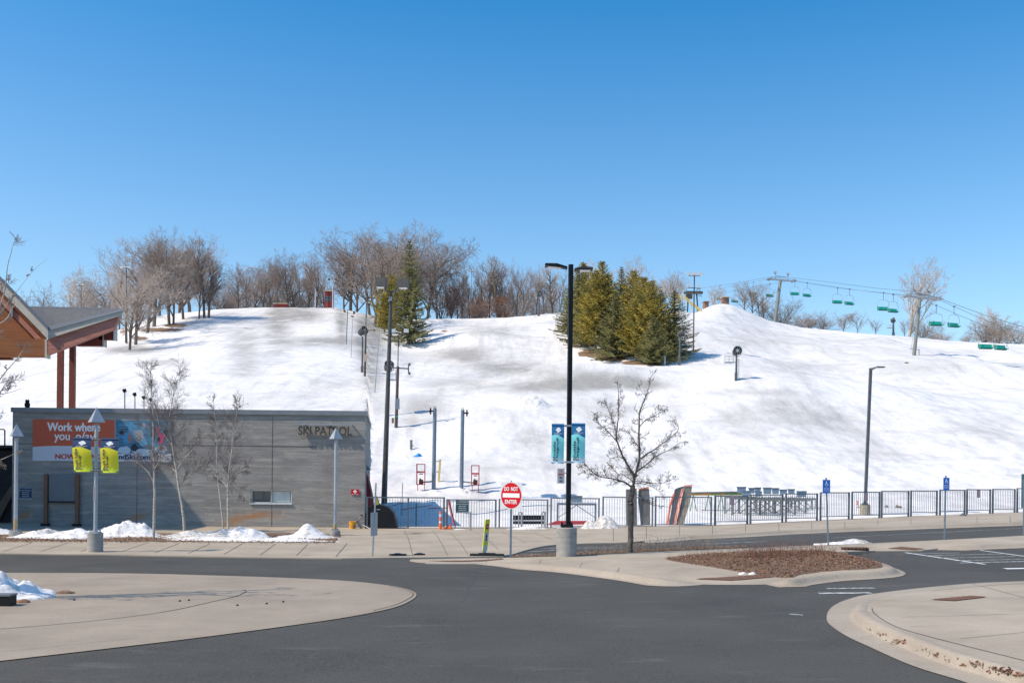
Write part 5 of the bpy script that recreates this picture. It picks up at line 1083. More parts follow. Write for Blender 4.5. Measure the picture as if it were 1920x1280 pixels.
# terrain park rail, red sled, rope, red poles
q = P(1340, 985, 52); q.z = zg(q.x) + .35; t = thing('terrain_park_rail', 'long multicoloured terrain park rail on green steel legs behind the fence', 'ski rail', q)
mr = mat('sprayed rail paint', (.10, .22, .06), .6, 0, (.62, .20, .05), 1.6, 3); MB().plate([L(t, 1296, 923), L(t, 1402, 921.5), L(t, 1402, 928), L(t, 1296, 928.5)], (0, .35, 0)).build('beam', mr, t)
MB().plate([L(t, 1296, 922.4, -.02), L(t, 1420, 920, -.02), L(t, 1420, 922.5, -.02), L(t, 1296, 924, -.02)], (0, .39, 0)).build('top_plate', M['panelgrey'], t)
b = MB()
for uu in (1300, 1328, 1352): b.tube(L(t, uu - 6, 958), L(t, uu, 928), .02).tube(L(t, uu + 6, 958), L(t, uu, 928), .02)
b.build('legs', mat('rail leg green', (.03, .20, .07), .6), t)
g = P(1060, 985, 46.3); g.z = zg(g.x) + .06; t = thing('rescue_sled', 'long low red sled lying behind the black lamp post', 'sled', g)
MB().plate([L(t, 1024, 985), L(t, 1032, 981), L(t, 1044, 976.5), L(t, 1112, 976.5), L(t, 1114, 980), L(t, 1098, 987), L(t, 1030, 987)], (0, .5, 0)).build('hull', M['redp'], t)
MB().tube(L(t, 1008, 984.5), L(t, 1030, 984), .02).tube(L(t, 1010, 987, -.1), L(t, 1032, 986, -.1), .02).build('handles', M['redp'], t)
for i, (u0, v0, u1, v1, d) in enumerate([(725, 951, 756, 941.5, 48), (752, 955, 809, 946.5, 48.5), (803, 952.5, 840, 952, 47.5)]):
    a, c_ = P(u0, v0, d), P(u1, v1, d); t = tag(MB().tube((0, 0, 0), c_ - a, .022, .018).build('bamboo_pole', M['redp']), ['left of three thin red poles strung behind the long fence panel', 'longest thin red pole strung behind the long fence panel', 'thin red pole pointing at the channelizer post'][i], 'pole', 'red poles behind the fence'); t.location = a
g = hx(753, 50.5); t = tag(MB().tube((0, 0, -.2), P(755, 905, 50.5) - g, .016).build('bamboo_pole', M['dkgrey']), 'thin dark upright marker pole behind the long fence panel', 'pole'); t.location = g
g = gp(779, 991, .05); g.y += .3; t = thing('stanchion', 'black post on a round foot behind the long fence panel', 'post', g)
MB().lathe((0, 0, 0), [(.2, 0), (.2, .02), (.05, .06)], 16).build('foot', M['black'], t); MB().tube((0, 0, .04), (0, 0, 1.1), .03).build('post', M['black'], t)
ro = [P(868, 961, 46.6), P(890, 963.5, 46.6), P(915, 961, 46.6), P(945, 955, 46.8), P(975, 949, 47), P(1010, 947, 47.2), P(1036, 947.5, 47.4)]
t = tag(MB().path([p - ro[0] for p in ro], .018).build('rope', mat('blue rope', (.05, .13, .25), .7)), 'slack blue rope strung behind the gates', 'rope'); t.location = ro[0]

# small things beyond the right fence
g = P(1607, 966, 54); g.z = zg(g.x) + .15; t = thing('channelizer', 'faded red and white channelizer beside the tall single lamp post', 'traffic post', g)
MB().box((0, 0, .05), (.32, .3, .2)).build('foot', M['red'], t); MB().tube((0, 0, .1), (0, 0, .7), .06, .045, 10).build('band', orr, t); MB().tube((0, 0, .36), (0, 0, .46), .062, .06, 10).build('band', M['white'], t)
for i, (u, v, r_, m_) in enumerate([(1660, 967, .35, 'timber'), (1683, 964.5, .55, 'timber'), (1676, 968.5, 1.3, 'orange'), (1611, 968, .35, 'timber'), (1638, 969, .3, 'orange')]):
    g = P(u, v, 54.2 if m_ == 'timber' else 53.6); g.z = zg(g.x) + .12
    heap('netting_heap', ['small brown heap left of the orange netting behind the fence', 'larger brown heap on the orange netting behind the fence', 'long orange netting strip lying behind the fence', 'brown heap at the foot of the faded channelizer', 'orange scrap right of the tall single lamp base'][i], 'heap', g.x, g.y, r_, .3, .12 if m_ == 'orange' else .34, M[m_], 30 + i, g.z, None, .7, fr=5, res=22)
g = gp(1806, 966, .13); tag(heap('rubber_scrap', 'dark scrap on the walk under the fence near the right', 'debris', g.x, g.y, .28, .2, .12, M['dkgrey'], 41, g.z - .05, None, .5, fr=6, res=16))
g = gp(1866, 1020, .02); tag(heap('debris_clump', 'dark leaf clump in the gutter near the right edge', 'debris', g.x, g.y, .16, .12, .09, M['mulch'], 42, g.z - .05, None, .7, fr=6, res=16))
g = gp(10, 1135, .012); t = thing('black_box', 'black plastic box on the island at the left edge, in front of the snow heap', 'box', g)
MB().box((-.05, .05, .09), (.32, .26, .18)).build('body', M['black'], t); MB().box((-.05, .05, .19), (.34, .28, .03)).build('lid', M['panelgrey'], t)

# ------------------------------------------------------------------ lift posts at the foot of the hill
def lift_post(ub, ut, vb, vt, sgn, label, glab):
    g = hp(ub, vb); t = thing('lift_post', label, 'lift post', g, 'grey steel lift posts'); s = g.y / F; r = 3.9 * s
    a = L(t, ut, vt); MB().tube((0, 0, -.4), (a.x, 0, a.z), r, r * .88, 16).build('post', M['bluepost'], t)
    MB().path([(a.x - .06, 0, a.z), (a.x - .05, 0, a.z + .10), (a.x + .05, 0, a.z + .10), (a.x + .06, 0, a.z)], .018).build('lifting_eye', M['dkgrey'], t)
    b = MB()
    for dz, rr in ((-.06, .10), (-.16, .17), (-.26, .10)): b.tube((a.x + sgn * .22, -.05, a.z + dz - .02), (a.x + sgn * .30, -.05, a.z + dz - .02), rr, rr, 12)
    b.tube((a.x, 0, a.z - .18), (a.x + sgn * .36, -.05, a.z - .18), .05); b.build('loudspeaker', M['black'], t)
    u0, u1 = (781, 797.5) if sgn < 0 else (883.5, 899)
    v0, vm, v1 = (869, 884.5, 908.5) if sgn < 0 else (871.5, 887.5, 909.5)
    q = P((u0 + u1) / 2, v1, g.y - .3); k = thing('lift_control_box', glab, 'control box', q, 'red lift control boxes'); ld_ = k
    for nm, va, vb_, face in (('upper_frame', v0, vm, True), ('lower_frame', vm, v1, False)):
        b = MB(); x0, x1 = L(k, u0, va).x, L(k, u1, va).x; za, zb_ = L(k, u0, va).z, L(k, u0, vb_).z
        for x in (x0 + .025, x1 - .025): b.box((x, 0, (za + zb_) / 2), (.05, .30 if (x < 0) == (sgn < 0) else .12, za - zb_))
        for z in (za - .025, zb_ + .03): b.box(((x0 + x1) / 2, 0, z), (x1 - x0 - .1, .12, .05))
        b.build(nm, M['redp'], k)
    x0, x1, z0, z1 = L(k, u0, v1).x, L(k, u1, v1).x, L(k, u0, v1).z, L(k, u0, vm).z
    MB().box(((x0 + x1) / 2, .1, z0 + .18), (.26, .12, .3)).box(((x0 + x1) / 2 - .05, .05, z0 + .34), (.08, .1, .12)).build('controls', M['rustplate'], k)
    MB().box(((x0 + x1) / 2, .1, z1 - .12), (.22, .06, .06)).build('lettering_strip', M['red'], k)
    MB().tube(((x0 + x1) / 2, .15, z0 + .15), (a.x * .1 + (g.x - q.x), .3, z0 + .22), .055).build('arm', M['bluepost'], k)
    for x in (x0 + .06, x1 - .06): MB().tube((x, .1, z0 + .02), (x, .1, H(q.x / q.y, q.y) - q.z - .1), .02).build('leg', M['redp'], k)
    return t
lp_a = lift_post(813, 815.5, 918, 765, -1, 'left of two tall grey blue lift posts at the foot of the hill', 'red steel lift control box left of the left lift post')
lp_b = lift_post(865, 867.5, 919.5, 768.5, 1, 'right of two tall grey blue lift posts at the foot of the hill', 'red steel lift control box right of the right lift post')
g = hp(822, 908); g.y += .4; t = thing('padded_post', 'tilted yellow padded wooden post between the two lift posts', 'post', g)
MB().plate([L(t, 820.5, 906), L(t, 824, 907), L(t, 827, 863), L(t, 823.5, 861)], (0, .14, 0)).build('pad', M['rail'], t)
MB().tube(L(t, 825.5, 866, .1), L(t, 825, 861, .1), .06).tube(L(t, 818, 864.5, .05), L(t, 824, 864.5, .05), .03).tube(L(t, 818, 884, .05), L(t, 823, 884, .05), .03).build('bracket', M['timber'], t)
for (u, v, r_, h_, lab, sd_) in [(811, 921, .65, .13, 'lumpy snow ring at the foot of the left lift post', 51), (867, 923, .8, .22, 'lumpy snow ring at the foot of the right lift post', 52), (985, 757, 2.2, .62, 'isolated rough snow pile on the middle bench of the hill', 53)]:
    g = hp(u, v + 3); o = heap('snow_pile', lab, 'snow pile', g.x, g.y + .2, r_ * (1 if sd_ < 53 else 1.3), r_ * .7, h_, M['pile'], sd_, g.z, None, .8, fr=3.2, res=34, terrain=True)
g = hp(783, 855); tag(heap('tarp', 'small bright blue tarp bundle on the snow left of the lift posts', 'tarp', g.x, g.y, .42, .3, .17, M['tarp'], 54, g.z, terrain=True, peaks=[(.2, 0, 1, .4)], rough=.3, fr=3, res=20))
g = hp(771, 843); t = thing('junction_box', 'small grey metal box on a stake above the blue tarp', 'utility box', g)
MB().box((0, 0, .4), (.17, .12, .62)).build('box', M['panelgrey'], t); MB().tube((0, 0, -.2), (0, 0, .1), .05).build('stake', M['timber'], t); MB().box((.11, 0, .3), (.08, .06, .08)).build('knob', M['dkgrey'], t)

# ------------------------------------------------------------------ wooden and steel poles on the hill
def floodbox(par, c, w, h, dp, tilt=.0, lens=True):
    b = MB(); x, y, z = c; hw = w / 2
    b.add([(x - hw * .9, y - dp * .3, z + h / 2), (x + hw * .9, y - dp * .3, z + h / 2), (x + hw, y + dp / 2, z + h / 2), (x - hw, y + dp / 2, z + h / 2), (x - hw * .85, y - dp * .55, z - h / 2), (x + hw * .85, y - dp * .55, z - h / 2), (x + hw * .8, y + dp / 2, z - h / 2), (x - hw * .8, y + dp / 2, z - h / 2)], [(0, 1, 2, 3), (4, 7, 6, 5), (0, 4, 5, 1), (1, 5, 6, 2), (2, 6, 7, 3), (3, 7, 4, 0)])
    f = b.build('floodlight', M['darkmetal'], par)
    if lens: MB().plate([(x - hw * .7, y - dp * .45, z - h / 2 - .015), (x + hw * .7, y - dp * .45, z - h / 2 - .015), (x + hw * .65, y + dp * .3, z - h / 2 - .015), (x - hw * .65, y + dp * .3, z - h / 2 - .015)], (0, 0, -.01)).build('lens', M['lampglass'], f)
d = 56.5; g = hx(719.5, d); t = thing('floodlight_pole', 'tall dark leaning pole with two boxy floodlights beside the building', 'light pole', g); s = d / F
g2 = L(t, 733.5, 546); MB().tube((0, 0, -.6), (g2.x, 0, g2.z), 5.6 * s, 3.0 * s, 14).build('pole', mat('dark brown steel', (.055, .05, .047), .6, .0, (.085, .08, .075), 4), t)
b = MB(); b.path([L(t, 720, 538), L(t, 725, 546), L(t, 733, 548), L(t, 744, 546), L(t, 748, 540)], .045); b.build('arm', M['dkgrey'], t)
p = L(t, 714.5, 530); floodbox(t, (p.x, 0, p.z), 22 * s, 18 * s, .75); p = L(t, 756, 532); floodbox(t, (p.x, 0, p.z), 22 * s, 16 * s, .75)
MB().box(L(t, 732, 560, -.1), (.16, .2, .22)).build('junction_box', M['galv'], t)
# second wooden pole with cross arm
g = hp(742.5, 801); t = thing('tow_pole', 'slim dark pole with cross arm and blue grey box, right of the tall floodlight pole', 'pole', g, 'tow poles'); s = g.y / F; kk = M['darkwood']
MB().tube((0, 0, -.4), L(t, 746, 687), 3.2 * s, 2.6 * s, 10).tube(L(t, 746, 690), L(t, 747, 628), 1.0 * s, .8 * s, 6).build('pole', kk, t)
MB().tube(L(t, 722, 688), L(t, 766, 691), 1.4 * s).tube(L(t, 766, 682), L(t, 766, 701), 1.2 * s).build('cross_arm', M['dkgrey'], t)
MB().box(L(t, 768, 683), (3 * s, .2, 5 * s)).box(L(t, 768, 700), (3 * s, .2, 5 * s)).build('fixture', M['dkgrey'], t)
MB().box(L(t, 746, 757, -.15), (6 * s, .2, 20 * s)).build('box', M['bluepost'], t); MB().box(L(t, 743.5, 781, -.02), (6.6 * s, 6.6 * s, 2 * s)).build('green_band', M['green'], t)
MB().box(L(t, 736.5, 788, .1), (4 * s, .15, 10 * s)).build('lower_box', M['timber'], t)
g = hp(684, 705); t = thing('tow_pole', 'slim dark pole with short cross arm and tan box, farther up the left run edge', 'pole', g, 'tow poles'); s = g.y / F
MB().tube((0, 0, -.4), L(t, 686, 615), 2.2 * s, 1.8 * s, 8).tube(L(t, 686, 618), L(t, 686.5, 577), .8 * s, .6 * s, 6).build('pole', kk, t)
MB().tube(L(t, 686, 619), L(t, 703, 619), 1.1 * s).box(L(t, 702, 619), (3 * s, .2, 4 * s)).build('cross_arm', M['timber'], t); MB().box(L(t, 685.5, 671, -.1), (4.2 * s, .2, 14 * s)).build('box', M['tan'], t)

def snow_gun(ub, vb, ut, vt, ug, vg, rg, label, ang=0.6, basket=None, d=None, facing=False, ladder=False):
    g = hp(ub, vb) if d is None else hx(ub, d); t = thing('snow_gun', label, 'snow gun', g, 'snow guns on the hill'); s = g.y / F
    MB().tube((0, 0, -.4), L(t, ut, vt), 2.0 * s, 1.6 * s, 8).box((0, 0, .35), (4.5 * s, .25, .7)).build('mast', M['dkgrey'], t)
    c = L(t, ug, vg); ax = Vector((math.sin(ang), -math.cos(ang) * .8 if facing else -.35, .25 if not facing else .15)).normalized(); r = rg * s; ln = r * 1.5
    n = 18; b = MB(); q = ax.to_track_quat('Z', 'Y').to_matrix(); prof = [(r * .72, -ln * .6), (r * .8, -ln * .3), (r, ln * .45), (r * 1.02, ln * .55), (r * .88, ln * .55), (r * .7, -ln * .2), (.02, -ln * .2)]
    vs = [c + q @ Vector((rr * math.cos(k * 2 * math.pi / n), rr * math.sin(k * 2 * math.pi / n), z)) for rr, z in prof for k in range(n)]
    b.add(vs, [(j * n + k, j * n + (k + 1) % n, (j + 1) * n + (k + 1) % n, (j + 1) * n + k) for j in range(len(prof) - 1) for k in range(n)]); b.build('barrel', M['darkmetal'], t)
    b = MB(); b.tube(c + ax * (ln * .1), c + ax * (ln * .5), r * .3, r * .2, 10)
    for k in range(8): e_ = q @ Vector((math.cos(k * .785), math.sin(k * .785), 0)); b.tube(c + ax * (ln * .42) + e_ * r * .2, c + ax * (ln * .42) + e_ * r * .86, r * .05, None, 4)
    b.build('fan', M['lampglass'], t)
    b = MB(); b.path([c + Vector((-r * .95, 0, .2 * r)), c + Vector((-r * .95, 0, -r * .7)), c + Vector((0, 0, -r * 1.35)), c + Vector((r * .95, 0, -r * .7)), c + Vector((r * .95, 0, .2 * r))], r * .09).build('yoke', M['galv'], t)
    if basket:
        a0, a1, w0, w1 = basket; b = MB()
        for v in (w0, (w0 + w1) / 2, w1):
            for dy in (-.4, .4): b.tube(L(t, a0, v, dy), L(t, a1, v, dy), .022)
            b.tube(L(t, a0, v, -.4), L(t, a0, v, .4), .022).tube(L(t, a1, v, -.4), L(t, a1, v, .4), .022)
        for u in (a0, (a0 + a1) / 2, a1):
            for dy in (-.4, .4): b.tube(L(t, u, w0, dy), L(t, u, w1, dy), .022)
        b.box((L(t, a0, w1) + L(t, a1, w1)) / 2, ((a1 - a0) * s, .8, .07)).tube(L(t, a1, w1), L(t, ut, w1), .05); b.build('platform', M['galv'], t)
    if ladder:
        b = MB(); n = 12
        for k in range(n): v = vt + 8 + (vb - vt - 12) * k / n; b.tube(L(t, ut + .5, v), L(t, ut + 4.5, v), .02)
        b.tube(L(t, ut + 4.5, vt + 6), L(t, ut + 4.5, vb - 2), .02); b.build('ladder', M['galv'], t)
    return t
snow_gun(724, 779, 727, 700, 729, 687, 9, 'large snow gun half hidden behind the tall floodlight pole', .1, (728, 742, 694, 712))
snow_gun(679, 698, 680, 632, 680, 621, 8, 'snow gun with basket beside the farther tow pole on the left run edge', .5, (671, 678, 632, 643))
snow_gun(1380, 713.5, 1381, 666, 1381.5, 658.5, 8.3, 'round faced snow gun with basket and ladder alone on the right slope', .05, (1359, 1375, 668, 679.5), None, True, True)
snow_gun(1273.5, 684.5, 1275, 633, 1277, 625, 6.5, 'snow gun at the right edge of the conifer grove', .9)
snow_gun(1675, 626, 1675, 604, 1674.5, 600, 4.5, 'distant snow gun on the ridge left of the nearer lift tower', .8, (1664, 1672, 609, 615), 184)
snow_gun(1010, 592, 1011, 560, 1011, 552, 5, 'distant snow gun on the ridge left of the black lamp post', .3, None, 188)

def thin_pole(ub, vb, ut, vt, r, label, m_, group='thin poles on the hill', d=None, heads=(), name='marker_pole', cat='pole', base=None):
    g = hp(ub, vb) if d is None else hx(ub, d); t = thing(name, label, cat, g, group); s = g.y / F
    MB().tube((0, 0, -.5), L(t, ut, vt), r * s, r * s * .8, 6).build('pole', m_, t)
    for (u, v, w, h, hm) in heads:
        MB().box(L(t, u, v, -.1), (w * s, .5, h * s)).build('lamp_head', hm, t)
    if len(heads) > 1:
        a = min(heads); c_ = max(heads); MB().tube(L(t, a[0], a[1] + a[3] * .7), L(t, c_[0], c_[1] + c_[3] * .7), .5 * s).build('cross_arm', m_, t)
    if base: MB().tube((0, 0, 0), (0, 0, base[0] * s), base[1] * s, None, 8).build('pad', base[2], t)
    return t
W_, GL, DK = M['white'], M['lampglass'], M['darkmetal']
thin_pole(649, 645, 652, 580, 1.0, 'dark steel tow line pole at the right edge of the left run', M['bluepost'], heads=((646, 583, 3, 3, DK), (664, 586, 3, 4, DK)))
thin_pole(658, 670, 661, 598, .6, 'thin grey bamboo pole right of the tow line pole', M['galv'])
thin_pole(702, 736, 712, 614, .9, 'long slanted pale pole crossing the slope left of the floodlight pole', M['galv'])
thin_pole(591, 577, 591.5, 541, 1.1, 'white post at the hilltop left of the red tower hut', M['silver'], heads=((594, 543, 3, 5, DK), (595, 558, 3, 3, DK)), d=189)
thin_pole(624, 580, 624, 532, 1.1, 'white post at the hilltop in front of the red tower hut', M['silver'], heads=((617, 524, 3, 3, DK), (630, 524, 3, 3, DK)), d=187)
thin_pole(611.5, 577, 612, 530, .9, 'white post at the hilltop behind the red tower hut', M['silver'], d=194)
thin_pole(627, 577, 627, 545, .7, 'short white post right of the red tower hut', M['silver'], d=192)
thin_pole(687, 600, 687, 569, .8, 'twin floodlight pole at the top right of the left run', DK, heads=((677, 564, 6, 6, GL), (695, 565, 8, 7, GL)), d=184, name='floodlight_pole', cat='light pole', group='floodlight poles on the hill')
thin_pole(748, 650, 748, 622, .9, 'low twin floodlight pole in front of the tall spruce', DK, heads=((738, 620, 8, 6, GL), (762, 620, 9, 7, GL)), name='floodlight_pole', cat='light pole', group='floodlight poles on the hill')
thin_pole(472, 576, 473, 502, .6, 'thin twin lamp pole on the ridge among the bare trees left of centre', M['galv'], heads=((468, 501.5, 8, 1.6, GL), (478, 502, 8, 1.6, GL)), d=196, name='floodlight_pole', cat='light pole', group='floodlight poles on the hill')
thin_pole(883, 595, 884, 508, .6, 'thin twin lamp pole on the ridge right of the spruce', M['galv'], heads=((880, 507.5, 6, 1.6, GL), (889, 508, 6, 1.6, GL)), d=194, name='floodlight_pole', cat='light pole', group='floodlight poles on the hill')
thin_pole(238, 659, 237, 502, 1.3, 'tall dark twin lamp pole in front of the left tree clump', DK, heads=((230.5, 501, 10, 2.6, GL), (241, 501, 9, 2.6, GL)), d=146, name='floodlight_pole', cat='light pole', group='floodlight poles on the hill')
t = thin_pole(236.5, 659, 236, 580, 2.2, 'stout timber pole with a round clock like gun head at the left tree clump', M['darkwood'], d=147, heads=((236, 584, 8, 9, DK),), name='equipment_pole')
MB().lathe((0, 0, 0), [(.4, -.02), (.4, .02)], 14).build('disc', GL, t).location = L(t, 236.5, 588, -.45)
bpy.context.view_layer.update(); [setattr(c_, 'rotation_euler', (math.pi / 2, 0, 0)) for c_ in COL.objects if c_.name.startswith('disc') and c_.parent == t]
thin_pole(152, 600, 152, 535, .6, 'thin twin lamp pole above the lodge roof', DK, heads=((146, 534, 6, 2, GL), (156, 534, 6, 2, GL)), d=176, name='floodlight_pole', cat='light pole', group='floodlight poles on the hill')
t = thin_pole(1300, 657, 1302, 515, 1.4, 'tall pole with five floodlights and a platform at the right of the grove', mat('brown pole', (.12, .09, .085), .7), heads=((1291.5, 513.5, 7, 5.5, GL), (1302.5, 513.5, 8, 5.5, GL), (1313, 513.5, 7, 5.5, GL)), name='floodlight_pole', cat='light pole', group='floodlight poles on the hill', base=(10, 1.7, M['rustplate']))
MB().box(L(t, 1292, 535, -.1), (6 * t.location.y / F, .4, 5 * t.location.y / F)).box(L(t, 1311.5, 536, -.1), (4 * t.location.y / F, .4, 5 * t.location.y / F)).build('lower_lamp', GL, t)
MB().tube(L(t, 1290, 539), L(t, 1314, 541), .05).box(L(t, 1301, 548), (30 * t.location.y / F, 1.0, .16)).tube(L(t, 1287, 548), L(t, 1287, 543), .03).tube(L(t, 1315, 554), L(t, 1310, 540), .03).build('platform', DK, t)
t = thing('marker_box', 'small pale grey utility post left of the grove snow gun', 'utility box', hp(1246, 685)); MB().box(L(t, 1246.5, 676), (3.4 * t.location.y / F, .2, 17 * t.location.y / F)).build('body', M['galv'], t)
MB().box(L(t, 1246.5, 667), (4.4 * t.location.y / F, .28, 2 * t.location.y / F)).build('cap', M['palepole'], t)
# huts on the ridge
def hut(name, label, u0, u1, vt, vb, d, wallm, roofm, win=None, overh=1.5, depth=2.2):
    q = P((u0 + u1) / 2, vb, d); t = thing(name, label, 'hut', q, None); x0, x1, h = L(t, u0, vb).x, L(t, u1, vb).x, L(t, u0, vt).z; s = d / F
    MB().box((0, depth / 2, (h - 1.0) / 2), (x1 - x0, depth, h + 1.0)).build('wall', wallm, t)
    MB().plate([(x0 - overh * s, -.25, h + .02), (x1 + overh * s, -.25, h + .02), (x1 + overh * s, depth + .2, h + .22), (x0 - overh * s, depth + .2, h + .22)], (0, 0, .16)).build('roof', roofm, t)
    if win: w0, w1, a0, a1 = win; MB().plate([L(t, w0, a0, -.03), L(t, w1, a0, -.03), L(t, w1, a1, -.03), L(t, w0, a1, -.03)], (0, .05, 0)).build('window', M['glass'], t)
    return t
t = hut('tower_hut', 'narrow barn red tower hut with dark windows on the hilltop', 608.5, 622, 546.5, 577, 193, M['hut'], M['tan'], (609.5, 621, 555.5, 564.5)); MB().tube(L(t, 615.5, 577, -.1), L(t, 615.5, 547, -.1), .06).build('mullion', DK, t)
hut('low_hut', 'low red hut with tan trim on the hilltop left of the tower hut', 514, 538, 570, 577.5, 193, M['hut'], M['tan'])
for u in (513.5, 538.5): pass
hut('ridge_hut', 'pink brown brick hut with dark window between two green lift chairs', 1356, 1367, 558, 573, 203, M['brick'], M['tan'], (1363, 1366, 560, 567))
hut('ridge_hut', 'small dark brown hut at the foot of the yellow rail on the ridge', 1321.5, 1329, 566.5, 578, 200, M['brick'], M['brick'])
hut('ridge_hut', 'brown hut top showing between the conifers of the grove', 1206, 1219, 530, 560, 196, M['brick'], M['tan'], (1211.5, 1215.5, 533, 541))
q = P(1290, 575, 193); t = thing('yellow_rail', 'yellow timber stair rail curving down the ridge right of the grove', 'stair rail', q)
for off in (0, 4.5, 9): MB().path([L(t, 1266 + off * .3, 553 + off * .9), L(t, 1283, 553.5 + off * .7), L(t, 1296, 566 + off * .5), L(t, 1318 - off * .6, 583.5 - off * .1)], .085, 5).build('rail', M['rail'], t)
b = MB(); [b.tube(L(t, u, v, .1), L(t, u, v + 12, .1), .07) for u, v in ((1272, 554), (1280, 556), (1288, 560), (1297, 568), (1306, 574))]; b.build('posts', M['tan'], t)
q = P(1292, 570, 197); t = thing('lift_terminal', 'dark steel lift terminal frame behind the five lamp pole', 'lift terminal', q)
MB().box(L(t, 1300, 549), (3.6, .8, .35)).box(L(t, 1292, 556), (1.2, .8, .8)).build('sheave_frame', DK, t); b = MB(); [b.tube(L(t, u, 600), L(t, u2, 549), .14) for u, u2 in ((1288, 1291), (1310, 1306))]; b.build('leg', DK, t); MB().tube(L(t, 1306, 552), L(t, 1316, 556), .06).tube(L(t, 1306, 545), L(t, 1312, 533), .05).build('arm', DK, t)

# ------------------------------------------------------------------ chairlift
def lift_tower(ub, vb, ut, vt, armL, armR, d, label, lamps):
    g = hx(ub, d); t = thing('lift_tower', label, 'lift tower', g, 'chairlift towers'); s = d / F; top = L(t, ut, vt)
    MB().tube((0, 0, -.6), top, 3.3 * s * 1.05, 2.7 * s, 14).build('tube', M['olive'], t)
    a, c_ = L(t, *armL), L(t, *armR); MB().tube(a, c_, .16, None, 6).tube(a + Vector((.4, 0, .35)), c_ + Vector((-.4, 0, .35)), .05).build('cross_arm', M['galv'], t)
    for e in (a, c_):
        b = MB(); b.box(e, (.28, 2.4, .18))
        for k in range(4): b.tube(e + Vector((-.07, -1.0 + k * .65, .16)), e + Vector((.07, -1.0 + k * .65, .16)), .2, None, 10)
        b.box(e + Vector((.35 if e.x > 0 else -.35, 0, .02)), (.6, 2.0, .04)); b.build('sheave_train', M['galv'], t)
    b = MB(); l0, l1 = [L(t, u, v) for u, v in lamps]
    b.tube(l0 - Vector((0, 0, .7)), l1 - Vector((0, 0, .7)), .06)
    for p, e in ((l0, a.lerp(c_, .22)), (l1, a.lerp(c_, .72))): b.tube(p - Vector((0, 0, .7)), e, .05).tube(p, p - Vector((0, 0, .7)), .04)
    b.build('lamp_frame', M['bluepost'], t)
    for p in (l0, l1):
        f = MB().lathe(p + Vector((0, 0, -.22)), [(.12, -.1), (.27, .05), (.30, .3), (.2, .45)], 12).build('lamp_head', M['dkgrey'], t, True)
        MB().tube(p + Vector((0, -.14, 0)), p + Vector((0, -.34, -.05)), .22, .24, 12).build('lens', GL, f)
    b = MB(); n = 22
    for k in range(n): q = top * ((k + 1) / (n + 2)); b.tube(q + Vector((-.40, -.05, 0)), q + Vector((-.14, -.05, 0)), .018)
    b.tube(Vector((-.40, -.05, .6)), top * .93 + Vector((-.36, -.05, 0)), .02); b.build('ladder', M['galv'], t)
    MB().tube((.75, 0, -.3), (.75, 0, .9), .07).tube((.75, 0, .75), (-.6, 0, .95), .04).build('brace', M['palepole'], t)
    return t
t1 = lift_tower(1452.5, 611, 1463.5, 526, (1444, 523.5), (1487, 527), 203, 'farther chairlift tower with twin lamps at the top of the right slope', ((1454, 510.5), (1478, 513.5)))
MB().box(L(t1, 1462.5, 539, -.25), (2.4 * 203 / F, .05, 8 * 203 / F)).build('number_plate', M['yellow'], t1)
t2 = lift_tower(1713, 678, 1725, 561, (1702, 555), (1757, 562), 140, 'nearer chairlift tower with twin lamps and a shadow on the snow to its right', ((1716, 541.5), (1742.5, 544)))
CH_ = [(1351, 541, 240, 'L'), (1378, 545, 232, 'R'), (1412.5, 529, 219, 'L'), (1443.5, 532.5, 212, 'R'), (1490.5, 527.5, 198, 'L'), (1513.5, 530, 193, 'R'), (1570.5, 540, 175, 'L'), (1593, 542, 171, 'R'), (1656.5, 549, 153, 'L'), (1675, 552, 150, 'R'), (1755.5, 572.5, 132, 'L'), (1789, 574.5, 130, 'R'), (1849, 612, 120, 'L'), (1877, 613, 118, 'R')]
CLAB = ['farthest green chair, left of the ridge hut', 'green chair just right of the ridge hut', 'left green chair of the pair before the farther lift tower', 'right green chair of the pair before the farther lift tower', 'left green chair of the pair just right of the farther lift tower', 'right green chair of the pair just right of the farther lift tower', 'left green chair of the middle pair between the lift towers', 'right green chair of the middle pair between the lift towers', 'left green chair of the pair just left of the nearer lift tower', 'right green chair of the pair just left of the nearer lift tower', 'left of two green chairs just right of the nearer lift tower', 'right of two green chairs just right of the nearer lift tower', 'left of the two lowest green chairs in front of the far brush', 'right of the two lowest green chairs in front of the far brush']
def chair_proto(loc, label):
    t = thing('lift_chair', label, 'lift chair', loc, 'green chairlift chairs'); w = .88
    MB().tube((0, 0, .1), (0, 0, -1.05), .035).box((0, 0, 0), (.12, .35, .16)).build('hanger', M['dkgrey'], t)
    b = MB(); b.path([(-w, .25, -2.55), (-w - .04, 0, -2.0), (-w + .06, .05, -1.25), (-w * .55, .02, -1.12), (0, 0, -1.03), (w * .55, .02, -1.12), (w - .06, .05, -1.25), (w + .04, 0, -2.0), (w, .25, -2.55)], .028); b.build('frame', M['galv'], t)
    MB().box((0, -.06, -2.52), (w * 1.96, .50, .08), ('X', -.1)).build('seat', M['green'], t)
    MB().box((0, .22, -2.26), (w * 1.96, .06, .38), ('X', -.2)).build('backrest', M['green'], t)
    MB().box((0, .02, -2.62), (w * 1.7, .40, .09)).build('seat_frame', M['greend'], t)
    MB().path([(-w, -.3, -2.6), (-w, -.05, -2.0)], .02).path([(w, -.3, -2.6), (w, -.05, -2.0)], .02).build('arm', M['galv'], t); return t
pts = {'L': [], 'R': []}; pr = None
for i, (u, v, d, sd_) in enumerate(CH_):
    q = P(u, v, d); pts[sd_].append(q)
    if pr is None: pr = chair_proto(q, CLAB[0]); index_kids()
    else: dup(pr, q, CLAB[i], .35 if sd_ == 'R' else .1)
pr.rotation_euler = (0, 0, .1)
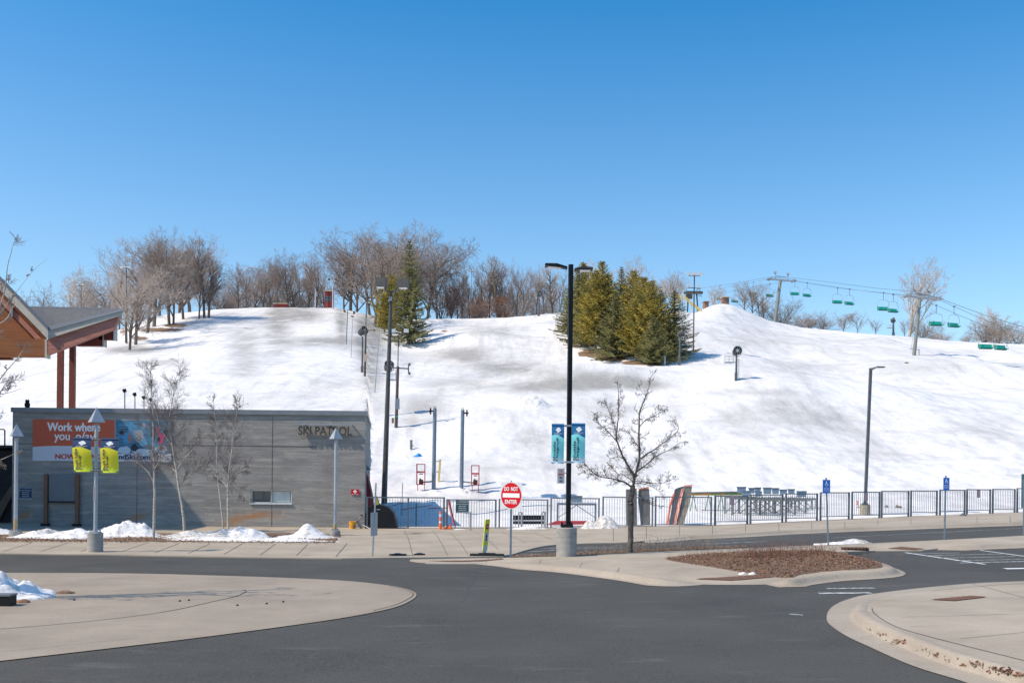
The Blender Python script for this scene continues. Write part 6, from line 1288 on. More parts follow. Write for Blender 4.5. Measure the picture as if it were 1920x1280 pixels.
def cable(ps, label, r=.032):
    ps = sorted(ps, key=lambda p: -p.y); o = ps[0]; b = MB()
    for i in range(len(ps) - 1):
        a, c_ = ps[i], ps[i + 1]; k = 6; last = a
        for j in range(1, k + 1):
            f = j / k; q = a.lerp(c_, f); b.tube(last - o, q - o, r, None, 4, False); last = q
    t = tag(b.build('lift_cable', M['dkgrey']), label, 'cable', 'chairlift cables'); t.location = o
cable(pts['L'] + [P(1444, 522, 203), P(1702, 553, 140), P(1330, 548, 246), P(1935, 628, 110)], 'haul cable carrying the left row of green chairs', .028)
cable(pts['R'] + [P(1487, 525.5, 203), P(1757, 560, 140), P(1340, 552, 240), P(1950, 630, 110)], 'haul cable carrying the right row of green chairs', .028)
cable([P(1308, 541, 246), P(1380, 531, 225), P(1443, 519.5, 204), P(1480, 520, 202), P(1560, 529.5, 178), P(1640, 540, 158), P(1704, 545.5, 141), P(1752, 556, 139), P(1850, 592, 122), P(1940, 619, 110)], 'upper dark cable running over both lift towers', .035)
cable([P(505, 543, 193), P(560, 543.5, 192), P(591, 543.5, 189), P(624, 543.5, 188)], 'thin cable strung between the white posts on the hilltop', .03)

# ------------------------------------------------------------------ bare trees
def seg_mesh(segs, name, mt, parent=None, n=3):
    b = MB(); V, Fc = b.v, b.f
    for p0, p1, r0, r1 in segs:
        d = p1 - p0
        if d.length < 1e-5: continue
        d.normalize(); t = Vector((1, 0, 0)) if abs(d.x) < .8 else Vector((0, 1, 0)); e = d.cross(t); e.normalize(); g_ = d.cross(e); o = len(V)
        for p, r in ((p0, r0), (p1, r1)):
            for i in range(n): w = 6.28318 * i / n; V.append(tuple(p + e * (r * math.cos(w)) + g_ * (r * math.sin(w))))
        for i in range(n): j = (i + 1) % n; Fc.append((o + i, o + j, o + n + j, o + n + i))
    b.m = [0] * len(Fc); return b.build(name, mt, parent, 'raw')
def grow(rng, segs, p, d, ln, r, lvl, cfg):
    """one branch of cfg['n'][lvl] pieces with children; segs collects (p0,p1,r0,r1,level)"""
    k = cfg['seg'][lvl]; q = p.copy(); dd = d.normalized(); nodes = []
    for i in range(k):
        dd = (dd + Vector((rng.gauss(0, 1), rng.gauss(0, 1), rng.gauss(0, 1))) * cfg['wander'][lvl] + Vector((0, 0, cfg['up'][lvl]))).normalized()
        e = q + dd * (ln / k); r0 = r * (1 - .75 * i / k) if lvl else r * (1 - .45 * i / k); r1 = r * (1 - .75 * (i + 1) / k) if lvl else r * (1 - .45 * (i + 1) / k)
        segs.append((q.copy(), e.copy(), r0, r1, lvl)); nodes.append((q.copy(), e.copy(), dd.copy(), r1, (i + 1) / k)); q = e
    if lvl + 1 >= len(cfg['seg']): return
    nc = cfg['n'][lvl]
    for c in range(nc):
        f = cfg['start'][lvl] + (1 - cfg['start'][lvl]) * (c + rng.random()) / nc; f = min(f, .999)
        a, e, dn_, rr, _ = nodes[int(f * k)]; pos = a.lerp(e, f * k - int(f * k))
        perp = dn_.cross(Vector((rng.gauss(0, 1), rng.gauss(0, 1), rng.gauss(0, 1)))).normalized(); an = math.radians(rng.uniform(*cfg['ang'][lvl]))
        nd_ = dn_ * math.cos(an) + perp * math.sin(an)
        grow(rng, segs, pos, nd_, ln * cfg['ratio'][lvl] * rng.uniform(.7, 1.15) * (1.15 - .45 * f), max(rr * .8 if lvl else r * .5 * (1.2 - .6 * f), cfg['rmin']), lvl + 1, cfg)
CFG = {
 'oak': dict(seg=[5, 6, 5, 4, 3], n=[11, 8, 6, 5], start=[.16, .18, .12, .1], ratio=[.78, .55, .52, .5], ang=[(28, 68), (28, 60), (30, 65), (30, 70)], wander=[.05, .16, .22, .28, .3], up=[.1, .06, .05, .04, .02], rmin=.012, tr=.52),
 'vase': dict(seg=[4, 7, 5, 4, 3], n=[9, 8, 6, 4], start=[.2, .2, .15, .1], ratio=[1.15, .42, .48, .5], ang=[(14, 42), (20, 42), (25, 50), (25, 55)], wander=[.04, .07, .12, .18, .2], up=[.1, .03, .06, .06, .04], rmin=.012, tr=.42),
 'slim': dict(seg=[8, 5, 4, 3], n=[24, 9, 7], start=[.25, .2, .15], ratio=[.36, .5, .5], ang=[(22, 50), (25, 50), (25, 60)], wander=[.04, .1, .16, .2], up=[.06, .1, .08, .05], rmin=.012, tr=.93),
 'brush': dict(seg=[2, 5, 4, 3], n=[16, 11, 8], start=[.1, .15, .1], ratio=[3.0, .42, .5], ang=[(10, 60), (25, 55), (25, 65)], wander=[.05, .13, .2, .25], up=[.1, .04, .05, .03], rmin=.012, tr=.22),
}
CFG['oak']['ratio'][0] = .9
PROTO = {}
def tree_proto(key, kind, seed, Hh, barkm, twigm):
    rng = random.Random(seed); cfg = CFG[kind]; segs = []
    grow(rng, segs, Vector((0, 0, -.6)), Vector((rng.uniform(-.05, .05), 0, 1)), Hh * cfg['tr'], Hh * .017, 0, cfg)
    zt = max(s_[1].z for s_ in segs); k = Hh / zt
    segs = [(a * k, c_ * k, r0, r1, l) for a, c_, r0, r1, l in segs]
    big = [(a, c_, r0, r1) for a, c_, r0, r1, l in segs if l <= 1]; small = [(a, c_, max(r0, .014), max(r1, .009)) for a, c_, r0, r1, l in segs if l > 1]
    t = thing('bare_tree', 'x', 'tree', (0, 0, 0)); seg_mesh(big, 'trunk', barkm, t, 5); seg_mesh(small, 'crown', twigm, t, 3)
    xs_ = [s_[1].x for s_ in segs]; t['w'] = max(xs_) - min(xs_); PROTO[key] = (t, Hh, max(xs_) - min(xs_)); return t
tree_proto('oak1', 'oak', 11, 15, M['bark'], M['twig']); tree_proto('oak2', 'oak', 12, 15, M['bark'], M['twigp']); tree_proto('vase1', 'vase', 21, 14, M['bark'], M['twig'])
tree_proto('vase2', 'vase', 22, 14, M['bark'], M['twigp']); tree_proto('slim1', 'slim', 31, 13, M['bark'], M['twig']); tree_proto('slim2', 'slim', 32, 13, M['bark'], M['twigp'])
tree_proto('brush1', 'brush', 41, 7, M['bark'], M['twigp']); tree_proto('brush2', 'brush', 42, 7, M['bark'], M['twig']); tree_proto('pale1', 'vase', 23, 14, M['twigw'], M['twigw']); tree_proto('leafy', 'brush', 43, 6, M['bark'], M['twig'])
lf = random.Random(9); b = MB(); t = PROTO['leafy'][0]
for i in range(900):
    p = Vector((lf.gauss(0, 1.5), lf.gauss(0, 1.3), lf.uniform(1, 5.6))); e = Vector((lf.uniform(-1, 1), lf.uniform(-1, 1), lf.uniform(-1, 1))) * .14; f_ = Vector((lf.uniform(-1, 1), lf.uniform(-1, 1), lf.uniform(-1, 1))) * .14
    b.add([p - e, p + f_, p + e, p - f_], [(0, 1, 2, 3)])
b.build('leaves', M['rustleaf'], t, 'raw')
index_kids(); used = set()
ORD = ['first', 'second', 'third', 'fourth', 'fifth', 'sixth', 'seventh', 'eighth', 'ninth', 'tenth', 'eleventh', 'twelfth', 'thirteenth', 'fourteenth', 'fifteenth', 'sixteenth', 'seventeenth', 'eighteenth', 'nineteenth', 'twentieth', 'twenty first', 'twenty second', 'twenty third', 'twenty fourth', 'twenty fifth', 'twenty sixth', 'twenty seventh', 'twenty eighth']
LOOK = {'oak1': 'broad brown crowned', 'oak2': 'broad pink brown crowned', 'vase1': 'upswept dark', 'vase2': 'upswept pinkish', 'slim1': 'slim dark', 'slim2': 'slim pinkish', 'brush1': 'low brushy pinkish', 'brush2': 'low brushy dark', 'pale1': 'pale whitish upswept', 'leafy': 'small rust leaved'}
rt = random.Random(77)
def row(rows, group, where):
    rows = sorted(rows)
    for i, (u, vtop, vb, key, extra, wpx) in enumerate(rows):
        dr = float(np.interp(XZ(u, vb)[0] / F, AG, gd))
        g = hp(u, vb) if extra is None else hx(u, dr + extra)
        if key in ('pale1',) and False: pass
        pr_, h0, w0 = PROTO[key]; zt = P(u, vtop, g.y).z; sc = max(.2, (zt - g.z) / h0) * 1.05; sw = sc if wpx is None else min(wpx * g.y / F / w0 * 1.6, sc * 1.55)
        lab = '%s bare tree, %s from the left %s' % (LOOK[key], ORD[i], where)
        if len(lab.split()) > 16: lab = '%s tree, %s from left %s' % (LOOK[key], ORD[i], where)
        rz = rt.uniform(0, 6.28)
        if key not in used:
            used.add(key); pr_.location = g; pr_.scale = (sw, sw, sc); pr_['label'] = lab; pr_['group'] = group; pr_.rotation_euler = (0, 0, rz); del pr_['w']
        else:
            c_ = dup(pr_, g, lab, rz, (sw, sw, sc)); c_['group'] = group
            if 'w' in c_.keys(): del c_['w']
row([(243, 505, 656, 'oak2', None, 90), (254, 520, 646, 'slim2', None, 60), (276, 455, 624, 'oak2', None, 120), (289, 448, 612, 'slim1', None, 60), (300, 452, 600, 'vase2', 8, 90), (318, 438, 609, 'oak1', None, 120), (325, 434, 607, 'vase1', None, 110), (344, 448, 598, 'oak2', None, 90), (373, 458, 597, 'vase2', None, 60), (383, 452, 596, 'slim1', None, 45), (391, 475, 596, 'slim1', None, 45), (264, 470, 600, 'oak2', 14, 110), (224, 492, 640, 'vase2', 6, 70), (356, 466, 592, 'slim2', 12, 70), (335, 440, 592, 'oak2', 16, 110), (205, 510, 640, 'oak2', 20, 80)], 'bare trees of the left clump', 'in the clump on the left run')
row([(20, 548, 600, 'brush2', 16, 60), (60, 548, 600, 'brush1', 14, 60), (95, 535, 600, 'brush2', 18, 70), (130, 492, 600, 'pale1', 22, 50), (165, 530, 600, 'brush1', 14, 70), (190, 515, 600, 'oak2', 26, 80), (408, 528, 585, 'brush1', 12, 60), (425, 540, 585, 'brush1', 16, 50)], 'bare trees beyond the lodge roof', 'in the low line beyond the lodge roof')
row([(447, 500, 577, 'oak1', 8, 60), (463, 494, 577, 'vase1', 14, 55), (492, 488, 577, 'oak1', 10, 60), (520, 482, 577, 'vase1', 8, 60), (541, 472, 577, 'oak1', 12, 70), (563, 480, 577, 'vase1', 8, 55), (577, 484, 577, 'slim2', 14, 45), (594, 478, 577, 'vase2', 10, 55), (645, 452, 577, 'vase1', 8, 95), (657, 462, 577, 'slim1', 14, 60), (668, 455, 577, 'vase2', 22, 90), (507, 495, 577, 'vase2', 20, 60), (478, 500, 577, 'oak2', 22, 60), (552, 490, 577, 'oak2', 22, 70), (610, 500, 577, 'oak2', 26, 60)], 'bare trees on the ridge left of centre', 'on the ridge left of centre')
row([(u_, vt_, 577 if u_ < 640 else 596, k_, 30, w_) for u_, vt_, k_, w_ in [(440, 530, 'brush2', 60), (470, 525, 'brush1', 60), (500, 530, 'brush2', 55), (530, 522, 'brush1', 60), (560, 528, 'brush2', 60), (590, 530, 'brush1', 50), (870, 535, 'brush2', 60), (905, 532, 'brush1', 55), (940, 536, 'brush2', 60), (975, 530, 'brush1', 60), (1005, 534, 'brush2', 55), (1035, 532, 'brush1', 50)]], 'low brush behind the ridge trees', 'in the background brush')
row([(694, 436, 590, 'oak1', 2, 130), (702, 428, 612, 'oak1', None, 120), (728, 425, 590, 'oak1', 10, 140), (760, 430, 592, 'oak1', 12, 140), (800, 436, 594, 'oak1', 10, 120), (820, 452, 595, 'oak2', 8, 80), (780, 440, 595, 'oak2', 20, 120), (740, 440, 590, 'vase1', 24, 110), (828, 480, 595, 'brush1', 14, 60)], 'large bare trees behind the spruce', 'in the big crowd behind the spruce')
row([(858, 500, 596, 'vase1', 10, 45), (866, 512, 596, 'slim2', 8, 30), (880, 496, 596, 'vase1', 6, 50), (900, 487, 596, 'vase2', 8, 50), (918, 490, 596, 'vase1', 10, 50), (934, 483, 596, 'slim1', 6, 55), (938, 486, 596, 'vase2', 12, 50), (968, 503, 594, 'vase1', 8, 55), (982, 500, 594, 'vase1', 6, 60), (1005, 498, 592, 'vase2', 10, 50), (1020, 502, 590, 'vase1', 8, 50), (1036, 500, 590, 'slim2', 10, 40), (1050, 505, 588, 'vase1', 12, 45), (950, 505, 594, 'brush1', 16, 60), (892, 520, 596, 'brush1', 18, 60), (898, 560, 596, 'leafy', 4, 40), (936, 556, 596, 'leafy', 5, 30), (846, 535, 596, 'leafy', 8, 30)], 'bare trees between the spruce and the black lamp post', 'between spruce and black lamp post')
row([(1140, 486, 585, 'pale1', 22, 60), (1168, 484, 585, 'pale1', 26, 50), (1240, 512, 580, 'pale1', 20, 60), (1262, 512, 580, 'vase2', 12, 50), (1275, 516, 580, 'pale1', 18, 40), (1334, 536, 578, 'pale1', 20, 45), (1395, 530, 595, 'vase2', 12, 45), (1410, 527, 600, 'vase2', 10, 50), (1424, 540, 605, 'vase1', 8, 55), (1433, 555, 610, 'slim2', 14, 40), (1466, 560, 610, 'brush2', 10, 90)], 'bare trees on the ridge around the farther lift tower', 'from the grove to the farther lift tower')
row([(1500, 583, 615, 'brush1', 10, 60), (1516, 590, 615, 'brush1', 8, 50), (1540, 585, 618, 'brush2', 8, 60), (1581, 583, 624, 'oak1', 6, 36), (1608, 585, 626, 'vase1', 6, 36), (1641, 598, 630, 'vase1', 6, 30), (1696, 598, 634, 'vase1', 8, 30), (1703, 490, 634, 'pale1', 10, 72), (1728, 592, 634, 'brush2', 8, 50), (1750, 618, 640, 'brush1', 12, 30), (1770, 620, 640, 'brush1', 10, 40), (1815, 622, 642, 'brush1', 10, 30), (1845, 600, 645, 'brush2', 6, 80), (1872, 588, 645, 'brush1', 12, 80), (1905, 606, 648, 'brush1', 8, 70), (1880, 575, 645, 'pale1', 30, 50)], 'bare trees beyond the right slope', 'beyond the right slope')

# ------------------------------------------------------------------ conifers
def conifer(key, seed, Hh, Rr, m_, kind='spruce'):
    rng = random.Random(seed); b = MB(); t = thing('spruce_tree' if kind == 'spruce' else 'pine_tree', 'x', 'tree', (0, 0, 0)); V, Fc = b.v, b.f; tb = []
    levels = int(Hh * 3.0); z0 = Hh * (.05 if kind == 'spruce' else .10); lop = [rng.uniform(.8, 1.15) for _ in range(8)]
    for i in range(levels):
        f = (i + rng.random() * .6) / levels; z = z0 + (Hh - z0) * f; nb = rng.randint(6, 8)
        prof = (1 - f) ** .85 if kind == 'spruce' else (1 - f ** 2.2) ** .8 * (.55 + .45 * math.sin(min(1, f * 2.2 + .25) * math.pi / 2)) * (1 - f * .12)
        for k in range(nb):
            a = 6.283 * (k + rng.random()) / nb; ln = Rr * prof * rng.uniform(.62, 1.12) * lop[int(a / 6.284 * 8) % 8] + .12
            dirv = Vector((math.cos(a), math.sin(a), 0)); dz0 = (-.25 + .75 * f) if kind == 'spruce' else (.15 + .6 * f); p = Vector((0, 0, z)); n = max(3, int(ln / .23)); last = p.copy()
            for j in range(1, n + 1):
                g_ = j / n; q = Vector((0, 0, z)) + dirv * (ln * g_) + Vector((0, 0, ln * (dz0 * g_ + .22 * g_ * g_ - (.10 if kind == 'spruce' else 0) * math.sin(g_ * 3.1)))); tb.append((last, q, .035 * (1 - g_) + .012, .012))
                side = Vector((-dirv.y, dirv.x, 0)); w = (.13 + .30 * (1 - abs(g_ - .45))) * rng.uniform(.6, 1.2) * (ln / (Rr * .6) + .35) * .75
                for sg_ in (-1, 1, 0):
                    for _ in range(3 if sg_ else 2):
                        e = (side * sg_ * rng.uniform(.6, 1) + dirv * rng.uniform(.3, .9) + Vector((0, 0, rng.uniform(-.55, .15 if kind == 'spruce' else .8)))).normalized() * w
                        h = Vector((rng.uniform(-1, 1), rng.uniform(-1, 1), rng.uniform(-1, 1))) * .055; bs = last.lerp(q, rng.random()); o = len(V)
                        V.extend([tuple(bs - h * .6), tuple(bs + e * .5 + h), tuple(bs + e), tuple(bs + e * .45 - h * 1.1)]); Fc.append((o, o + 1, o + 2, o + 3))
                last = q
    b.m = [0] * len(Fc); b.build('foliage', m_, t, 'raw')
    tk = [(Vector((0, 0, -.8)), Vector((0, 0, Hh * .5)), Hh * .014, Hh * .009), (Vector((0, 0, Hh * .5)), Vector((0, 0, Hh * 1.0)), Hh * .009, .02)]
    seg_mesh(tk, 'trunk', M['bark'], t, 7); seg_mesh(tb, 'branches', M['bark'], t, 3); PROTO[key] = (t, Hh, Rr * 2); return t
conifer('sp1', 1, 14, 3.1, M['needle']); conifer('sp2', 2, 12, 2.9, M['needle']); conifer('pi1', 3, 12, 2.7, M['needley'], 'pine'); conifer('pi2', 4, 12, 2.6, M['needley'], 'pine')
index_kids()
CON = [(766, 645, 452, 'sp1', 84, 'tall pointed dark spruce standing alone behind the floodlight pole'), (733, 630, 515, 'pi1', 62, 'yellow green pine on the left side of the tall spruce'), (721, 622, 560, 'pi2', 40, 'short yellow pine at the far left foot of the tall spruce'),
 (1064, 625, 540, 'sp2', 40, 'dark spruce at the left edge of the grove, behind the black lamp post'), (1083, 640, 500, 'sp1', 52, 'dark spruce just right of the black lamp post in the grove'), (1092, 630, 493, 'pi2', 50, 'tall thin topped pine at the back left of the grove'), (1117, 660, 508, 'pi1', 66, 'broad yellow green pine in the left front of the grove'), (1128, 640, 490, 'pi2', 46, 'pine with wispy top at the back of the grove, left of centre'), (1138, 655, 515, 'pi1', 60, 'yellow topped pine left of the dark pointed spruce in the grove'), (1164, 650, 500, 'sp1', 50, 'dark pointed spruce rising from the middle of the grove'), (1153, 672, 545, 'sp2', 62, 'low dark spruce in the centre front of the grove'), (1187, 655, 508, 'pi1', 70, 'tall yellow pine right of the dark pointed spruce in the grove'), (1192, 676, 560, 'pi2', 50, 'shorter olive pine in the front row of the grove, right of centre'), (1222, 676, 527, 'pi1', 62, 'bright yellow pine on the right side of the grove'), (1238, 660, 543, 'sp2', 50, 'dark conical spruce behind the last front tree of the grove'), (1224, 683, 590, 'sp2', 58, 'lowest bushy spruce at the front tip of the grove'), (1264, 668, 545, 'sp1', 66, 'pointed green spruce at the right edge of the grove'), (1252, 678, 590, 'sp2', 50, 'short green spruce below the right edge spruce of the grove'), (1098, 650, 560, 'sp2', 50, 'low dark spruce filling the left front edge of the grove'), (1206, 660, 520, 'pi2', 60, 'olive pine in front of the brown hut in the grove')]
for u, vb, vt, key, w, lab in CON:
    g = hp(u, vb); pr_, h0, w0 = PROTO[key]; sc = (P(u, vt, g.y).z - g.z) / h0; sw = w * g.y / F / w0 * (1.52 if u > 900 else 1.2); grp = 'conifers of the grove' if u > 900 else 'conifers beside the tall spruce'
    if key not in used: used.add(key); pr_.location = g; pr_.scale = (sw, sw, sc); pr_['label'] = lab; pr_['group'] = grp
    else: c_ = dup(pr_, g, lab, rt.uniform(0, 6.28), (sw, sw, sc)); c_['group'] = grp

# ------------------------------------------------------------------ near trees
def limbtree(name, label, base, limbs, twigcfg, mb, mtw, seed, group=None, thin=None):
    """limbs: (pixel polyline, r0, r1, depth drift, twigs per metre); they fork off each other as in the photo"""
    rng = random.Random(seed); t = thing(name, label, 'tree', base, group); big, small = [], []
    for px, r0, r1, drift, dens, tl in limbs:
        ps = []
        for i, (u, v) in enumerate(px):
            f = i / (len(px) - 1); ps.append(P(u, v, base.y + drift[0] + (drift[1] - drift[0]) * f) - base)
        sm = smooth_line([tuple(p) for p in ps], 4); sm = [Vector(p) for p in sm]
        jit = [Vector((0, 0, 0)) if i in (0, len(sm) - 1) else Vector((rng.gauss(0, 1), rng.gauss(0, 1), rng.gauss(0, 1))) * r0 * .10 for i in range(len(sm))]; sm = [a + c_ for a, c_ in zip(sm, jit)]
        n = len(sm) - 1
        for i in range(n):
            ra, rb = r0 + (r1 - r0) * i / n, r0 + (r1 - r0) * (i + 1) / n; big.append((sm[i], sm[i + 1], ra, rb))
            d = sm[i + 1] - sm[i]; k = dens * d.length; k = int(k) + (rng.random() < k - int(k))
            for _ in range(k):
                f = rng.random(); pos = sm[i].lerp(sm[i + 1], f); perp = d.normalized().cross(Vector((rng.gauss(0, 1), rng.gauss(0, 1), rng.gauss(0, 1)))).normalized(); an = math.radians(rng.uniform(*twigcfg['a0'])); sg = []
                grow(rng, sg, pos, d.normalized() * math.cos(an) + perp * math.sin(an), tl * rng.uniform(.4, 1.2) * (1 - .35 * i / n), max(min(rb * .45, twigcfg['r']), .004), 0, twigcfg)
                small += [(a, c_, max(x, .0034), max(y, .002)) for a, c_, x, y, l in sg]
    seg_mesh(big, 'trunk', mb, t, 8).data.polygons.foreach_set('use_smooth', [True] * len(big) * 8); seg_mesh(small, 'crown', mtw, t, 4); return t
TW1 = dict(seg=[4, 3, 2], n=[6, 4], start=[.15, .15], ratio=[.5, .55], ang=[(35, 70), (35, 75)], wander=[.15, .18, .2], up=[.05, .04, .03], rmin=.003, a0=(30, 70), r=.008)
g = gp(1181.5, 1035.5, .1); DD = [(0, 0), (0, -.6), (0, .7), (0, -.3), (0, .4)]
NT = limbtree('bare_street_tree', 'leafless forked tree in front of the fence right of the black lamp post', g, [
 ([(1181.5, 1040), (1182.5, 1000), (1184, 960), (1182, 945), (1184, 930), (1187, 910)], 0.0836, .072, (0, 0), 0, .3),
 ([(1187, 912), (1189, 893), (1180, 877), (1171, 861), (1160, 836), (1156, 815), (1159, 786), (1160, 744), (1158, 713)], 0.0416, .006, (0, -.4), 8.75, 0.43),
 ([(1158, 830), (1146, 815), (1134, 804), (1119, 789), (1113, 775)], 0.0160, .005, (-.2, -.9), 10.00, 0.40), ([(1156, 815), (1152, 798), (1146, 782), (1136, 758), (1121, 750)], 0.0192, .005, (-.2, .5), 10.00, 0.40),
 ([(1187, 905), (1191, 890), (1199, 859), (1198, 817), (1199, 778), (1205, 757), (1211, 742), (1216, 728), (1221, 706)], 0.0400, .006, (0, .5), 8.75, 0.43),
 ([(1199, 800), (1212, 786), (1228, 779), (1244, 770), (1250, 764)], 0.0144, .005, (.3, .9), 10.00, 0.35), ([(1210, 742), (1202, 732), (1197, 722)], 0.0080, .004, (.4, .6), 7.50, 0.25),
 ([(1202, 859), (1214, 850), (1226, 843), (1241, 832), (1257, 821), (1272, 804), (1267, 788)], 0.0240, .005, (.1, -.5), 10.00, 0.43), ([(1194, 884), (1210, 872), (1225, 859), (1241, 849), (1257, 842), (1278, 827)], 0.0224, .005, (0, .7), 10.00, 0.43),
 ([(1185, 914), (1174, 905), (1160, 900), (1142, 896), (1124, 893), (1106, 880), (1096, 867)], 0.0288, .006, (0, -.5), 11.25, 0.43), ([(1124, 893), (1112, 889), (1100, 888), (1083, 880)], 0.0112, .004, (-.3, -.7), 11.25, 0.31),
 ([(1186, 902), (1170, 890), (1158, 888), (1144, 872), (1140, 868)], 0.0128, .004, (0, .6), 10.00, 0.35), ([(1189, 902), (1210, 903), (1230, 906), (1250, 903), (1268, 893)], 0.0144, .004, (0, .5), 11.25, 0.33), ([(1190, 905), (1212, 908), (1228, 915), (1246, 928)], 0.0112, .004, (0, -.6), 10.00, 0.35),
 ([(1187, 922), (1200, 930), (1215, 942), (1235, 948), (1255, 950)], 0.0112, .004, (0, .4), 7.50, 0.31), ([(1171, 861), (1160, 856), (1145, 858), (1140, 855)], 0.0096, .004, (-.1, .3), 10.00, 0.31), ([(1199, 840), (1186, 822), (1178, 808)], 0.0112, .004, (.1, -.5), 10.00, 0.31)],
 TW1, M['nearbark'], M['nearbark'], 5)
TWB = dict(seg=[5, 4, 3], n=[8, 6], start=[.15, .1], ratio=[.55, .5], ang=[(25, 50), (25, 55)], wander=[.12, .16, .2], up=[.03, .03, .02], rmin=.0025, a0=(30, 60), r=.009)
def birch(label, uv, u2, pts, r, tl, seed, extra=()):
    g = gp(uv[0], uv[1], .05)
    limbs = [([uv] + pts, r, .006, (0, 0), 7.5, tl)] + [(p, rr, .004, dr_, 8, tl * .6) for p, rr, dr_ in extra]
    # bare lower trunk: split off
    px, r0, r1, dr_, dn_, tl_ = limbs[0]; k = 3
    limbs[0] = (px[:k + 1], r0, r0 * .72, (0, 0), 0, .1); limbs.insert(1, (px[k:], r0 * .72, .004, (0, 0), dn_ * 1.5, tl_))
    return limbtree('birch_tree', label, g, limbs, TWB, M['birch'], M['birchtwig'], seed, 'young birches in front of the building')
birch('slim straight white birch, leftmost of four by the building', (288, 1008), None, [(288.5, 970), (290, 930), (289, 900), (288, 850), (287, 800), (285, 740), (281, 690)], .052, 1.0, 3, [([(289, 905), (278, 885), (262, 870), (250, 862)], .016, (0, .4)), ([(289, 880), (300, 862), (318, 850)], .014, (0, -.4))])
birch('white birch leaning left with a wide crown, second from left by the building', (346, 997), None, [(343, 960), (337, 925), (331, 880), (322, 830), (318, 790), (325, 740), (332, 700)], .060, 1.1, 4, [([(334, 915), (352, 893), (375, 880), (392, 868)], .024, (0, .4)), ([(331, 880), (350, 855), (372, 830), (378, 812)], .022, (0, -.4)), ([(322, 835), (300, 800), (292, 760)], .018, (0, .4)), ([(331, 885), (312, 868), (300, 850)], .016, (0, .5))])
birch('thin pale birch, left of the closely set pair near the window', (420, 1002), None, [(416, 960), (411, 920), (407, 880), (406, 840), (405, 800), (402, 770), (400, 745)], .034, .55, 5)
birch('grey birch with a drooping right limb, rightmost of four by the building', (428, 1004), None, [(427.5, 965), (427, 940), (427, 912), (430, 880), (434, 850), (437, 815), (443, 780), (444, 752)], .046, .8, 6, [([(430, 896), (440, 905), (450, 922), (462, 936)], .018, (0, .4)), ([(430, 895), (446, 885), (462, 878), (470, 870)], .018, (0, -.4)), ([(428, 915), (415, 900), (402, 890)], .014, (0, .4))])
# tree rooted in the snow heap left of the picture; only its branch tips reach in
g = gp(-130, 1128, .0)
limbtree('birch_tree', 'pale twigged tree at the left edge whose branches cross the lodge roof', g, [
 ([(-130, 1135), (-128, 1000), (-120, 850), (-115, 700), (-105, 520), (-100, 380)], .11, .03, (0, .3), 0.90, 0.85),
 ([(-120, 850), (-70, 760), (-30, 650), (5, 560), (14, 500), (26, 455)], 0.023, .004, (0, -.3), 3.00, 0.38), ([(-118, 900), (-60, 800), (-20, 740), (8, 700), (30, 675), (44, 655)], 0.019, .004, (0, .5), 4.20, 0.36), ([(-110, 620), (-60, 610), (-20, 612), (10, 600), (25, 575), (45, 555)], 0.017, .003, (0, .4), 2.40, 0.26),
 ([(-120, 880), (-60, 830), (-20, 770), (10, 720), (20, 700)], 0.017, .004, (0, .2), 4.20, 0.42), ([(-122, 950), (-70, 900), (-30, 870), (0, 862), (28, 850)], 0.014, .003, (0, -.4), 3.00, 0.26), ([(-110, 700), (-50, 640), (-10, 600), (30, 548), (60, 510), (88, 485)], 0.009, .002, (0, .6), 1.80, 0.17), ([(-115, 820), (-60, 770), (-20, 745), (20, 735), (40, 728)], 0.013, .003, (0, .8), 4.20, 0.30)],
 TWB, M['birch'], M['twig'], 8)

# ------------------------------------------------------------------ planting bed, grasses, leaves
bedpx = smooth_line([(1246, 1047.5), (1290, 1042.5), (1380, 1037.5), (1480, 1034.5), (1555, 1035), (1594, 1042), (1634, 1051.5), (1652, 1058), (1650, 1064), (1610, 1067.5), (1550, 1071), (1500, 1077), (1482, 1083), (1440, 1080), (1340, 1064), (1262, 1051.5)], 3)
def o_bed(u, v): return .142 - .105 * sstep((1485 - u) / 60) * sstep((v - 1052) / 14)
BW = [hit(u, v) for u, v in bedpx]

def inside(x, y, poly):
    c_ = False; j = len(poly) - 1
    for i in range(len(poly)):
        a, b_ = poly[i], poly[j]
        if (a.y > y) != (b_.y > y) and x < (b_.x - a.x) * (y - a.y) / (b_.y - a.y) + a.x: c_ = not c_
        j = i
    return c_
def bed_z(x, y):
    e = min(line_dist(x, y, BW[i].x, BW[i].y, BW[i - 1].x, BW[i - 1].y)[0] for i in range(len(BW)))
    return surf(x, y) + .012 + .05 * sstep(e / .5) * (1 + .7 * mnoise.noise(Vector((x * 2.2, y * 2.2, 3))))
def bed_mesh():
    x0, x1, y0, y1 = min(p.x for p in BW), max(p.x for p in BW), min(p.y for p in BW), max(p.y for p in BW); nx_, ny_ = 90, 60; vs = []; ok = []
    for j in range(ny_ + 1):
        for i in range(nx_ + 1): x, y = x0 + (x1 - x0) * i / nx_, y0 + (y1 - y0) * j / ny_; k = inside(x, y, BW); ok.append(k); vs.append((x, y, bed_z(x, y) if k else surf(x, y) - .01))
    fs = []
    for j in range(ny_):
        for i in range(nx_):
            a = j * (nx_ + 1) + i; f = (a, a + 1, a + nx_ + 2, a + nx_ + 1)
            if any(ok[k] for k in f): fs.append(f)
    b = MB(); b.add(vs, fs); o = b.build('mulch_bed', M['mulch'], None, 'raw'); o['kind'] = 'structure'
bed_mesh()
rv = random.Random(21)
def scatter_in(poly, n):
    x0, x1, y0, y1 = min(p.x for p in poly), max(p.x for p in poly), min(p.y for p in poly), max(p.y for p in poly); out = []
    while len(out) < n:
        x, y = rv.uniform(x0, x1), rv.uniform(y0, y1)
        if inside(x, y, poly): out.append((x, y))
    return out
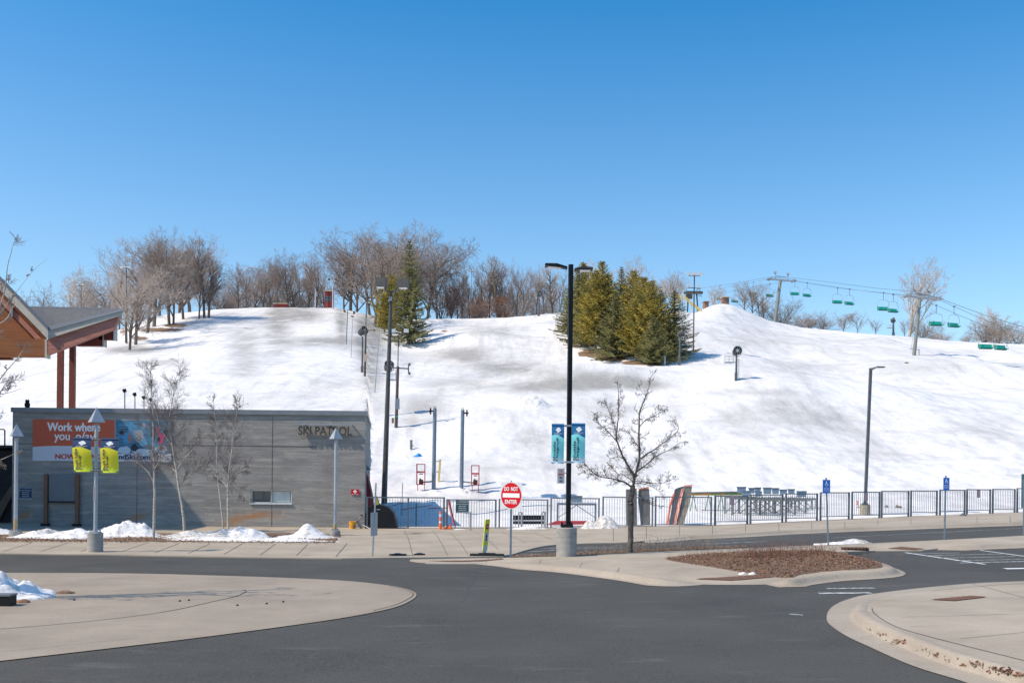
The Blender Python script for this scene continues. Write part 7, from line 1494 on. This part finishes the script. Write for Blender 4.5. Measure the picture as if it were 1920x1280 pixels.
def chips(name, pts, off, m_, sz, up=.5):
    b = MB()
    for x, y in pts:
        a = rv.uniform(0, 6.28); e = Vector((math.cos(a), math.sin(a), rv.uniform(-up, up))) * sz * rv.uniform(.5, 1.5); f_ = Vector((-math.sin(a), math.cos(a), rv.uniform(-up, up))) * sz * rv.uniform(.3, .8); p = Vector((x, y, (zg(x) + off if not callable(off) else off(x, y) + .008) + rv.uniform(.0, .03)))
        b.add([p - e, p + f_, p + e, p - f_], [(0, 1, 2, 3)])
    return tag(b.build(name, m_, None, 'raw'), kind='stuff')
chips('wood_chips', scatter_in(BW, 9000), bed_z, M['chipa'], .024); chips('wood_chips', scatter_in(BW, 2200), bed_z, M['straw'], .018); chips('fallen_leaves', scatter_in(BW, 1800), bed_z, M['leaf'], .032)
def stems(name, spots, m_, hmin, hmax, lean=.35, r=.0035, kind='stuff'):
    sg = []
    for x, y, off, sc in spots:
        a = rv.uniform(0, 6.28); h = rv.uniform(hmin, hmax) * sc; l = rv.uniform(0, lean); p = Vector((x, y, (surf(x, y) + .01) if off > .1 else zg(x) + off)); m = p + Vector((math.cos(a) * l * h * .4, math.sin(a) * l * h * .4, h * .6)); e = m + Vector((math.cos(a) * l * h, math.sin(a) * l * h, h * .4 * (1 - l)))
        sg += [(p, m, r, r * .8), (m, e, r * .8, r * .4)]
        if rv.random() < .5: c_ = m + Vector((rv.uniform(-.1, .1), rv.uniform(-.1, .1), .1)); sg.append((m, c_, r * .6, r * .3))
    return tag(seg_mesh(sg, name, m_, None, 3), kind=kind)
q = [(x, y) for x, y in scatter_in(BW, 900)]
stems('dry_stems', [(x, y, .14, 1) for x, y in q], M['redstem'], .04, .16, 1.0)
def clump(u, v, n, rx, ry, off, sc=1.0): g = gp(u, v, off); return [(g.x + rv.gauss(0, rx), g.y + rv.gauss(0, ry), off, sc) for _ in range(n)]
stems('dry_stems', clump(1420, 1050, 150, .30, .16, .14, 1.4) + clump(1445, 1044, 90, .4, .2, .14) + clump(1490, 1047, 110, .45, .25, .14, 1.6) + clump(1520, 1042, 60, .3, .2, .14, 1.5) + clump(1340, 1047, 60, .4, .15, .14, 1.2) + clump(1590, 1048, 40, .5, .15, .14, 1.0), M['redstem'], .10, .40, .9)
# grass strip between the walk and the far lane
GS = []
for u in range(965, 1345, 4):
    v = float(np.interp(u, [960, 1080, 1180, 1300, 1345], [1043, 1040, 1035, 1029.5, 1027.5]))
    dens = 0 if u < 1095 else (5 if u < 1180 else 10 if u < 1260 else 6)
    for _ in range(dens): g = gp(u + rv.uniform(-2, 2), v - rv.uniform(0, 3), .02); GS.append((g.x, g.y, .02, 1.0 if u < 1180 else rv.choice((1, 1.2, 2.3))))
stems('dry_grass', GS, M['straw'], .10, .30, .7)
strippx = [(952, 1044), (1000, 1042.6), (1080, 1040), (1180, 1035), (1300, 1029.5), (1400, 1025), (1400, 1023), (1300, 1026), (1180, 1031), (1080, 1036), (1000, 1039.5), (962, 1041)]
SW = [gp(u, v, .02) for u, v in strippx]; slab('gravel_strip', strippx, M['mulch'], .02); chips('gravel', scatter_in(SW, 1400), .03, M['straw'], .022); chips('wood_chips', scatter_in(SW, 1200), .03, M['chipa'], .025)
BD = [gp(u, v, .05) for u, v in [(-60, 1016), (300, 1017), (627, 1018.5), (640, 1005), (400, 1003), (-60, 1003)]]; chips('wood_chips', scatter_in(BD, 3500), .055, M['chipa'], .04)
# leaves in the near gutter, crumbs on the island
LW = []
for u, v, n in [(1645, 1190, 16), (1655, 1192, 6), (1690, 1206, 34), (1675, 1203, 20), (1730, 1221, 10), (1755, 1230, 26), (1780, 1240, 8), (1815, 1249, 30), (1830, 1246, 20), (1865, 1255, 40), (1885, 1262, 50), (1905, 1268, 60), (1875, 1258, 30), (1626, 1182, 5)]:
    for _ in range(int(n * .6)):
        g = hit(u + rv.gauss(0, 9), v + rv.gauss(0, 1.6)); LW.append((g.x, g.y))
chips('fallen_leaves', LW, surf, M['leaf'], .024, .7)
for i, (u, v) in enumerate([(337, 1126), (354, 1124.5), (445, 1134), (500, 1131), (531, 1127.5), (139, 1124)]):
    g = gp(u, v, .02); tag(heap('pebble', ['dark crumb nearest the snow heap', 'small dark crumb on the island left of its curved joint', 'dark crumb below the curved joint', 'tiny dark crumb right of the curved joint', 'rightmost dark crumb on the roundabout island', 'tiny dark crumb at the tip of the snow heap'][i] + ' on the concrete' * (i == 0), 'debris', g.x, g.y, .028, .025, .018, M['rubber'], 60 + i, g.z - .04, None, .2, fr=8, res=9), group='crumbs on the roundabout island')
for i, (u, v) in enumerate([(1393, 1076), (1411, 1076), (1525, 1044)]):
    g = hit(u, v); tag(heap('snow_pile', ['left of two tiny snow scraps at the bed edge', 'right of two tiny snow scraps at the bed edge', 'thin snow scrap among the dry stems in the bed'][i], 'snow pile', g.x, g.y, .12 if i < 2 else .2, .09, .035, M['pile'], 70 + i, g.z - .03, None, .2, fr=6, res=14), group='snow scraps in the planting bed')
bpy.context.view_layer.update()
